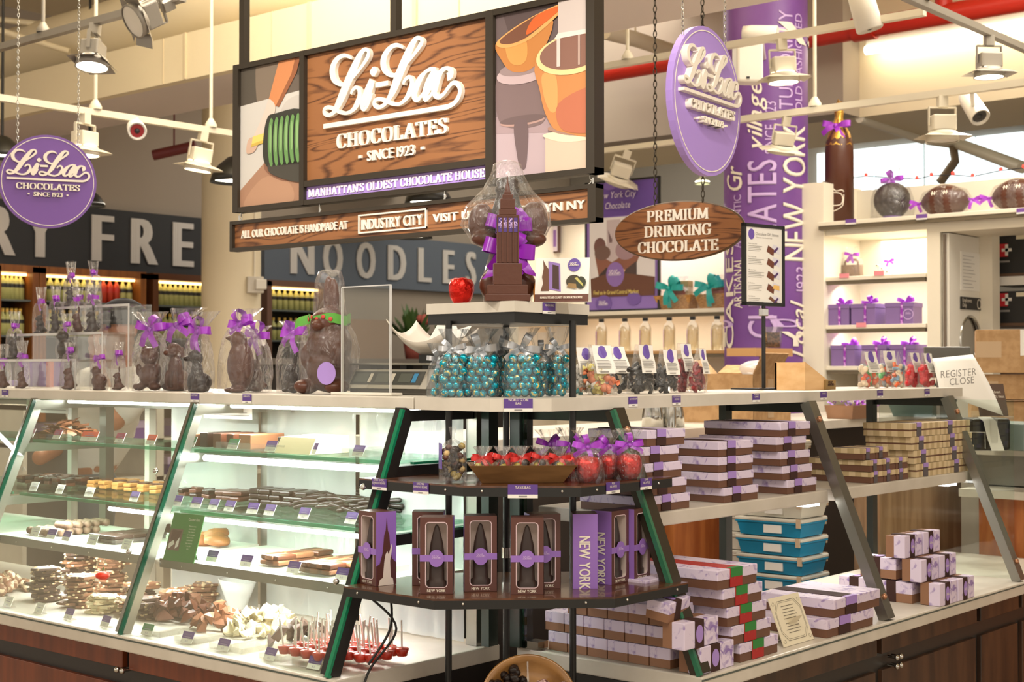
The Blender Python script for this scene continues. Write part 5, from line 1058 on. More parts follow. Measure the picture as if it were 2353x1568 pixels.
# tiered top: foil apple, chocolate tower, wrapped chocolate bunch, folded card
ZTT = 1.5525
def apple_shape(mb, r): 
    return mb.lathe([(.0, .10*r), (.3*r, .02*r), (.62*r, 0), (.86*r, .5*r), (1.0*r, 1.0*r), (.98*r, 1.45*r), (.8*r, 1.85*r), (.45*r, 1.96*r), (.18*r, 1.86*r), (0, 1.75*r)], 22)
def facet(mb, s, a=.05): mb.v = [tuple(Vector(p)*(1+a*noise.noise((p[0]*s, p[1]*s, p[2]*s)))) for p in mb.v]; return mb
q = at(1060, 694, d=3.45); ap = tag(facet(apple_shape(MB(), .031), 90, .06).build('foil_apple', red_foil, None, (q.x, q.y, ZTT)), 'red foil wrapped apple on the top white shelf', 'chocolate apple')
q = at(1166, 690, d=3.34); tw = thing('chocolate_tower', 'milk chocolate model of a stepped skyscraper on the top shelf', 'chocolate model', (q.x, q.y, ZTT), -PI/4)
tm = MB()
for w0, d0, za, zb in ((.104, .04, 0, .016), (.092, .036, .016, .038), (.066, .034, .038, .088), (.050, .030, .088, .200), (.040, .026, .200, .214), (.034, .024, .214, .238), (.024, .02, .238, .248), (.016, .014, .248, .255)): tm.box(-w0/2, -d0/2, za, w0/2, d0/2, zb, bev=.0012)
for x in (-.024, -.012, 0, .012, .024): tm.box(x-.0016, -.018, .09, x+.0016, -.0145, .198)
tm.lathe([(.007, .255), (.005, .27), (.0025, .275), (.001, .292)], 10); pt('tower', tm, milk, tw)
rb = pt('ribbon_band', MB().box(-.0265, -.0165, .160, .0265, .016, .193), deep_purple, tw); tr(full_logo(.045, .0003, .8, 3, False), 0, -.0168, .175).build('band_lettering', lilac_ink, rb)
# wrapped chocolate bunch behind the tower
q = at(1166, 690, d=3.47); cb = thing('wrapped_chocolate_bunch', 'big cellophane bag of rounded chocolate shapes tied with purple ribbons', 'wrapped chocolate', (q.x, q.y, ZTT), -PI/4)
figure(cb, [((0, 0, .05), .05, (1.1, .7, 1)), ((0, 0, .12), .045, (1, .7, 1.3)), ((-.062, 0, .195), .036, (.95, .8, 1.35)), ((.064, 0, .20), .036, (1.0, .8, 1.35)), ((-.05, -.02, .155), .03, (1.3, .8, .7)), ((.055, -.02, .155), .03, (1.3, .8, .7)), ((-.035, -.01, .045), .035, (1, .8, 1.1)), ((.035, -.01, .045), .035, (1, .8, 1.1))], milk, .004, 'chocolate_shapes')
MB().lathe([(.02, .165), (.043, .185), (.04, .22), (.03, .25), (.026, .268), (.03, .272), (.03, .28), (.026, .284), (.028, .295), (.018, .305), (0, .308)], 24, sy=.8).build('dark_bell_shape', darkc, cb)
vs, n, zs = [], 40, ((0, .058), (.05, .062), (.09, .05), (.125, .045), (.145, .085), (.19, .108), (.235, .095), (.275, .058), (.31, .04), (.338, .034), (.347, .015))
for z, r in zs:
    for j in range(n):
        a = 2*PI*j/n; k = 1+.16*noise.noise((math.cos(a)*2.5, math.sin(a)*2.5, z*26)); vs.append((r*math.cos(a)*k, r*.62*math.sin(a)*k, z))
MB().add(vs, [(i*n+j, i*n+(j+1) % n, (i+1)*n+(j+1) % n, (i+1)*n+j) for i in range(len(zs)-1) for j in range(n)], 0, True).build('cellophane', film_bag, cb)
for k, (x, z, s, sd) in enumerate(((0, .185, .055, 3), (0, .125, .062, 8))): bow(cb, z, s, sd, mat('printed_purple_ribbon', (150, 36, 186), .32, spec=.6), 4, x=x, y=-.045, name='purple_bow', wf=1.9)
MB().strip(spl([(-.02, -.045, .12), (-.035, -.052, .08), (-.05, -.06, .06)], 4), .032, (1, 0, .3)).strip(spl([(.02, -.045, .12), (.04, -.052, .085), (.055, -.06, .065)], 4), .032, (1, 0, -.3)).build('ribbon_tail', mat('printed_purple_ribbon'), cb)
q = at(1290, 694, d=3.36); fc = thing('folded_card', 'white tent card picturing a statue, a box and a chocolate egg', 'card', (q.x, q.y, ZTT), math.radians(-62))
fcp = Matrix.Rotation(-.2, 4, 'X')
pt('front_leaf', MB().box(-.064, -.001, 0, .064, 0, .106).xf(fcp), paper, fc); pt('back_leaf', MB().box(-.064, 0, 0, .064, .001, .106).xf(Matrix.Translation((0, .042, 0)) @ Matrix.Rotation(.2, 4, 'X')), paper, fc)
cd = flat(fc, 'card_print', [((104, 64, 52), rect(-.064, 0, .064, .018)), ((110, 72, 52), [(-.05, .026), (-.03, .026), (-.032, .06), (-.03, .075), (-.04, .088), (-.047, .102), (-.045, .08), (-.048, .06), (-.045, .045)]), ((150, 120, 190), [(-.03, .03), (-.002, .024), (-.006, .092), (-.034, .098)]), ((70, 46, 42), [(-.022, .032), (-.006, .029), (-.009, .086), (-.024, .09)]), ((108, 84, 168), ell(.028, .088, .015, .016, 20)), ((66, 58, 40), ell(.028, .048, .018, .016, 16)), ((52, 56, 40), ell(.045, .045, .012, .015, 16)), ((150, 120, 76), [(.012, .034), (.036, .03), (.034, .042), (.016, .044)]), ((190, 180, 100), [(.03, .055), (.052, .034), (.05, .042), (.036, .058)])], y=-.0015)
cd.data.transform(fcp); lt = tr(serif('MANHATTANS OLDEST CHOCOLATE HOUSE', .005, .1, .0), 0, -.006, .0065); lt.join(tr(logo(.022, 0, 3), .028, -.006, .085)); lt.xf(fcp); pt('card_lettering', lt, ivory, fc)
q = at(1238, 690, d=3.44); tag(MB().lathe([(0, 0), (.012, 0), (.014, .03), (.01, .05), (0, .054)], 12).build('candy_jar', mat('amber_candy', (216, 140, 60), .4), None, (q.x, q.y, ZTT)), 'small amber sweet standing beside the tent card', 'candy')
# ---------------------------------------------------------------- upper dark shelf: bean bag, tray of small bags, apples
ZU = 1.1385
q = at(1040, 1106, d=3.29); q.z = ZU; eb_ = thing('bean_bag', 'small clear bag of brown and cream coated coffee beans', 'bag of candy', q, -.6)
bean = MB().ball((0, 0, 0), .0088, 8, sc=(1, .85, .85)); bm3 = [bean.mesh('bean', m) for m in (darkc, mat('bean_cream', (206, 176, 122), .25), darkc, mat('bean_olive', (170, 150, 90), .25), milk)]
for k in range(46): obj('bean', bm3[R.randrange(5)], eb_, (R.uniform(-.021, .021), R.uniform(-.016, .016), .010+k*.0015+R.uniform(0, .004)), (R.random()*6, R.random()*6, 0))
cello(eb_, .030, .024, .098, .125, .008, 3, nr=.004); pt('side_label', MB().box(-.03, -.018, .03, -.0285, .012, .088), mat('badge_purple'), eb_)
q = at(1197, 1112, d=3.30); q.z = ZU; tb_ = thing('wooden_tray', 'rectangular wooden bowl heaped with small ribboned bags', 'tray', q, -PI/4)
def taper(hx, hy, tx, ty, h, wall=.006):
    mb = MB(); o = [(-hx, -hy, 0), (hx, -hy, 0), (hx, hy, 0), (-hx, hy, 0), (-tx, -ty, h), (tx, -ty, h), (tx, ty, h), (-tx, ty, h)]; i_ = [(x*(1-wall/abs(x)), y*(1-wall/abs(y)), max(z, wall)) for x, y, z in o]
    mb.add(o+i_, [(0, 3, 2, 1), (0, 1, 5, 4), (1, 2, 6, 5), (2, 3, 7, 6), (3, 0, 4, 7), (8, 9, 10, 11), (9, 8, 12, 13), (10, 9, 13, 14), (11, 10, 14, 15), (8, 11, 15, 12), (4, 5, 13, 12), (5, 6, 14, 13), (6, 7, 15, 14), (7, 4, 12, 15)]); return mb
pt('bowl', taper(.092, .045, .122, .066, .040), mat('tray_wood', (122, 88, 52), .45, fn=N((100, 70, 38), (140, 104, 64), scale=(2, 8, 8), nscale=4, lo=.3, hi=.7)), tb_)
qb = q
for k in range(9):
    x, y = -.085+(k % 5)*.042+R.uniform(-.006, .006), (-.028 if k < 5 else .018)+R.uniform(-.006, .006)
    w = Matrix.Rotation(-PI/4, 4, 'Z') @ Vector((x, y, 0)); t = thing('taxi_sweet_bag', 'small clear bag of yellow sweets tied with a red ribbon, in the wooden bowl', 'bag of candy', (qb.x+w.x, qb.y+w.y, ZU+.010), -PI/4+R.uniform(-.5, .5), 'small red-ribboned bags in the wooden bowl')
    ys = mat('yellow_sweet', (176, 158, 50), .3)
    for j in range(4): MB().ball((R.uniform(-.012, .012), R.uniform(-.008, .008), .012+.007*j), .010, 8).build('sweet', ys if j % 3 else darkc, t)
    cello(t, .022, .018, .045, .07, .02, k, nr=.004); bow(t, .045, .026, k, red_ribbon, 2)
def red_apple(label, p, s, seed):
    t = thing('wrapped_apple', label, 'chocolate apple', p, -.6+R.uniform(-.3, .3), 'red foil apples in cellophane')
    facet(apple_shape(MB(), .030*s), 90, .07).build('apple', red_foil, t); cello(t, .036*s, .034*s, .079*s, .118*s, .032, seed, nr=.006); bow(t, .079*s, .036, seed+2, None, 3); return t
for px, py, dd, s, l in ((1350, 1106, 3.28, 1.0, 'front left red foil apple in cellophane on the dark shelf'), (1446, 1096, 3.37, 1.0, 'front right red foil apple in cellophane with a tall clear fan'), (1400, 1095, 3.40, .95, 'red foil apple between and behind the two front ones'), (1310, 1090, 3.42, 1., 'red foil apple behind the wooden bowl, nearest the pole'), (1262, 1085, 3.45, .95, 'red foil apple half hidden behind the left of the apple group')):
    q = at(px, py, d=dd); q.z = ZU; red_apple(l, q, s, px)
# ---------------------------------------------------------------- lower dark shelf: boxed chocolate statues
ZLW = .9005
box_m = mat('statue_box_brown', (92, 54, 46), .4); win_b = mat('window_back', (206, 188, 180), .5); sil = mat('chocolate_dark_statue', (46, 30, 26), .4); belt = mat('belt_lilac', (150, 110, 192), .45)
def rrect(x0, z0, x1, z1, r, n=6):
    P = []
    for cx, cz, a in ((x1-r, z1-r, 0), (x0+r, z1-r, 1), (x0+r, z0+r, 2), (x1-r, z0+r, 3)): P += [(cx+r*math.cos((a+i/n)*PI/2), cz+r*math.sin((a+i/n)*PI/2)) for i in range(n+1)]
    return P
def statue_box(label, p, rz):
    t = thing('statue_box', label, 'boxed chocolate', p, rz, 'boxed chocolate statues'); w_, d_, h = .072, .056, .168
    win = rrect(-.024, .014, .024, .157, .008); out = [(-w_/2, 0), (w_/2, 0), (w_/2, h), (-w_/2, h)]
    bm = bmesh.new(); vo = [bm.verts.new((x, -d_/2, z)) for x, z in out]; vi = [bm.verts.new((x, -d_/2, z)) for x, z in win]
    es = [bm.edges.new((vo[i], vo[(i+1) % 4])) for i in range(4)]+[bm.edges.new((vi[i], vi[(i+1) % len(vi)])) for i in range(len(vi))]; bmesh.ops.triangle_fill(bm, edges=es, use_beauty=True)
    mb = MB().frombm(bm, 0); c = [(-w_/2, -d_/2), (w_/2, -d_/2), (w_/2, d_/2), (-w_/2, d_/2)]
    for i in (1, 2, 3):
        a, b = c[i], c[(i+1) % 4]; mb.add([(*a, 0), (*b, 0), (*b, h), (*a, h)], [(0, 1, 2, 3)], 1 if i != 2 else 0)
    mb.add([(*q, h) for q in c], [(0, 1, 2, 3)], 0); mb.add([(*q, 0) for q in c], [(3, 2, 1, 0)], 0)
    n = len(win); mb.add([(x, -d_/2, z) for x, z in win]+[(x*.96, -d_/2+.03, z) for x, z in win], [(i, n+i, n+(i+1) % n, (i+1) % n) for i in range(n)], 2); mb.add([(x*.96, -d_/2+.03, z) for x, z in win], [tuple(range(n))], 2)
    mb.build('carton', [box_m, belt, win_b], t)
    tr(pen(win+win[:1], [.0016]*(n+1), .0003, k=1), 0, -d_/2, 0).build('window_outline', mat('outline_pink', (226, 200, 206), .5), t)
    MB().lathe([(.022, .014), (.022, .026), (.017, .03), (.016, .06), (.018, .075), (.014, .11), (.008, .135), (.004, .148), (0, .152)], 12, c=(0, -d_/2+.012, 0), sy=.5).build('chocolate_statue', sil, t)
    MB().box(-w_/2-.0004, -d_/2-.0012, .071, w_/2+.0004, -d_/2+.002, .085).prism(ell(0, .078, .0165, .019, 24)[:-1], -d_/2-.002, -d_/2-.0005, M=XZ).build('belt', belt, t)
    tr(logo(.020, .0002, 2), 0, -d_/2-.0022, .077).build('belt_lettering', lilac_ink, t)
    tr(text('NEW YORK', .0065, .85, .0, .02), 0, -d_/2-.0006, .004).build('front_lettering', ivory, t)
    s = text('NEW YORK', .026, .62, .0, .03, align='L'); s.v = [(-w_/2-.0012+y, .013-z, .118-x) for x, y, z in s.v]; s.build('side_lettering', ivory, t)
    sk = MB().add([(w_/2+.0008, y, z) for y, z in [(-.028, 0), (.028, 0), (.028, .05), (.016, .06), (.012, .075), (.008, .115), (.004, .125), (.001, .155), (-.002, .125), (-.006, .115), (-.010, .075), (-.018, .05), (-.028, .045)]], [tuple(range(13))]).build('skyline_print', box_m, t)
    MB().add([(w_/2+.0014, y, z) for y, z in [(-.022, 0), (.02, 0), (.018, .014), (.012, .018), (.010, .055), (.016, .085), (.014, .094), (.006, .070), (.002, .078), (-.003, .070), (-.006, .055), (-.010, .018), (-.018, .014)]], [tuple(range(13))]).build('statue_print', ivory, t)
    return t
sb0 = None
for px, py, X, rz, l in ((867, 1349, 2.325, -100, 'leftmost statue box, its purple skyline side turned out'), (1005, 1362, 2.325, -51, 'statue box facing out at the left corner of the lower shelf'), (985, 1346, 2.40, -50, 'statue box hidden behind the one at the left corner'), (1103, 1357, 2.41, -45, 'statue box facing out in the middle left of the lower shelf'),
                        (1211, 1363, 2.448, -49, 'statue box facing out in the middle right of the lower shelf'), (1246, 1352, 2.53, -38, 'statue box peeping out behind the middle right one'), (1342, 1356, 2.60, 42, 'statue box turned so its lettered lilac side faces out'), (1402, 1346, 2.69, 3, 'statue box right of the one turned sideways'), (1452, 1338, 2.765, 5, 'statue box at the right end of the lower shelf')):
    q = at(px, py-4, X=X); q.z = ZLW
    if sb0 is None: sb0 = statue_box(l, q, math.radians(rz))
    else: dup(sb0, q, math.radians(rz), l)
# round wooden bowl at the foot of the stand
q = at(1213, 1560, d=3.16); bw = thing('round_bowl', 'round wooden bowl of dark sweets tilted toward the shopper', 'bowl', (q.x, q.y, .655), (math.radians(55), 0, math.radians(-47)))
pt('bowl', MB().lathe([(0, 0), (.07, .004), (.098, .03), (.104, .05), (.099, .05), (.092, .032), (.066, .012), (0, .01)], 48), wood_bowl_m, bw)
pt('divider', MB().box(-.002, -.09, .012, .002, .09, .042), clear('acrylic'), bw); pt('stand', MB().box(-.05, -.02, -.09, .05, .04, -.004), dark_wood, bw)
berry = MB().ball((0, 0, 0), .011, 8); bmd, bmb = berry.mesh('sweet', mat('black_sweet', (30, 22, 20), .25)), berry.mesh('sweet', mat('amber_sweet', (150, 84, 40), .25))
dm_ = facet(MB().lathe([(0, .012), (.014, .011), (.019, .004), (.019, -.003), (0, -.004)], 14), 160, .25).mesh('seeded_disc', mat('seeded', (150, 106, 100), .6, fn=N((96, 60, 52), (214, 180, 176), nscale=160, lo=.42, hi=.58)))
for k in range(46):
    a, r0 = R.uniform(PI*.5, PI*1.5), .085*math.sqrt(R.random()); obj('sweet', bmb if (R.random() < .25 and a > PI) else bmd, bw, (r0*math.cos(a)-.006, r0*math.sin(a), .022+R.uniform(0, .016)))
for k in range(12):
    a, r0 = R.uniform(-PI/2, PI/2), .078*math.sqrt(R.random()); obj('seeded_disc', dm_, bw, (r0*math.cos(a)+.006, r0*math.sin(a), .024+.0016*k), (R.uniform(-.4, .4), R.uniform(-.4, .4), 0))
# ================================================================ gift boxes on the right
red_print = mat('red_print', (186, 40, 40), .5, fn=N((176, 34, 34), (214, 84, 70), nscale=60, lo=.55, hi=.75)); green_print = mat('green_print', (46, 132, 58), .5)
GB = {}
def gift_box(label, p, w_, d_, h, band='brown', rz=0, grp='lilac lidded gift boxes'):
    """lidded box: local front -y, origin at the middle of the front bottom edge"""
    key = (w_, d_, h, band)
    if key in GB: return dup(GB[key], p, rz, label, grp)
    t = thing('gift_box', label, 'gift box', p, rz, grp); lz = h*.46
    pt('base', MB().box(-w_/2+.002, .002, 0, w_/2-.002, d_-.002, lz+.004), box_brown, t)
    pt('lid', MB().box(-w_/2, 0, lz, w_/2, d_, h, bev=.0015), lid_toile, t)
    x0, x1 = (-w_*.26, -w_*.02) if band == 'brown' else (-w_*.20, w_*.10)
    bm_ = band_brown if band == 'brown' else red_print
    pt('band', MB().box(x0, -.0012, .001, x1, .0, h+.0008).box(x0, 0, h, x1, d_, h+.0012), bm_, t)
    pt('band_tab', MB().box(x0+(.002 if band != 'brown' else .001), -.0022, h*.56, x1-.001, -.0012, h+.0014).box(x0+.002, -.0012, h+.0012, x1-.002, .012, h+.0018), lilac if band == 'brown' else green_print, t)
    GB[key] = t; return t
zs = 1.0485; st = .0402
def stack(name, xr, xl, offs, d_, h, z0, Y, band='brown', gap=.0015):
    n = len(offs); ords = ['bottom', 'second from bottom', 'third from bottom', 'fourth from bottom', 'fifth from bottom']
    for i, o in enumerate(offs):
        w_ = round(xr-xl, 3); lab = f"{'top' if i == n-1 else ords[i]} {'red-banded ' if band == 'red' else ''}lilac gift box {name}"
        gift_box(lab, ((xr+xl)/2+o, Y+R.uniform(0, .004), z0+i*(h+gap)), w_, d_, h, band)
stack('in the stack behind the apples', 3.029, 2.864, (0, -.017, -.034, -.047, -.020), .18, .0385, zs, 2.012)
stack('of the four-box stack in the middle of the shelf', 3.353, 3.182, (0, -.02, -.022, -.024), .18, .0385, zs, 2.012)
stack('of the tall stack next to the middle steel leg', 3.677, 3.512, (0, -.022, -.037, -.052, -.034), .25, .0385, zs, 2.016)
stack('of the red-banded pile at the front corner', 3.140, 2.962, (0, -.034, -.055, -.074, -.100), .25, .0445, ZB+.0005, 1.826, 'red')
gift_box('upper of two wide flat gift boxes beside the ornate card', (3.545, 1.822, ZB+.048), .262, .22, .0465); gift_box('lower of two wide flat gift boxes beside the ornate card', (3.507, 1.822, ZB+.0005), .262, .22, .0465)
gift_box('gift box in shadow left of the stack behind the apples', (2.846, 2.03, zs), .03, .18, .0385)
# ballotins
BL = {}
def ballotin(label, p, rot, dims=(.118, .066, .062), grp='small lilac ballotin boxes', badge=True):
    key = (dims, badge)
    if key in BL: return dup(BL[key], p, rot, label, grp)
    w_, d_, h = dims; t = thing('ballotin_box', label, 'gift box', p, rot, grp); lz = h*.42
    pt('base', MB().box(-w_/2+.001, -d_/2+.001, 0, w_/2-.001, d_/2-.001, lz+.002), mat('ballotin_brown', (150, 108, 80), .6), t); pt('lid', MB().box(-w_/2, -d_/2, lz, w_/2, d_/2, h, bev=.002), lid_toile, t)
    if badge:
        pt('band', MB().box(-w_*.2, -d_/2-.0008, .0, w_*.06, d_/2+.0008, h+.001), band_brown, t)
        b = pt('badge', MB().prism(ell(-w_*.07, 0, w_*.105, d_*.33, 20)[:-1], h+.001, h+.0016), lilac, t)
        if dims[2] > .0615: pt('badge_lettering', tr(logo(w_*.16, .0, 2), -w_*.07, 0, 0).xf(Matrix.Translation((0, -.004, h+.0019)) @ Matrix(((1, 0, 0, 0), (0, 0, 1, 0), (0, 1, 0, 0), (0, 0, 0, 1)))), ivory, b)
    BL[key] = t; return t
LIE = (math.radians(90), 0, 0); UPX = (0, 0, -PI/2)
bd = (.142, .062, .060)
ballotin('front ballotin box lying with its oval badge out, at the green glass leg', (2.857, 1.885, ZB+.0315), LIE, bd); ballotin('ballotin box stacked on the front one beside the red-banded pile', (2.795, 1.888, ZB+.095), LIE, bd)
ballotin('tilted ballotin box on top of the two lying ones', (2.76, 1.90, ZB+.131), (.16, -.06, .1), (.10, .06, .045), badge=True); ballotin('white-lidded ballotin box above the tilted one', (2.78, 1.97, ZB+.182), (0, 0, 0), (.11, .07, .03), badge=False)
PYR = 0
for r_i, (n, dz) in enumerate(((2, 0), (2, .0665), (2, .133))):
    rn = ('bottom', 'middle', 'top')[r_i]; dy = .052*r_i
    for k in range(2): ballotin(f"{('left', 'right')[k]} lying ballotin box in the {rn} row of the stepped pile", (4.095+k*.128-(.012 if r_i else 0), 1.872+dy, ZB+.0335+dz), LIE)
for k in range(2): ballotin(f"{('first', 'second')[k]} upright ballotin box at the left side of the stepped pile's bottom row", (4.066, 1.955+k*.122, ZB+.0005), UPX)
ballotin("upright ballotin box at the left side of the stepped pile's middle row", (4.066, 2.006, ZB+.0675), UPX)
# grid of small boxes seen through the corner glass
for row, n in enumerate((6, 6, 5)):
    for k in range(n): ballotin(f"small box {('nearest the leg', 'second from the leg', 'third from the leg', 'fourth from the leg', 'fifth from the leg', 'farthest from the leg')[k]} in the {('bottom', 'middle', 'top')[row]} row of the wall of boxes", (2.845, 1.945+k*.0615+(.010 if row == 1 else 0), ZB+.0005+row*.0485), UPX, (.060, .10, .047), 'small boxes behind the corner glass', False)
# plaid boxes
PB = {}
def plaid_box(label, p, w_, d_, h, grp):
    key = (w_, d_, h)
    if key in PB: return dup(PB[key], p, 0, label, grp)
    t = thing('plaid_box', label, 'gift box', p, 0, grp)
    pt('base', MB().box(-w_/2+.001, .001, 0, w_/2-.001, d_-.001, h*.42), plaid if w_ > .15 else box_brown, t); pt('waist', MB().box(-w_/2+.002, .002, h*.4, w_/2-.002, d_-.002, h*.58), box_brown, t); pt('lid', MB().box(-w_/2, 0, h*.54, w_/2, d_, h, bev=.0012), plaid, t)
    x0 = -w_*.28; x1 = x0+.034 if w_ > .15 else x0+.022
    pt('band', MB().box(x0, -.0012, .001, x1, 0, h+.001).box(x0, 0, h, x1, d_, h+.001), mat('band_slate', (92, 84, 88), .5), t); pt('band_tab', MB().box(x0, -.002, h*.72, x1, -.001, h+.0016).box(x0, -.001, h+.001, x1, .01, h+.0018), lilac, t)
    PB[key] = t; return t
for l in range(4):
    for k in range(2): plaid_box(f"{('left', 'right')[k]} plaid box in {('the bottom', 'the second', 'the third', 'the top')[l]} layer of the tall plaid stack", (4.43-l*.016+k*.236, 2.012, zs+l*.0435), .23, .16, .042, 'large tan plaid boxes')
for l in range(2):
    for k in range(3):
        for j in range(2): plaid_box(f"{('left', 'middle', 'right')[k]} small plaid box in the {('bottom', 'upper')[l]} layer of the low plaid pile, {('front', 'back')[j]} row", (4.045-l*.004+k*.086, 2.012+j*.112, zs+l*.035), .084, .108, .034, 'small tan plaid boxes')
for k in range(2): plaid_box(f"{('left', 'right')[k]} plaid box on top of the low plaid pile", (4.03+k*.086, 2.03, zs+.0705), .084, .108, .034, 'small tan plaid boxes')
# ornate card on the base
oc = thing('ornate_card', 'cream card with an ornate frame leaning by the flat gift boxes', 'card', (3.27, 1.845, ZB+.001), 0); lean_ = Matrix.Rotation(-.38, 4, 'X')
pt('leaf', MB().box(-.076, -.001, 0, .076, .001, .125).xf(lean_), mat('cream_card', (236, 226, 200), .6), oc)
fr = MB(); 
for ins, wdt in ((.012, .0012), (.016, .0007)):
    a, b, zt_, c_ = .076-ins, .012+ins*0, .125-ins, .022
    P = [(-a+c_, ins), (a-c_, ins), (a, ins+c_), (a, zt_-c_), (a-c_, zt_), (-a+c_, zt_), (-a, zt_-c_), (-a, ins+c_), (-a+c_, ins)]
    for q0, q1 in zip(P, P[1:]): fr.join(pen([q0, q1], [wdt]*2, 0))
for sx in (-1, 1):
    for zz in (.014, .111): fr.join(pen([(sx*(.062+.008*math.cos(t)*t/6), zz+.008*math.sin(t)*t/6) for t in [k*.7 for k in range(10)]], [.0008]*10, 0, k=3))
for k in range(9): fr.box(-R.uniform(.025, .038), -.0001, .098-k*.008-(.004 if k > 4 else 0), R.uniform(.025, .038), .0001, .0995-k*.008-(.004 if k > 4 else 0))
pt('ornament', tr(fr, 0, -.0016, 0).xf(lean_), mat('ornament_ink', (120, 112, 100), .7), oc); pt('easel', MB().add([(-.02, 0, .07), (.02, 0, .07), (.025, .06, 0), (-.025, .06, 0)], [(0, 1, 2, 3)]), mat('cream_card'), oc)

# ---------------------------------------------------------------- things behind the gift box shelves
bc = thing('rear_counter', 'white-topped rear counter behind the gift box shelves', 'counter', (3.3, 3.0, 0))
pt('top', MB().box(0, 0, 1.135, 3.4, .6, 1.17), white_lam, bc); pt('body', MB().box(.04, .06, 0, 3.36, .56, 1.135), mat('rear_dark', (46, 36, 30), .6), bc)
lo = thing('low_cabinet', 'low orange-brown cabinet carrying the stacked food tubs', 'cabinet', (3.86, 2.52, 0)); pt('body', MB().box(0, 0, 0, .95, .40, .58), cherry, lo); pt('top', MB().box(-.01, -.01, .58, .96, .41, .60), mat('cabinet_top', (150, 116, 86), .5), lo)
tag(MB().box(4.3, 2.93, .0, 4.9, 2.97, 1.13).build('wood_partition', mat('orange_wood', (186, 106, 52), .45, fn=N((166, 88, 40), (196, 118, 60), scale=(5, 5, .7), nscale=4))), 'orange wooden side panel behind the blue tubs', 'panel')
tag(MB().box(4.76, 2.42, .0, 5.6, 2.46, 1.0).build('wood_partition', mat('beige_veneer', (176, 138, 104), .5, fn=N((160, 124, 92), (186, 150, 116), scale=(5, 5, .7), nscale=4))), 'beige wood panel behind the right end of the shelf unit', 'panel')
tubp = {}
def tub(label, p, blue, rz=0):
    if blue in tubp: return dup(tubp[blue], p, rz, label)
    t = thing('food_tub', label, 'storage tub', p, rz, 'stacked food tubs'); c = mat('tub_blue', (20, 132, 172), .4) if blue else mat('tub_white', (212, 206, 190), .5)
    pt('body', taper(.082, .118, .092, .130, .052), c, t); pt('rim', MB().box(-.096, -.134, .045, .096, .134, .052, bev=.002), c, t); pt('lid', MB().box(-.097, -.135, .052, .097, .135, .0635, bev=.003), mat('tub_white', (212, 206, 190), .5), t)
    lb = pt('paper_label', MB().box(-.093, -.05, .012, -.087, .02, .040), paper, t); pt('latch', MB().box(-.101, -.128, .035, -.093, -.112, .066).box(.093, -.128, .035, .101, -.112, .066), mat('latch_tan', (196, 170, 140), .5), t); tubp[blue] = t; return t
q = at(1850, 1345, Y=2.50); x0 = q.x+.10; tz = .601
for i in range(4): tub(f"{('lowest', 'second', 'third', 'highest')[i]} blue food tub in the stack behind the steel leg", (x0-.004*i, 2.645, tz+i*.0667), True, .03*(i % 2))
for i in range(3): tub(f"{('lower', 'middle', 'upper')[i]} off-white food tub on top of the blue tubs", (x0-.02*i, 2.645+.01*i, tz+(4+i)*.0667), False, -.03*i)
q = at(1885, 1085, Y=3.1)
for i in range(8): tub(f"off-white tub in the tall stack beside the middle leg, {('first', 'second', 'third', 'fourth', 'fifth', 'sixth', 'seventh', 'eighth')[i]} up from the counter", (q.x+.02, 3.42, 1.171+i*.0) if False else (4.62, 2.74, tz+i*.0667+.0), False, .02*(i % 3))
for i, (px, l) in enumerate(((1500, 'steel milk pitcher on the rear counter seen under the ledge, left'), (1548, 'steel milk pitcher with a bent handle under the ledge, right'))):
    q = at(px, 960, Y=3.12); t = thing('milk_pitcher', l, 'pitcher', (q.x, 3.12, 1.1705), .3)
    pt('cup', MB().lathe([(0, 0), (.042, 0), (.04, .05), (.034, .085), (.036, .095), (.033, .095), (.031, .08), (0, .06)], 20), chrome, t); pt('handle', MB().tube(spl([(.038, 0, .08), (.07, 0, .075), (.07, 0, .03), (.04, 0, .02)], 5), .004, 6), chrome, t)
# open cardboard box
q = at(1775, 860, Y=3.08); cbx = thing('cardboard_box', 'open cardboard box with its flaps up behind the sign pole', 'cardboard box', (q.x, 3.08, 1.1705), .12)
wd, dp, hh = .19, .17, .20
bx = MB(); 
for a in ((-wd, 0, -wd+.004, dp*2), (wd-.004, 0, wd, dp*2), (-wd, 0, wd, .004), (-wd, dp*2-.004, wd, dp*2)): bx.box(a[0], a[1], 0, a[2], a[3], hh)
pt('body', bx, card_m, cbx)
for nm, P in (('front', [(-wd, 0, hh), (wd*.35, 0, hh), (wd*.3, -.05, hh+.085), (-wd*1.2, -.06, hh+.085)]), ('right', [(wd, 0, hh), (wd, dp*2, hh), (wd+.13, dp*2+.02, hh+.035), (wd+.13, -.02, hh+.03)]), ('back', [(-wd, dp*2, hh), (wd, dp*2, hh), (wd, dp*2+.06, hh+.06), (-wd, dp*2+.06, hh+.06)])):
    fl = pt('flap', MB().add(P, [(0, 1, 2, 3)]), card_m, cbx); fl.modifiers.new('thick', 'SOLIDIFY').thickness = .004
pt('tape', MB().box(-.05, -.001, .02, .01, 0, hh-.02), mat('clear_tape', (196, 166, 130), .3), cbx)
vs = []
tag(facet(MB().ball((0, 0, 0), .07, 12, sc=(1.2, 1, .55)), 40, .3).build('crumpled_wrap', clear('wrap_film', (245, 245, 245), .3, .2, haze=.35), None, (q.x+.11, 3.22, 1.1705+hh+.02)), 'crumpled clear wrap sticking out of the open cardboard box', 'wrapping')
q = at(1640, 895, Y=2.9); us = thing('drink_urn', 'steel hot drink tap with a curved side handle behind the candy pouches', 'dispenser', (q.x, 3.1, 1.1705), -.3)
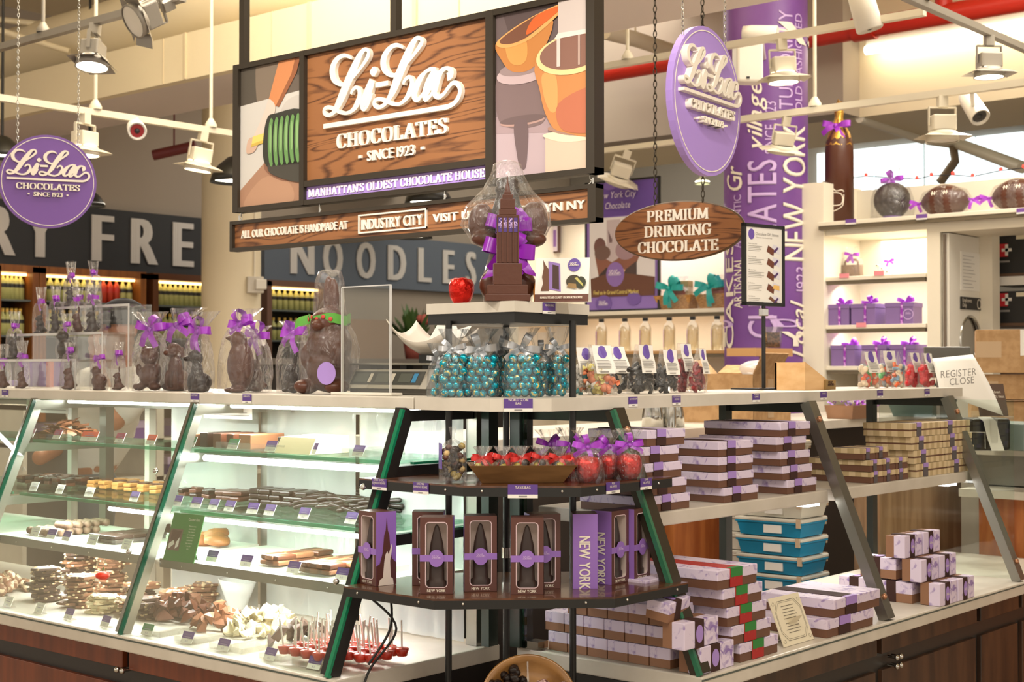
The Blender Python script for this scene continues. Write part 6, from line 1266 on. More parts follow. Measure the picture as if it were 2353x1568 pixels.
pt('tower', MB().lathe([(.028, 0), (.028, .19), (.02, .2)], 18), chrome, us); pt('handle', MB().tube(spl([(-.025, 0, .185), (-.07, 0, .19), (-.085, 0, .13), (-.045, 0, .07), (-.03, 0, .04)], 6), .006, 8), chrome, us); pt('lever', MB().lathe([(.004, .2), (.006, .235), (.016, .26), (.012, .285), (0, .29)], 12), mat('dark_wood_knob', (70, 40, 28), .4), us); pt('spout', MB().tube([(.0, -.02, .14), (0, -.05, .14), (0, -.05, .12)], .008, 8), chrome, us)
# ribbons carton, shopping basket, register things
q = at(1952, 1000, Y=3.05); rc = thing('ribbon_carton', 'small brown carton heaped with curled purple and white ribbons', 'carton', (q.x, 3.05, 1.1705), 0)
pt('carton', taper(.09, .06, .10, .07, .06), mat('brown_carton', (150, 112, 84), .7), rc)
for k in range(46): pt('ribbon_curl', MB().join(MB().strip([(.012*math.cos(t), .006*t-.02, .012*math.sin(t)) for t in [j*.7 for j in range(9)]], .008, (0, 1, .1))).xf(Matrix.Translation((R.uniform(-.08, .24), R.uniform(-.05, .06), .06+R.uniform(0, .035))) @ Euler((R.random()*6, R.random()*6, R.random()*6)).to_matrix().to_4x4()), (lilac, purple_satin, paper)[k % 3], rc)
q = at(2120, 965, Y=2.95); sbk = thing('shopping_basket', 'grey-green plastic shopping basket with its handle raised', 'basket', (q.x, 2.95, 1.1705), .1); bk = mat('basket_plastic', (86, 102, 96), .45)
pt('shell', taper(.14, .09, .17, .115, .085), bk, sbk); pt('handle', MB().tube(spl([(-.16, -.05, .08), (-.15, -.05, .13), (0, -.05, .15), (.14, -.05, .13)], 6), .008, 8), bk, sbk); pt('rim', MB().tube([(-.172, -.117, .085), (.172, -.117, .085), (.172, .117, .085), (-.172, .117, .085), (-.172, -.117, .085)], .006, 6), bk, sbk)
rcn = thing('register_counter', 'white-topped register counter at the right edge', 'counter', (5.42, 1.2, 0)); 
pt('upper_top', MB().box(0, 0, 1.06, .32, 1.20, 1.09), white_lam, rcn); pt('upper_body', MB().box(.08, .05, .94, .31, 1.15, 1.06), mat('steel_front', (150, 148, 140), .4, .6), rcn); pt('lower_top', MB().box(-.12, 0, .905, .32, 1.1, .935), white_lam, rcn); pt('lower_body', MB().box(-.05, .03, 0, .31, 1.05, .905), mat('orange_wood'), rcn)
q = at(2178, 815, d=5.35); rg = thing('register_screen', 'back of a dark grey register screen behind the cherry sweets', 'register', (q.x, q.y, 1.0905), -.9)
pt('screen_back', MB().box(-.085, 0, .27, .085, .02, .385, bev=.004).xf(Matrix.Translation((0, 0, 0))), mat('register_grey', (100, 98, 92), .4), rg); pt('stand', MB().box(-.03, 0, 0, .03, .05, .30), mat('register_grey'), rg); pt('foot', MB().box(-.08, -.04, 0, .08, .1, .012), mat('register_grey'), rg)
q0, q1, q2, q3 = at(2140, 825, d=5.15), at(2235, 815, d=5.25), at(2305, 955, d=5.15), at(2160, 905, d=5.0)
rp_ = thing('paper_sign', 'curling white paper sign reading REGISTER CLOSE hung on the register', 'sign', q0); 
vs = [(a.lerp(b, u)).lerp(d.lerp(c, u), v)+Vector((0, 0, .012*math.sin(v*PI)))-q0 for v in [k/8 for k in range(9)] for u in [j/8 for j in range(9)] for a, b, c, d in ((q0, q1, q2, q3),)]
sh2 = MB().add(vs, [(v*9+u, v*9+u+1, v*9+10+u, v*9+9+u) for v in range(8) for u in range(8)], 0, True).build('sheet', paper, rp_); sh2.modifiers.new('thick', 'SOLIDIFY').thickness = .0008
ex = (q1-q0).normalized(); 
def on_sheet(s, p, h):
    t = text(s, h, .95, 0, .0, align='L', gap=.12); P = at(*p, d=5.06)-q0; e1 = (at(p[0]+70, p[1]-6, d=5.10)-q0-P).normalized(); e2 = Vector((0, 0, 1)); t.v = [tuple(P+e1*a+e2*c) for a, b, c in t.v]; return t
l_ = on_sheet('REGISTER', (2162, 869), .026); l_.join(on_sheet('CLOSE', (2182, 886), .026)); 
pt('lettering', l_, mat('grey_ink'), rp_)
q = at(2285, 945, d=5.3); bs_ = thing('counter_sign', 'small brown tilted sign about corporate gifts in a clear holder', 'sign', (q.x, q.y, 1.0905), -.75)
M_ = Matrix.Translation((0, 0, .13)) @ Matrix.Rotation(-.35, 4, 'X')
pt('board', MB().box(-.055, 0, 0, .055, .004, .125).xf(M_), mat('sign_brown', (96, 76, 66), .4), bs_); pt('holder', MB().box(-.06, -.03, .118, .06, .05, .13).box(-.012, 0, 0, .012, .03, .118), acrylic, bs_); l_ = tr(text('Ask Us About', .011, .85), 0, -.001, .088); l_.join(tr(text('Corporate Gift Ideas', .011, .75), 0, -.001, .070)); l_.join(tr(logo(.03, 0, 3), 0, -.001, .03)); pt('lettering', l_.xf(M_), ivory, bs_)
q = at(2265, 1005, d=5.35); pr_ = thing('receipt_printer', 'black receipt printer with a strip of paper hanging down', 'printer', (q.x, q.y, 1.0905), -.75)
pt('case', MB().box(-.06, -.02, 0, .09, .12, .12, bev=.012), black_metal, pr_); pt('paper_roll', MB().strip([(-.01, -.01, .125), (0, -.035, .11), (.01, -.045, .05), (.02, -.06, .002)], .05, (1, 0, 0)), paper, pr_); pt('wire_rack', MB().join(MB().tube([(-.09, -.04, .01), (-.09, -.04, .07), (-.03, -.06, .07), (-.03, -.06, .01)], .002, 5)), chrome, pr_)
q = at(2352, 985, d=5.35); cdw = thing('cash_drawer', 'grey-green cash drawer at the right edge of the frame', 'cash drawer', (q.x+.05, q.y-.02, 1.0905), -.2); pt('case', MB().box(-.10, -.02, .0, .14, .2, .10, bev=.004), mat('drawer_green', (112, 128, 122), .4), cdw); pt('green_labels', MB().box(-.095, -.022, .06, -.03, -.02, .085).box(-.02, -.022, .06, .05, -.02, .085), mat('pale_green', (176, 206, 176), .6), cdw)
# cardboard boxes at the right edge
for i, (px0, py0, py1, dd, w2, l) in enumerate(((2243, 857, 757, 5.9, .26, 'upper sealed cardboard box with a white barcode sticker at the right edge'), (2236, 918, 860, 5.95, .26, 'shallow cardboard box under the sealed one at the right edge'), (2232, 1000, 922, 6.0, .27, 'lowest cardboard box of the pile at the right edge'))):
    a = at(px0, py0, d=dd); b = at(px0, py1, d=dd); t = thing('cardboard_box', l, 'cardboard box', (a.x, a.y, a.z), -1.15+.02*i)
    pt('carton', MB().box(0, 0, 0, w2, .22, b.z-a.z-.002, bev=.002), card_m, t); pt('tape', MB().box(0, -.001, (b.z-a.z)*.35, w2*.38, 0, (b.z-a.z)*.72), mat('clear_tape'), t)
    if i == 0: pt('barcode_sticker', MB().box(w2*.66, -.0015, .07, w2*.9, 0, b.z-a.z-.002), paper, t); pt('barcode', MB().box(w2*.74, -.0025, .08, w2*.76, -.0015, .12).box(w2*.78, -.0025, .08, w2*.79, -.0015, .12).box(w2*.81, -.0025, .08, w2*.83, -.0015, .12), ink, t)
q = at(2290, 1000, d=6.0); tag(MB().box(q.x-.12, q.y-.12, 0, q.x+.32, q.y+.3, q.z-.001).build('side_table', white_lam), 'pale side table under the cardboard boxes at the right edge', 'table')
# black storage boxes in the store room
rk = thing('storage_rack', 'dark storage rack seen through the open doorway', 'rack', (7.55, 2.3, 0)); pt('board', MB().box(0, 0, 1.885, .5, .95, 1.90).box(0, 0, 1.62, .5, .95, 1.635), mat('rack_brown', (96, 70, 50), .5), rk); pt('upright', MB().box(.0, .9, 0, .03, .95, 2.3).box(.0, 0, 0, .03, .05, 2.3).box(.02, 0, 0, .5, .95, 1.40), mat('rack_brown'), rk)
for i, (py, hh, l) in enumerate(((652, .24, 'upper black carton with a white cross on red in the store room'), (752, .20, 'lower black carton with a white cross on red in the store room'))):
    a = at(2281, py, X=7.5); z = (1.9005, 1.6355)[i]; t = thing('black_carton', l, 'carton', (7.56, a.y+.015, z), -PI/2)
    pt('carton', MB().box(-.04, 0, 0, .30, .3, hh-.03), mat('carton_black', (34, 34, 34), .5), t); pt('red_block', MB().box(.0, -.001, .09, .075, 0, .16), mat('cross_red', (206, 40, 50), .5), t); pt('white_cross', MB().box(.042, -.002, .118, .096, -.001, .134).box(.061, -.002, .096, .077, -.001, .156), paper, t); pt('tag_sticker', MB().box(.12, -.001, hh-.06, .17, 0, hh-.038), mat('cream_card'), t); pt('print_line', MB().box(.0, -.001, .06, .085, 0, .07), mat('grey_ink'), t)
    if i == 1: tag(MB().box(7.555, a.y-.30, 1.8375, 7.85, a.y+.02, 1.884).build('white_carton', paper), 'flat white carton between the two black cartons', 'carton')

# ---------------------------------------------------------------- goods on the white wall shelves
q = at(1929, 505, X=7.17); cbt = thing('chocolate_bottle', 'giant chocolate champagne bottle with gold foil neck and purple bow', 'chocolate model', (7.17, q.y, 2.1805), -PI/2)
r = .078; hB = .655
pt('bottle', MB().lathe([(0, 0), (r, 0), (r, .40), (r*.93, .46), (r*.72, .50), (r*.5, .535)], 32), milk, cbt); pt('gold_neck', facet(MB().lathe([(r*.93+.003, .435), (r*.78, .50), (r*.5, .54), (.026, .57), (.022, .60), (.026, .62), (.023, .665), (.012, .68), (0, .681)], 28), 60, .05), gold, cbt); bow(cbt, .545, .085, 4, None, 2, y=-.035)
def onb(x, z): return (r*1.006*math.sin(x/r), -r*1.006*math.cos(x/r), z)
bl = MB()
for P in ([(-.045, .105), (.045, .105), (.045, .165), (-.045, .165), (-.045, .105)], [(-.062, .175), (-.05, .185), (-.02, .18), (0, .195), (.02, .18), (.05, .185), (.062, .175)], [(-.062, .16), (-.058, .11), (-.045, .09), (0, .07), (.045, .09), (.058, .11), (.062, .16)]):
    PP = spl(P, 4); bl.tube([onb(*q_) for q_ in PP], .0028, 5)
pt('piped_label', bl, ivory, cbt)
q = at(2050, 490, X=7.17); cbl = thing('wrapped_chocolate_ball', 'wrapped chocolate ball on a lilac ring with a purple bow', 'chocolate model', (7.17, q.y, 2.1805), -PI/2)
pt('ring_stand', MB().lathe([(.048, 0), (.048, .03), (.044, .03), (.044, 0)], 24), lilac, cbl); pt('chocolate_ball', MB().ball((0, 0, .112), .098, 20), darkc, cbl); cello(cbl, .108, .105, .225, .285, .05, 2, nr=.02); bow(cbl, .225, .065, 6, None, 3)
def football(label, px, py):
    q = at(px, py, X=7.15); t = thing('chocolate_football', label, 'chocolate model', (7.15, q.y, 2.1805), -PI/2); h0 = .082
    pt('ball', MB().lathe([(.095*math.cos(k*PI/2/9)**.8 if k < 9 else 0, .14*math.sin(k*PI/2/9)) for k in range(-9, 10)] if False else [(.088*max(0, 1-(k/9)**2)**.75, .135*k/9) for k in range(-9, 10)], 24).xf(Matrix.Translation((0, 0, h0)) @ Matrix.Rotation(PI/2, 4, 'Y')), milk, t)
    lc = MB().tube([(-.045, -.074, h0+.040), (.045, -.074, h0+.040)], .003, 5)
    for k in range(7): lc.tube([(-.039+k*.013, -.070, h0+.05), (-.039+k*.013, -.079, h0+.029)], .0028, 5)
    pt('laces', lc, ivory, t); vs, n = [], 26; zs = [(.006, -.175), (.03, -.19), (.012, -.145), (.06, -.11), (.093, 0), (.06, .11), (.012, .145), (.03, .19)]
    pt('cellophane', MB().lathe(zs[2:7], 26).xf(Matrix.Translation((0, 0, h0)) @ Matrix.Rotation(PI/2, 4, 'Y')), film_bag, t)
    for s in (-1, 1): bow(t, h0, .05, 9+s, None, 2, x=s*.15)
    pt('rest', MB().box(-.03, -.02, 0, .03, .02, .004), acrylic, t)
football('chocolate football with white laces next to the wrapped ball', 2172, 450); football('chocolate football cut off by the right edge', 2338, 440)
q = at(1957, 620, X=7.2); pu = thing('chocolate_purse', 'chocolate handbag in cellophane with a purple bow', 'chocolate model', (7.2, q.y, 1.8855), -PI/2)
pt('bag', MB().prism([(-.06, 0), (.06, 0), (.055, .075), (-.055, .075)], -.02, .02, M=XZ).tube(spl([(-.04, 0, .07), (-.03, 0, .10), (.03, 0, .10), (.04, 0, .07)], 6), .007, 8), mat('grey_chocolate', (140, 112, 92), .4), pu); pt('flower_relief', facet(MB().ball((0, -.022, .04), .03, 14, sc=(1.1, .35, .9)), 80, .3), mat('grey_chocolate'), pu); cello(pu, .068, .035, .13, .175, .03, 4); bow(pu, .13, .045, 3, None, 2)
q = at(2035, 622, X=7.2); sho = thing('chocolate_shoe', 'ivory chocolate high-heeled shoe with dark studs', 'chocolate model', (7.2, q.y, 1.8855), -PI/2)
so = MB().strip(spl([(-.055, 0, .066), (-.03, 0, .058), (.0, 0, .03), (.03, 0, .008), (.065, 0, .004)], 5), [.02+.012*math.sin(k/20*PI) for k in range(21)], (0, 1, 0)); o = pt('sole', so, ivory, sho); o.modifiers.new('t', 'SOLIDIFY').thickness = .006
pt('heel', MB().tube([(-.05, 0, .062), (-.046, 0, .03), (-.044, 0, 0)], [.010, .006, .004], 8), ivory, sho); pt('toe', MB().ball((.05, 0, .012), .02, 10, sc=(1.2, .8, .6)), ivory, sho)
for k in range(4): pt('stud', MB().ball((-.045+k*.03, -.016, .064-k*.018), .004, 6), darkc, sho)
bow(sho, .085, .03, 5, None, 2, x=.02); pt('bag_top', MB().lathe([(.004, .085), (.016, .12)], 8, c=(.02, 0, 0)), film_bag, sho)
PG = {}
def purple_box(label, y, z, rz, x, s=.135, h=.115, seal=False):
    t = thing('purple_gift_box', label, 'gift box', (x, y, z), rz, 'lidded purple gift boxes'); pm = mat('purple_card', (134, 106, 164), .55)
    pt('body', MB().box(-s/2, 0, 0, s/2, s, h*.86), pm, t); pt('lid', MB().box(-s/2-.003, -.003, h*.80, s/2+.003, s+.003, h, bev=.001), pm, t)
    rbn = MB().box(s*.05, -.0045, 0, s*.05+.013, -.003, h+.001).box(s*.05, -.003, h, s*.05+.013, s, h+.0012).box(-s/2-.0045, s*.42, 0, -s/2-.003, s*.42+.013, h).box(-s/2, s*.42, h, s/2, s*.42+.013, h+.0012); pt('ribbon', rbn, mat('dotted_ribbon', (170, 70, 196), .4, fn=N((150, 50, 180), (220, 170, 232), nscale=60, lo=.5, hi=.6)), t)
    bow(t, h+.006, .05, int(y*97), None, 3, x=s*.08, y=s*.45)
    if seal: pt('round_seal', tr(pen([(.026*math.cos(a*PI/12), .026*math.sin(a*PI/12)) for a in range(25)], [.004]*25, .0), s*.33, -.0042, h*.45).join(tr(logo(.03, 0, 3), s*.33, -.0042, h*.45)), lilac_ink, t)
    return t
for i, (px, z, l) in enumerate(((1926, 1.6255, 'left purple gift box of the upper row'), (1985, 1.6255, 'middle purple gift box of the upper row'), (2068, 1.6255, 'right purple gift box with a round white seal, upper row'), (1938, 1.4055, 'left purple gift box of the lower row'), (2010, 1.4055, 'middle purple gift box of the lower row'), (2075, 1.4055, 'right purple gift box of the lower row'))):
    q = at(px, 700, X=7.04); purple_box(l, q.y, z, -PI/2+(.12 if i == 2 else 0), 7.03, .148 if i in (2,) else .138, .112, i == 2)
# niche behind the bottles: baskets, poster, bottles
def basket(label, px, w_, rzq, seed):
    q = at(px, 700, X=7.13); t = thing('gift_basket', label, 'gift basket', (7.13, q.y, 1.7385), -PI/2+rzq); wk = mat('wicker', (206, 148, 78), .6, fn=N((176, 118, 56), (222, 168, 98), scale=(9, 9, 40), nscale=6, lo=.35, hi=.65))
    pt('wicker_bowl', taper(w_*.42, .06, w_*.55, .085, .085), wk, t); pt('goods', MB().box(-w_*.32, -.02, .05, w_*.1, .03, .15).box(.0, -.03, .05, w_*.34, .02, .17).tube([(-w_*.1, -.03, .09), (w_*.2, -.03, .14)], .012, 8), mat('kraft_goods', (190, 164, 120), .6), t); pt('red_packet', MB().box(-.02, -.05, .09, .06, -.03, .115).ball((.05, -.04, .12), .018, 8), mat('red_packet', (176, 84, 70), .5), t)
    cello(t, w_*.60, .10, .15, .20, .05, seed, nr=.03); bow(t, .125, .095, seed, teal_satin, 4, x=-w_*.05, y=-.095); pt('ribbon_drop', MB().strip(spl([(-w_*.05, -.1, .12), (-w_*.04, -.105, .06), (-w_*.03, -.095, .01)], 5), .03, (1, 0, 0)), teal_satin, t)
basket('wicker gift basket with a teal bow beside the poster', 1562, .24, 0, 3); basket('wicker gift basket with a teal bow next to the purple pillar', 1650, .2, .1, 7)
a, b = at(1344, 702, X=7.03), at(1505, 702, X=7.03); po = thing('framed_poster', 'black framed purple poster headed New York City in Chocolate', 'poster', (7.03, a.y, 1.7385), -PI/2+.04)
w_ = (a.y-b.y)*1.03; h_ = .80
pt('frame', MB().box(0, 0, 0, .012, .02, h_).box(w_-.012, 0, 0, w_, .02, h_).box(0, 0, 0, w_, .02, .012).box(0, 0, h_-.012, w_, .02, h_), black_metal, po)
i0, i1 = .012, w_-.012
flat(po, 'poster_print', [((150, 120, 200), rect(i0, .012, i1, h_-.012)), ((108, 78, 164), rect(i0+.02, .58, i1, h_-.015)), ((238, 232, 234), rect(i0+.02, .14, i1-.02, .575)), ((206, 190, 194), rect(.16, .30, .26, .56)), ((120, 96, 100), [(.17, .5), (.18, .42), (.20, .42), (.21, .5), (.20, .44)]), ((148, 96, 78), [(.07, .36), (.10, .22), (.34, .22), (.40, .33), (.30, .35), (.20, .30)]), ((120, 84, 80), ell(.11, .40, .045, .055, 18)), ((120, 92, 84), ell(.13, .36, .06, .045, 18)), ((170, 140, 150), ell(.30, .37, .075, .06, 20)), ((70, 54, 52), [(.10, .22), (.16, .27), (.22, .23), (.2, .18), (.12, .18)]), ((84, 66, 64), [(.28, .24), (.38, .30), (.38, .22), (.3, .2)]), ((226, 180, 140), [(.2, .2), (.25, .27), (.3, .25), (.26, .19)]),
      ((112, 72, 56), [(i0+.02, .09), (i1-.02, .09), (i1-.02, .20), (.30, .23), (.16, .23), (i0+.02, .20)]), ((150, 116, 190), ell(.225, .225, .066, .075, 26)), ((124, 94, 176), ell(.14, .05, .06, .05, 20)), ((124, 94, 176), ell(.36, .075, .05, .04, 20)), ((128, 98, 180), ell(.19, h_-.03, .05, .03, 16))], y=.006)
lt = tr(text('New York City', .042, .75, 0, .0, skew=.2), .235, .0, .69); lt.join(tr(text('in Chocolate', .042, .75, 0, .0, skew=.2), .225, .0, .625)); lt.join(tr(logo(.09, 0, 3), .225, 0, .22)); lt.join(tr(logo(.07, 0, 3), .14, 0, .04)); lt.join(tr(logo(.07, 0, 3), .36, 0, .74)); pt('lettering', tr(lt, 0, -.006, 0), mat('pale_lilac_letters'), po)
pt('yellow_lettering', tr(fit('Find us in Grand Central Market', .026, .07, .40, .105, 0, .02), 0, -.006, 0), mat('yellow_letters', (240, 216, 120), .5), po)
cb_ = None
for i, px in enumerate((1382, 1436, 1483, 1538, 1592, 1648, 1703)):
    q = at(px, 800, X=7.12); l = f"clear black-capped bottle, {('first', 'second', 'third', 'fourth', 'fifth', 'sixth', 'last')[i]} in the row from the left"
    if cb_ is None:
        cb_ = thing('syrup_bottle', l, 'bottle', (7.12, q.y, 1.4975), -PI/2+.3, 'clear bottles on the wall shelf')
        pt('body', MB().lathe([(0, 0), (.034, 0), (.036, .006), (.036, .13), (.03, .155), (.015, .172), (.013, .19)], 20), clear('bottle_glass', (236, 236, 230), .2, .05), cb_); pt('liquid', MB().lathe([(0, .004), (.031, .004), (.031, .125), (0, .126)], 16), clear('syrup', (250, 245, 234), .05), cb_)
        pt('side_label', MB().add([(.0365*math.cos(a), .0365*math.sin(a), z) for z in (.02, .125) for a in [-PI*.95+k*.12 for k in range(8)]], [(k, k+1, k+9, k+8) for k in range(7)]), mat('label_lilac', (186, 150, 190), .5), cb_); pt('label_mark', MB().add([(.0372*math.cos(a), .0372*math.sin(a), z) for z in (.085, .10) for a in [-PI*.9+k*.12 for k in range(3)]], [(k, k+1, k+4, k+3) for k in range(2)]), deep_purple, cb_); pt('cap', MB().lathe([(.014, .180), (.017, .182), (.017, .212), (0, .212)], 14), mat('cap_black', (18, 17, 16), .6, spec=.2), cb_)
    else: dup(cb_, (7.12, q.y, 1.4975), -PI/2+.3-.06*i, l)
q = at(1775, 800, d=7.45); bb = thing('bean_jar', 'square glass jar of coffee beans in front of the purple pillar', 'jar', (q.x, q.y, 1.4975), -.7); pt('glass', MB().prism([(-.036, 0), (.036, 0), (.046, .11), (-.046, .11)], -.03, .03, M=XZ), clear('bottle_glass'), bb); pt('beans', facet(MB().box(-.032, -.026, .004, .032, .026, .085), 90, .1), mat('coffee_beans', (84, 52, 38), .5, fn=N((50, 30, 22), (120, 80, 58), nscale=90)), bb)
tag(MB().box(q.x-.25, q.y-.05, 1.455, q.x+.12, q.y+.12, 1.497).box(q.x-.05, q.y, 0, q.x, q.y+.05, 1.455).build('bottle_shelf_end', mat('shelf_oak')), 'oak shelf end under the bean jar by the pillar', 'shelf')
q = at(1250, 545, X=7.30); fp = thing('framed_print', 'small framed purple print high on the white wall behind the tower', 'picture', (7.38, q.y, q.z), -PI/2); pt('frame', MB().box(-.12, 0, -.10, .06, .02, .10), mat('frame_brown', (90, 66, 56), .5), fp); flat(fp, 'print', [((226, 214, 226), rect(-.11, -.09, .05, .09)), ((150, 110, 180), rect(-.04, -.06, .04, .05))], y=-.001)
# ================================================================ price tags on the ledges and dark shelves
pk = mat('tag_purple', (92, 62, 140), .5)
def ledge_tag(label, p, rz, lines, w_=.044, h=.026, big=1.):
    t = thing('price_tag', label, 'price tag', p, rz)
    pt('purple_card', MB().box(-w_/2, -.0016, -h/2+h*.24, w_/2, 0, h/2), pk, t); pt('price_strip', MB().box(-w_/2, -.0018, -h/2, w_/2, 0, -h/2+h*.26), paper, t)
    lt = MB(); n = len(lines)
    for i, s in enumerate(lines):
        tx = text(s, h*.2*big, .8); k = min(1, w_*.88/tx.w); tx.v = [(a*k, -.0022, c+h*(.24 if n == 1 else .36-.27*i)-h*.06) for a, b, c in tx.v]; lt.join(tx)
    pt('lettering', lt, ivory, t); pt('price_mark', MB().box(-w_*.14, -.0024, -h*.42, w_*.14, -.0018, -h*.32), mat('grey_ink'), t)
FL, FR, FC = -PI/2, 0, -PI/4
for a in [(12, 905, 'L', ['PENGUIN'], 'purple ledge tag at the far left edge of the white ledge'), (448, 916, 'L', ['SWEETHEART'], 'purple ledge tag under the seated chocolate dog'), (568, 919, 'L', ['LABRADOR'], 'purple ledge tag under the tall penguin'),
          (1454, 922, 'R', ['SALT WATER TAFFY'], 'purple ledge tag below the large black licorice pouch'), (1554, 919, 'R', ['AUSTRALIAN BLACK', 'LICORICE'], 'purple ledge tag below the red licorice'), (1737, 913, 'R', ['RASPBERRY', 'GUMMIES'], 'purple ledge tag below the sign holder pole'), (1892, 908, 'R', ['CHERRIES'], 'crooked purple ledge tag at the wooden wedge tray'), (2022, 906, 'R', ['SWEDISH FISH'], 'purple ledge tag below the mixed gummy pouch'), (2130, 901, 'R', ['GUMMI BEARS'], 'purple ledge tag below the cherry sweets')]:
    px, py, sd, ln, l = a; p = at(px, py, X=2.459) if sd == 'L' else at(px, py, Y=2.079); p.z = ZT-.013; ledge_tag(l, p, FL if sd == 'L' else FR, ln, .036, .024)
def on_line2(px, A, B):
    best = min(range(201), key=lambda k: abs(proj_x(Vector(A).lerp(Vector(B), k/200))-px)); return Vector(A).lerp(Vector(B), best/200)
for px, A, B, z, rz, ln, l, w_ in ((1191, (2.459, 2.179), (2.559, 2.079), ZT-.015, FC, ['WORLD GLOBE', 'BAG'], 'larger purple tag reading WORLD GLOBE BAG on the corner of the ledge', .066),
                              (1261, (2.499, 2.139), (2.78, 2.139), 1.538, FR, ['KING KONG'], 'purple tag on the top white shelf under the tent card', .046),
                              (873, (2.344, 2.49), (2.344, 2.157), 1.127, FL, ['DARK CHOC.', 'ESPRESSO BEANS'], 'purple tag at the left end of the upper dark shelf', .048), (968, (2.344, 2.49), (2.344, 2.157), 1.125, FL, ['NYC MIX', 'ESPRESSO BEANS'], 'purple tag on the left facet of the upper dark shelf below the bean bag', .048),
                              (1201, (2.344, 2.156), (2.507, 1.952), 1.126, math.atan2(-.204, .163), ['TAXIS BAG'], 'purple tag in the middle of the upper dark shelf under the wooden bowl', .066), (1408, (2.507, 1.952), (2.86, 1.952), 1.127, FR, ['MILK', 'BIG APPLE'], 'purple tag below the front right foil apple', .05), (1484, (2.507, 1.952), (2.86, 1.952), 1.128, FR, ['DARK', 'BIG APPLE'], 'purple tag at the right end of the upper dark shelf', .045)):
    q = on_line2(px, A+(0,), B+(0,)); ledge_tag(l, (q.x, q.y, z), rz, ln, w_, .026 if w_ < .06 else .030)

# ================================================================ inside the display case
PCARD = {}
cc = {'p': pk, 'g': mat('tag_green', (60, 140, 96), .5), 'r': mat('tag_rose', (168, 60, 92), .5), 'o': mat('tag_orange', (226, 92, 58), .5), 'w': paper}
def price_card(label, px, py, z, c='p', w_=.042):
    p = at(px, py, X={Z1: 2.475, Z2: 2.43, Z3: 2.364, ZB: 2.25}[z]); p.z = z+.0006
    for b_ in BAY:
        if abs(p.y-b_) < .042: p.y = b_+(.043 if p.y > b_ else -.043)
    if (c, w_) in PCARD: return dup(PCARD[(c, w_)], p, -PI/2+R.uniform(-.08, .08), label)
    t = thing('price_card', label, 'price card', p, -PI/2, 'price cards in the case'); h = .030; M_ = Matrix.Translation((0, -.004, .002)) @ Matrix.Rotation(-.45, 4, 'X')
    pt('holder', MB().box(-w_/2, -.008, 0, w_/2, .014, .002).add([(-w_/2, .011, .0), (w_/2, .011, 0), (w_/2, .009, .024), (-w_/2, .009, .024)], [(0, 1, 2, 3)]), clear('acrylic'), t)
    pt('white_card', MB().box(-w_/2, -.001, 0, w_/2, .0, h).xf(M_), paper, t); pt('coloured_top', MB().box(-w_/2, -.0016, h*.42, w_/2, -.001, h).xf(M_), cc[c], t)
    l2 = tr(text('CHOCOLATE' if c != 'r' else 'BREAKUP', .0048, .7), 0, -.002, h*.68).join(MB().box(-w_*.28, -.002, h*.5, w_*.28, -.0016, h*.56)).join(tr(text('$4.25', .005, .7), 0, -.0012, h*.12)); pt('lettering', l2.xf(M_), mat('tag_ink', (150, 140, 170), .6), t)
    PCARD[(c, w_)] = t; return t
Z1, Z2, Z3 = 1.1745, 1.0125, .8865
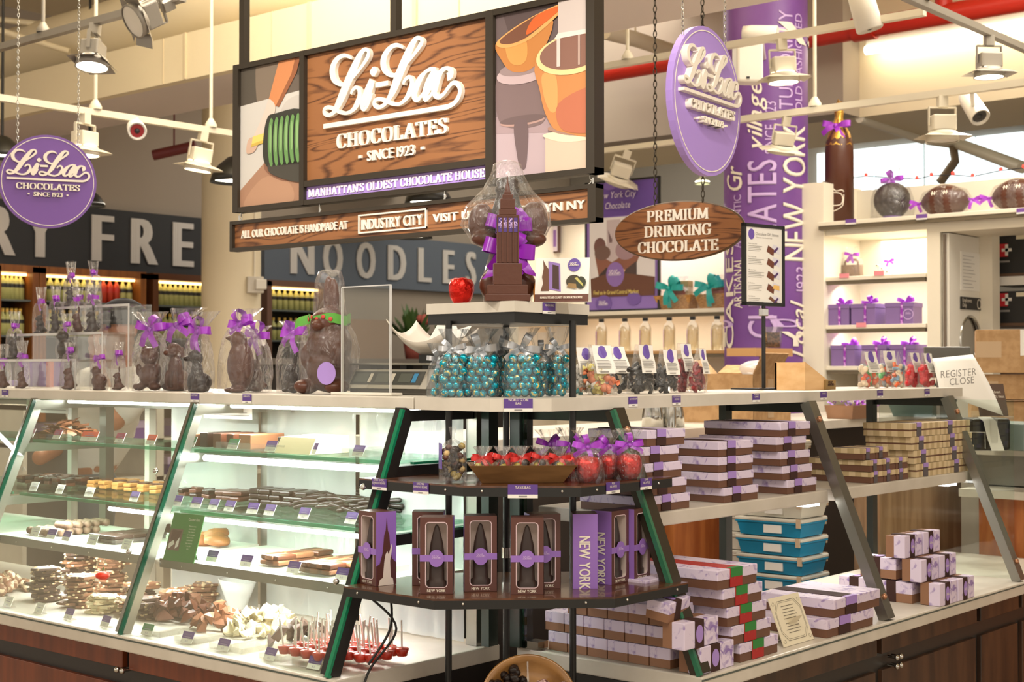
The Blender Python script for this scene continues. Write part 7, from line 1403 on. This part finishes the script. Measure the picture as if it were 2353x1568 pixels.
for i, (px, py, z, c, l) in enumerate(((70, 992, Z1, 'r', 'rose price card at the left end of the top glass shelf'), (131, 994, Z1, 'r', 'rose price card in front of the broken milk chocolate'), (275, 1000, Z1, 'r', 'rose price card right of the wide orange card'), (347, 1003, Z1, 'o', 'small orange price card near the middle glass-edged leg'), (447, 1008, Z1, 'g', 'green price card just right of the middle leg, top glass shelf'), (535, 1016, Z1, 'g', 'green price card in front of the first dark block'), (622, 1025, Z1, 'p', 'purple price card in front of the milk chocolate blocks'), (716, 1030, Z1, 'p', 'purple price card on the white chocolate block'), (823, 1036, Z1, 'p', 'purple price card in front of the rightmost dark block'),
                                      (65, 1107, Z2, 'w', 'blank clear price card at the left of the second shelf'), (137, 1114, Z2, 'w', 'pale price card before the tray of dark squares, second shelf'), (205, 1120, Z2, 'w', 'white price card left of the caramel squares'), (308, 1126, Z2, 'p', 'purple price card in front of the caramel squares'), (405, 1136, Z2, 'p', 'first purple price card right of the middle leg, second shelf'), (442, 1141, Z2, 'p', 'second purple price card right of the middle leg, second shelf'), (490, 1147, Z2, 'p', 'third purple price card right of the middle leg, second shelf'), (527, 1150, Z2, 'p', 'fourth purple price card right of the middle leg, second shelf'), (580, 1156, Z2, 'p', 'left one of the pair of price cards under the long dark bars'), (619, 1159, Z2, 'p', 'right one of the pair of price cards under the long dark bars'), (698, 1168, Z2, 'p', 'purple price card before the dark chocolate twigs'), (806, 1179, Z2, 'p', 'purple price card at the right end of the second shelf'),
                                      (80, 1226, Z3, 'w', 'white price card at the left end of the steel shelf'), (118, 1232, Z3, 'p', 'left purple price card before the truffle rows'), (152, 1236, Z3, 'p', 'right purple price card before the truffle rows'), (212, 1246, Z3, 'w', 'white price card before the dark bar tray'), (290, 1258, Z3, 'w', 'white price card left of the green card'), (487, 1283, Z3, 'p', 'purple price card right of the green card'), (565, 1296, Z3, 'p', 'purple price card at the left of the milk bar trays'), (674, 1309, Z3, 'p', 'purple price card between the two milk bar trays'), (786, 1325, Z3, 'p', 'purple price card at the right end of the steel shelf'),
                                      (18, 1388, ZB, 'w', 'pale price card at the far left of the case floor'), (90, 1400, ZB, 'w', 'pale price card before the tallest stack of nut bark'), (158, 1416, ZB, 'p', 'purple price card between the nut bark stacks'), (242, 1427, ZB, 'p', 'purple price card before the white nut bark'), (338, 1453, ZB, 'g', 'green price card before the broken dark chunks'), (430, 1467, ZB, 'p', 'purple price card before the milk chunks'), (513, 1487, ZB, 'p', 'purple price card before the white chocolate chunks'), (620, 1505, ZB, 'p', 'purple price card before the right dark chunks'), (722, 1532, ZB, 'p', 'purple price card reading price of the red chocolate pops'))): price_card(l, px, py, z, c)
price_card('wide orange price card in front of the broken milk chocolate pile', 205, 997, Z1, 'o', .085)
def hull(pts, m, name='piece'):
    bm = bmesh.new(); vs = [bm.verts.new(p) for p in pts]; r = bmesh.ops.convex_hull(bm, input=vs); bmesh.ops.delete(bm, geom=[g for g in r['geom_interior'] if isinstance(g, bmesh.types.BMVert)], context='VERTS'); return MB().frombm(bm).mesh(name, m)
def chunk(s, m, sd, sc=(1, 1, 1)):
    r = random.Random(sd); return hull([Vector((r.uniform(-1, 1)*sc[0], r.uniform(-1, 1)*sc[1], r.uniform(-1, 1)*sc[2]))*s for _ in range(9)], m, 'chunk')
def spot(px, py, z):
    lo_ = {Z1: 2.47, Z2: 2.43, Z3: 2.365, ZB: 2.25}[z]; c = at(px, py, z=z)
    if not lo_ <= c.x <= 2.60: c = at(px, py, X=min(max(c.x, lo_), 2.60)); c.z = z
    return c
def heap(name, label, cat, meshes, n, px, py, z, rx, ry, hgt, group, sz=.012, flat_=False, seed=1):
    r = random.Random(seed); c = spot(px, py, z)
    for i in range(n):
        a, q = r.uniform(0, 2*PI), math.sqrt(r.random()); zz = hgt*(1-q*q)*(r.random()**.6)
        e = (r.uniform(-.25, .25), r.uniform(-.25, .25), r.uniform(0, 6)) if flat_ else (r.uniform(0, 6), r.uniform(0, 6), r.uniform(0, 6))
        tag(obj(name, meshes[r.randrange(len(meshes))], None, (c.x+ry*q*math.sin(a), c.y+rx*q*math.cos(a), z+sz+zz), e), label, cat, group)
def tray(label, px0, px1, py, z, dep=.16, h=.014):
    a, b = spot(px0, py, z), spot(px1, py, z); w_ = abs(a.y-b.y); t = thing('clear_tray', label, 'tray', (min(a.x, b.x), (a.y+b.y)/2, z+.0006), -PI/2)
    mb = MB().box(-w_/2, 0, 0, w_/2, dep, .002)
    for q in ((-w_/2, 0, w_/2, .002), (-w_/2, dep-.002, w_/2, dep), (-w_/2, 0, -w_/2+.002, dep), (w_/2-.002, 0, w_/2, dep)): mb.box(q[0], q[1], .002, q[2], q[3], h)
    pt('shell', mb, acrylic, t); return t
def grid(name, label, cat, me, px0, px1, py, z, rows, cols, dep, zoff, group, jit=.003, rz=0., layers=1, lh=.012, tilt=.0, back=.0):
    a, b = spot(px0, py, z), spot(px1, py, z)
    for b_ in BAY:      # keep clear of the legs between two bays
        if b.y < b_ < a.y:
            if a.y-b_ > b_-b.y: b.y = b_+.02
            else: a.y = b_-.02
    for L in range(layers):
        for i in range(rows):
            for k in range(cols):
                x = min(a.x, b.x)+.015+back+dep*(i+.5)/rows; y = a.y+(b.y-a.y)*(k+.5)/cols
                tag(obj(name, me[(i*7+k*3+L) % len(me)], None, (x+R.uniform(-jit, jit), y+R.uniform(-jit, jit), z+zoff+L*lh+R.uniform(0, .001)), (R.uniform(-tilt, tilt), R.uniform(-tilt, tilt), rz-PI/2+R.uniform(-.12, .12))), label, cat, group)
def bar_me(l, w_, h, m, bev=.003, ridge=False):
    mb = MB().box(-w_/2, -l/2, 0, w_/2, l/2, h, bev=bev)
    if ridge: mb.box(-w_/2+.003, -l/2+.003, h, w_/2-.003, -l/2+.005, h+.0012)
    return mb.mesh('bar', m)
# top glass shelf
heap('broken_chocolate', 'broken slab of milk chocolate in the pile on the top glass shelf', 'chocolate', [chunk(.026, tan, s, (1, .8, .32)) for s in (1, 2, 3, 4)], 34, 155, 985, Z1, .115, .07, .045, 'broken milk chocolate slabs', .012, True, 3)
for i, (p0, p1, m, l, hh) in enumerate(((425, 490, tan, 'milk chocolate block wrapped in clear film beside the middle leg', .036), (500, 543, darkc, 'first dark chocolate block on the top glass shelf', .042), (545, 588, milk, 'milk chocolate block right of the first dark block', .042), (590, 628, milk, 'left milk chocolate block of the middle pair', .042), (630, 690, tan, 'right milk chocolate block of the middle pair', .042), (788, 836, darkc, 'left dark chocolate block of the right pair', .040), (838, 884, milk, 'right chocolate block of the right pair, half behind the leg', .040))):
    a, b = at(p0, 1025+i, z=Z1), at(p1, 1025+i, z=Z1); tag(MB().box(2.50, min(a.y, b.y)+.002, Z1+.0006, 2.62, max(a.y, b.y)-.002, Z1+hh, bev=.003).build('chocolate_block', m), l, 'chocolate')
a, b = at(690, 1038, z=Z1), at(780, 1042, z=Z1); tag(MB().prism([(2.462, Z1+.0006), (2.60, Z1+.0006), (2.60, Z1+.046), (2.485, Z1+.042)], b.y, a.y, M=Matrix(((1, 0, 0, 0), (0, 0, 1, 0), (0, 1, 0, 0), (0, 0, 0, 1)))).build('chocolate_block', whitec), 'big white chocolate block on the top glass shelf', 'chocolate')
tray('clear tray along the front of the milk and dark blocks', 495, 690, 1040, Z1, .14, .02); tray('clear tray in front of the right dark blocks', 784, 888, 1050, Z1, .14, .02)
# second glass shelf
sqm = [bar_me(.034, .034, .012, m) for m in (caram, milk, darkc)]
grid('chocolate_square', 'dark coated square on the second glass shelf, far left', 'chocolate', [bar_me(.034, .036, .012, darkc), bar_me(.034, .034, .012, milk)], 20, 165, 1110, Z2, 3, 6, .15, .001, 'dark squares on the second shelf', layers=2, tilt=.08)
grid('caramel_square', 'caramel square on the second glass shelf', 'caramel', [sqm[0], sqm[0], sqm[1]], 178, 352, 1120, Z2, 3, 6, .15, .001, 'caramel squares on the second shelf', layers=2, tilt=.08)
grid('chocolate_square', 'mixed chocolate square right of the middle leg on the second shelf', 'chocolate', [sqm[1], sqm[2]], 385, 470, 1138, Z2, 3, 3, .15, .001, 'mixed squares right of the middle leg', layers=2, tilt=.1)
lb_ = [bar_me(.085, .036, .014, m, .005) for m in (milk, darkc)]
grid('chocolate_bar', 'milk chocolate bar lying on the second glass shelf', 'chocolate', [lb_[0]], 478, 552, 1143, Z2, 2, 3, .17, .001, 'milk bars on the second shelf', rz=.3, layers=2, lh=.0145)
grid('chocolate_bar', 'long dark chocolate bar on the second glass shelf', 'chocolate', [lb_[1]], 552, 680, 1155, Z2, 2, 5, .17, .001, 'dark bars on the second shelf', rz=.3, layers=3, lh=.0145)
tw_ = [MB().tube(spl([(-.05, 0, .006), (-.02, .004, .009), (.02, -.004, .008), (.05, 0, .006)], 4), [.004]+[.007]*11+[.004], 7).mesh('twig', darkc)]
grid('chocolate_twig', 'dark chocolate twig piled on the second glass shelf', 'chocolate', tw_, 640, 850, 1165, Z2, 4, 9, .17, .002, 'dark twigs on the second shelf', jit=.008, rz=.2, layers=3, lh=.011, tilt=.2)
# steel shelf
trf = [MB().ball((0, 0, .012), .0125, 10, sc=(1, 1, .95)).mesh('truffle', mat('cocoa_truffle', (92, 68, 52), .7))]
grid('truffle', 'cocoa truffle in the rows on the steel shelf', 'truffle', trf, 45, 185, 1230, Z3, 6, 9, .18, .0, 'truffles on the steel shelf', jit=.0015); grid('truffle', 'cocoa truffle in the upper layer of the rows', 'truffle', trf, 110, 185, 1230, Z3, 5, 5, .16, .018, 'truffles in the upper layer', jit=.0015)
tray('clear tray of dark chocolate bars on the steel shelf', 192, 330, 1252, Z3, .2, .02)
grid('chocolate_bar', 'thin dark bar in the tray on the steel shelf', 'chocolate', [bar_me(.06, .028, .010, darkc, .002)], 196, 326, 1246, Z3, 3, 5, .18, .003, 'dark bars in the tray', layers=2, lh=.0105)
p = at(408, 1292, z=Z3); gc = thing('green_card', 'green information card about coconut bars standing in the case', 'card', (p.x+.002, p.y, Z3+.0006), -PI/2+.05); M_ = Matrix.Rotation(-.30, 4, 'X')
pt('card', MB().box(-.062, -.001, 0, .062, .001, .128).xf(M_), mat('card_green', (40, 124, 52), .45), gc); cpp = flat(gc, 'card_photo', [((110, 80, 80), rect(-.058, .028, -.008, .085)), ((70, 42, 40), [(-.05, .055), (-.02, .05), (-.012, .08), (-.05, .083)]), ((226, 222, 214), [(-.05, .03), (-.03, .045), (-.036, .055), (-.052, .045)]), ((236, 230, 224), [(-.024, .032), (-.012, .04), (-.014, .064), (-.024, .05)])], y=-.0016); cpp.data.transform(M_)
lt = tr(text('Coconut Bars', .008, .7, 0, .02), .026, -.0016, .110)
for k in range(9): lt.join(tr(text(('Made with a sweet', 'shredded coconut', 'filling, enrobed in', 'our finest chocolate', 'these are available', 'in milk and dark', 'sweet temptation', 'in every bite', 'enjoy')[k], .0042, .62), .026, -.0016, .094-k*.0075))
pt('lettering', lt.xf(M_), ivory, gc); pt('easel', MB().add([(-.02, .02, .07), (.02, .02, .07), (.02, .05, 0), (-.02, .05, 0)], [(0, 1, 2, 3)]), mat('card_green'), gc)
heap('caramel_cluster', 'lumpy caramel cluster on the steel shelf behind the green card', 'chocolate', [facet(MB().ball((0, 0, 0), .026, 12, sc=(1.5, 1, .6)), 70, .2).mesh('cluster', mat('caramel_choc', (160, 100, 56), .4))], 9, 490, 1255, Z3, .07, .035, .022, 'caramel clusters', .016, True, 5)
mb_ = [bar_me(.062, .030, .013, m, .004) for m in (tan, milk)]
tray('left clear tray of milk chocolate bars on the steel shelf', 556, 668, 1318, Z3, .22, .016); tray('right clear tray of milk chocolate bars on the steel shelf', 672, 800, 1335, Z3, .22, .016)
grid('chocolate_bar', 'milk chocolate bar in the left tray on the steel shelf', 'chocolate', mb_, 590, 662, 1302, Z3, 3, 3, .19, .003, 'bars in the left tray', layers=2, lh=.0135, rz=.0); grid('chocolate_bar', 'milk chocolate bar in the right tray on the steel shelf', 'chocolate', mb_, 676, 800, 1320, Z3, 3, 5, .19, .003, 'bars in the right tray', layers=2, lh=.0135)
# case floor
nutm = mat('nut_bark_dark', (92, 66, 50), .5, fn=N((66, 44, 34), (232, 208, 170), nscale=55, lo=.55, hi=.62)); nutw = mat('nut_bark_white', (236, 222, 186), .5, fn=N((240, 226, 190), (150, 130, 84), nscale=60, lo=.55, hi=.66)); nutt = mat('nut_bark_milk', (150, 100, 68), .5, fn=N((134, 88, 60), (240, 220, 186), nscale=48, lo=.48, hi=.56))
def sheet(m, sd): 
    r = random.Random(sd); n = 11; P = [((.050+r.uniform(-.014, .012))*math.cos(2*PI*i/n), (.036+r.uniform(-.01, .01))*math.sin(2*PI*i/n)) for i in range(n)]; mb = MB().prism(P, 0, .007)
    for k in range(16):
        a, q = r.uniform(0, 2*PI), math.sqrt(r.random()); mb.ball((.042*q*math.cos(a), .030*q*math.sin(a), .007 if k < 9 else .0035), .0058, 6, 1, sc=(1.4, .9, .5), M=Matrix.Rotation(r.random()*3, 4, 'Z'))
    for k in range(9):
        i = r.randrange(n); mb.ball((P[i][0]*.97, P[i][1]*.97, .004), .005, 6, 1, sc=(1.2, 1.1, .7))
    return mb.mesh('bark', [m, mat('almond', (226, 200, 160), .5)])
shd = [sheet(mat('dark_bark', (70, 48, 38), .45), s) for s in (1, 2, 3)]; smk = [sheet(mat('milk_bark', (126, 84, 58), .45), s) for s in (4, 5, 6)]; swh = [sheet(mat('white_bark', (238, 224, 186), .5), s) for s in (7, 8)]
def bark(px, py, n, ms, label, grp, back=0.):
    c = spot(px, py, ZB)
    for i in range(n): tag(obj('nut_bark', ms[i % len(ms)], None, (c.x+.05+back+R.uniform(-.012, .012), c.y+R.uniform(-.014, .014), ZB+.001+i*.0085), (R.uniform(-.05, .05), R.uniform(-.05, .05), R.uniform(0, 6))), label, 'nut bark', grp)
bark(70, 1385, 12, shd, 'sheet of dark nut bark in the leftmost tall stack', 'dark bark, leftmost stack'); bark(105, 1372, 15, shd+smk, 'sheet of nut bark in the tallest back stack', 'bark, tallest stack', .07); bark(150, 1400, 11, smk, 'sheet of milk nut bark in the second stack', 'milk bark, second stack'); bark(160, 1380, 14, smk, 'sheet of milk nut bark in the stack under the red pepper', 'milk bark under the pepper', .09)
bark(205, 1412, 6, swh, 'sheet of white nut bark in the low pale stack', 'white bark stack'); bark(232, 1405, 8, smk+shd, 'sheet of nut bark behind the white bark', 'bark behind the white stack', .09); bark(258, 1420, 6, swh+smk, 'sheet of pale nut bark before the middle leg', 'pale bark by the middle leg', .02); bark(325, 1425, 8, smk+shd, 'sheet of dark nut bark in the stack right of the middle leg', 'bark right of the middle leg', .06); bark(300, 1428, 7, shd, 'sheet of dark nut bark partly behind the middle leg', 'bark behind the middle leg', .02)
bark(365, 1400, 7, smk, 'sheet of nut bark at the back behind the chunks', 'bark at the back of the case', .10)
heap('nut_cluster', 'pale nut cluster at the far left of the case floor', 'nut cluster', [facet(MB().ball((0, 0, 0), .02, 10), 90, .25).mesh('cluster', nutt)], 26, 8, 1365, ZB, .05, .09, .06, 'pale nut clusters', .015, False, 8)
c = at(214, 1330, z=ZB+.13); pep = thing('red_foil_pumpkin', 'small red foil pumpkin with a green stem on the nut bark', 'foil chocolate', (c.x+.03, c.y, ZB+.123)); pt('body', MB().ball((0, 0, .012), .02, 14, sc=(1, 1, .6)), mat('pumpkin_red', (222, 60, 36), .35), pep); pt('stem', MB().tube([(0, 0, .022), (.002, 0, .034)], .002, 6), mat('leaf_green'), pep)
cd4 = [chunk(.026, m, s, (1, .8, .6)) for s, m in ((11, milk), (12, milk), (13, mat('mid_chocolate', (104, 66, 46), .45)), (14, milk))]; cl4 = [chunk(.022, tan, s, (1, .8, .7)) for s in (21, 22, 23)]; cw4 = [chunk(.021, whitec, s, (1, .85, .75)) for s in (31, 32, 33, 34)]; ck4 = [chunk(.026, mat('grey_dark_chocolate', (84, 62, 52), .55), s, (1, .9, .5)) for s in (41, 42, 43)]
heap('chocolate_chunk', 'rough milk chocolate chunk in the brown heap on the case floor', 'chocolate', cd4, 66, 420, 1425, ZB, .10, .085, .065, 'milk chocolate chunks', .014, False, 11); heap('chocolate_chunk', 'light milk chocolate chunk between the brown and white heaps', 'chocolate', cl4, 34, 500, 1445, ZB, .055, .08, .05, 'light milk chunks', .012, False, 12)
heap('white_chocolate_chunk', 'white chocolate chunk in the white heap on the case floor', 'chocolate', cw4, 88, 605, 1455, ZB, .085, .10, .055, 'white chocolate chunks', .012, False, 13); heap('chocolate_chunk', 'dark chunk in the right heap before the red pops', 'chocolate', ck4, 30, 690, 1480, ZB, .06, .09, .04, 'dark chunks by the pops', .013, False, 14)
for l, a, b, py in (('clear tray in front of the milk chunks', 325, 400, 1462), ('clear tray under the light milk chunks', 400, 480, 1478), ('clear tray in front of the white chunks', 480, 590, 1500), ('clear tray in front of the right dark chunks', 595, 670, 1520)): tray(l, a, b, py, ZB, .30, .014)
for l, a, b, py in (('clear tray of red chocolate pops left of the corner leg', 670, 790, 1535), ): tray(l, a, b, py, ZB, .26, .018)
cup = MB().lathe([(0, .001), (.012, .001), (.017, .018), (.015, .02), (0, .021)], 12).mesh('cup', toffee_red); stk = MB().tube([(0, 0, .018), (0, 0, .085)], .0022, 6).mesh('stick', paper)
pa, pb, pc_ = at(675, 1525, z=ZB), at(985, 1500, z=ZB), at(700, 1480, z=ZB)
k = 0
for i in range(4):
    for j in range(12):
        x = 2.245+.05*i+.016+.0 ; y = 2.66-.0215*j+R.uniform(-.003, .003)
        if y < 2.47: 
            x += .0
            if x < 2.30: continue
        t = thing('chocolate_pop', 'red chocolate pop with a white stick on the case floor', 'chocolate pop', (x+(.012 if j % 2 else 0), y, ZB+.021), R.random()*6, 'red chocolate pops'); obj('cup', cup, t); obj('stick', stk, t, (0, 0, 0), (R.uniform(-.15, .15), R.uniform(-.15, .15), 0)); k += 1
q = at(535, 1385, z=ZB); wtb = thing('white_scoop_tub', 'white plastic tub at the back of the case floor', 'tub', (2.655, at(535, 1375, X=2.64).y, ZB+.001), -PI/2); pt('tub', MB().lathe([(.03, 0), (.055, .05), (.072, .085), (.066, .085), (.05, .05), (.026, .004), (0, .004)], 22, sx=1.1, sy=.42), mat('milky_plastic', (226, 226, 222), .4), wtb)

# ================================================================ shop worker behind the glass case, head down, hand raised to the face
def chain(mb, pts, rs, n=10):
    for (a, b), (r0, r1) in zip(zip(pts, pts[1:]), zip(rs, rs[1:])):
        a, b = Vector(a), Vector(b); k = max(2, int((b-a).length/(min(r0, r1)*.45)))
        for i in range(k+1): mb.ball(a.lerp(b, i/k), r0+(r1-r0)*i/k, n)
    return mb
hp = at(185, 1000, X=3.30); hd = at(281, 752, X=3.26)
wk = thing('person', 'person in dark cap leaning behind the glass case with a hand at the face', 'person', (hp.x, hp.y, 0), -PI/2)
dx = -(hd.y-hp.y); hz = 1.545; dy = hd.x-hp.x
skin = mat('skin', (176, 116, 84), .55)
bdm = MB(); ch, sh0 = (dx*.72, -.01+dy*.5, 1.27), 1.36
chain(bdm, [(0, 0, .95), (dx*.35, 0, 1.08), ch, (dx*.88, dy*.8, 1.38), (dx*.97, dy-.01, 1.46)], [.12, .115, .125, .062, .055])
chain(bdm, [(-.09, 0, .92), (-.10, -.02, .5), (-.10, .02, .09)], [.085, .06, .042]); chain(bdm, [(.09, 0, .92), (.10, -.02, .5), (.10, .02, .09)], [.085, .06, .042])
chain(bdm, [(-.10, 0, .05), (-.10, -.13, .035)], [.045, .035]); chain(bdm, [(.10, 0, .05), (.10, -.13, .035)], [.045, .035])
LS, RS_ = (dx*.8-.17, dy*.5, 1.33), (dx*.8+.17, dy*.5, 1.33)
chain(bdm, [ch, LS, (LS[0]-.05, -.08, 1.12), (LS[0]+.02, -.26, 1.05)], [.10, .055, .042, .032]); EL = (RS_[0]+.03, -.16, 1.20); HN = (dx+.035, dy-.13, 1.455)
chain(bdm, [ch, RS_, EL, (HN[0]+.01, HN[1]-.01, HN[2]-.06)], [.10, .055, .042, .028])
bdm.ball((dx, dy, hz), .085, 18, sc=(.88, 1.02, 1.22)); bdm.ball((dx, dy-.03, hz-.06), .055, 12, sc=(1, 1, .9)); bdm.ball((dx+.01, dy-.10, hz-.01), .014, 8, sc=(.8, 1, 1.3)); bdm.ball((dx-.078, dy, hz), .022, 8, sc=(.4, .8, 1.2)); bdm.ball((dx+.078, dy, hz), .022, 8, sc=(.4, .8, 1.2))
chain(bdm, [(HN[0]+.01, HN[1]-.01, HN[2]-.06), HN], [.030, .034])
for i in range(4): f0 = Vector(HN)+Vector((-.022+.015*i, -.012, .02)); L_f = (.055, .064, .060, .048)[i]; chain(bdm, [f0, f0+Vector((-.004, -.012, L_f*.55)), f0+Vector((-.010, .012, L_f*.95))], [.0095, .0088, .0075], 8)
chain(bdm, [Vector(HN)+Vector((-.028, -.008, -.01)), Vector(HN)+Vector((-.05, -.004, .018)), Vector(HN)+Vector((-.052, .006, .04))], [.011, .010, .008], 8)
soft(bdm.build('body', skin, wk), .0065, 3)
for sx in (-.032, .032): pt('eye', MB().ball((dx+sx, dy-.083, hz+.012), .010, 8), ink, wk)
pt('mouth', MB().ball((dx, dy-.086, hz-.052), .018, 8, sc=(1, .3, .25)), mat('lips', (150, 84, 76), .5), wk)
cp_ = MB().ball((dx, dy+.005, hz+.035), .098, 18, sc=(.92, 1.05, .92)); cp_ = MB().add([p for p in cp_.v], [f for f in cp_.f if all(cp_.v[i][2] > hz+.012 for i in f)], 0, True); cp_.add([(dx+.09*math.cos(a), dy-.04-.13*math.sin(a), hz+.035-.02*math.sin(a)) for a in [k*PI/10 for k in range(11)]], [tuple(range(11))]); o = pt('cap', cp_, mat('cap_dark', (30, 27, 27), .9, spec=.1), wk); o.modifiers.new('t', 'SOLIDIFY').thickness = .006
pt('hair', MB().ball((dx, dy+.035, hz-.01), .085, 14, sc=(.95, .8, 1.0)), mat('hair_dark', (44, 34, 30), .7), wk)
stm = MB(); chain(stm, [(0, .0, 1.0), (dx*.4, 0, 1.12), ch, (dx*.86, dy*.7, 1.36)], [.138, .134, .142, .085]); chain(stm, [ch, LS, (LS[0]-.03, -.05, 1.22)], [.118, .075, .062]); chain(stm, [ch, RS_, Vector(RS_).lerp(Vector(EL), .75)], [.118, .075, .062]); soft(stm.build('tee_shirt', mat('white_tee', (226, 220, 214), .7), wk), .009, 4)
jn = MB(); chain(jn, [(0, 0, 1.0), (0, 0, .93)], [.142, .145]); chain(jn, [(-.09, 0, .92), (-.10, -.02, .5), (-.10, .02, .1)], [.105, .078, .062]); chain(jn, [(.09, 0, .92), (.10, -.02, .5), (.10, .02, .1)], [.105, .078, .062]); soft(jn.build('jeans', mat('denim_grey', (104, 112, 118), .75), wk), .009, 4)
ap_ = MB().add([(x, -.155-.012*math.cos(x*14), z) for z in (.55, .8, 1.0, 1.12) for x in (-.15, -.05, .05, .15)], [(r*4+i, r*4+i+1, r*4+5+i, r*4+4+i) for r in range(3) for i in range(3)], 0, True).build('apron', mat('apron_dark', (84, 82, 80), .7), wk); ap_.modifiers.new('t', 'SOLIDIFY').thickness = .004
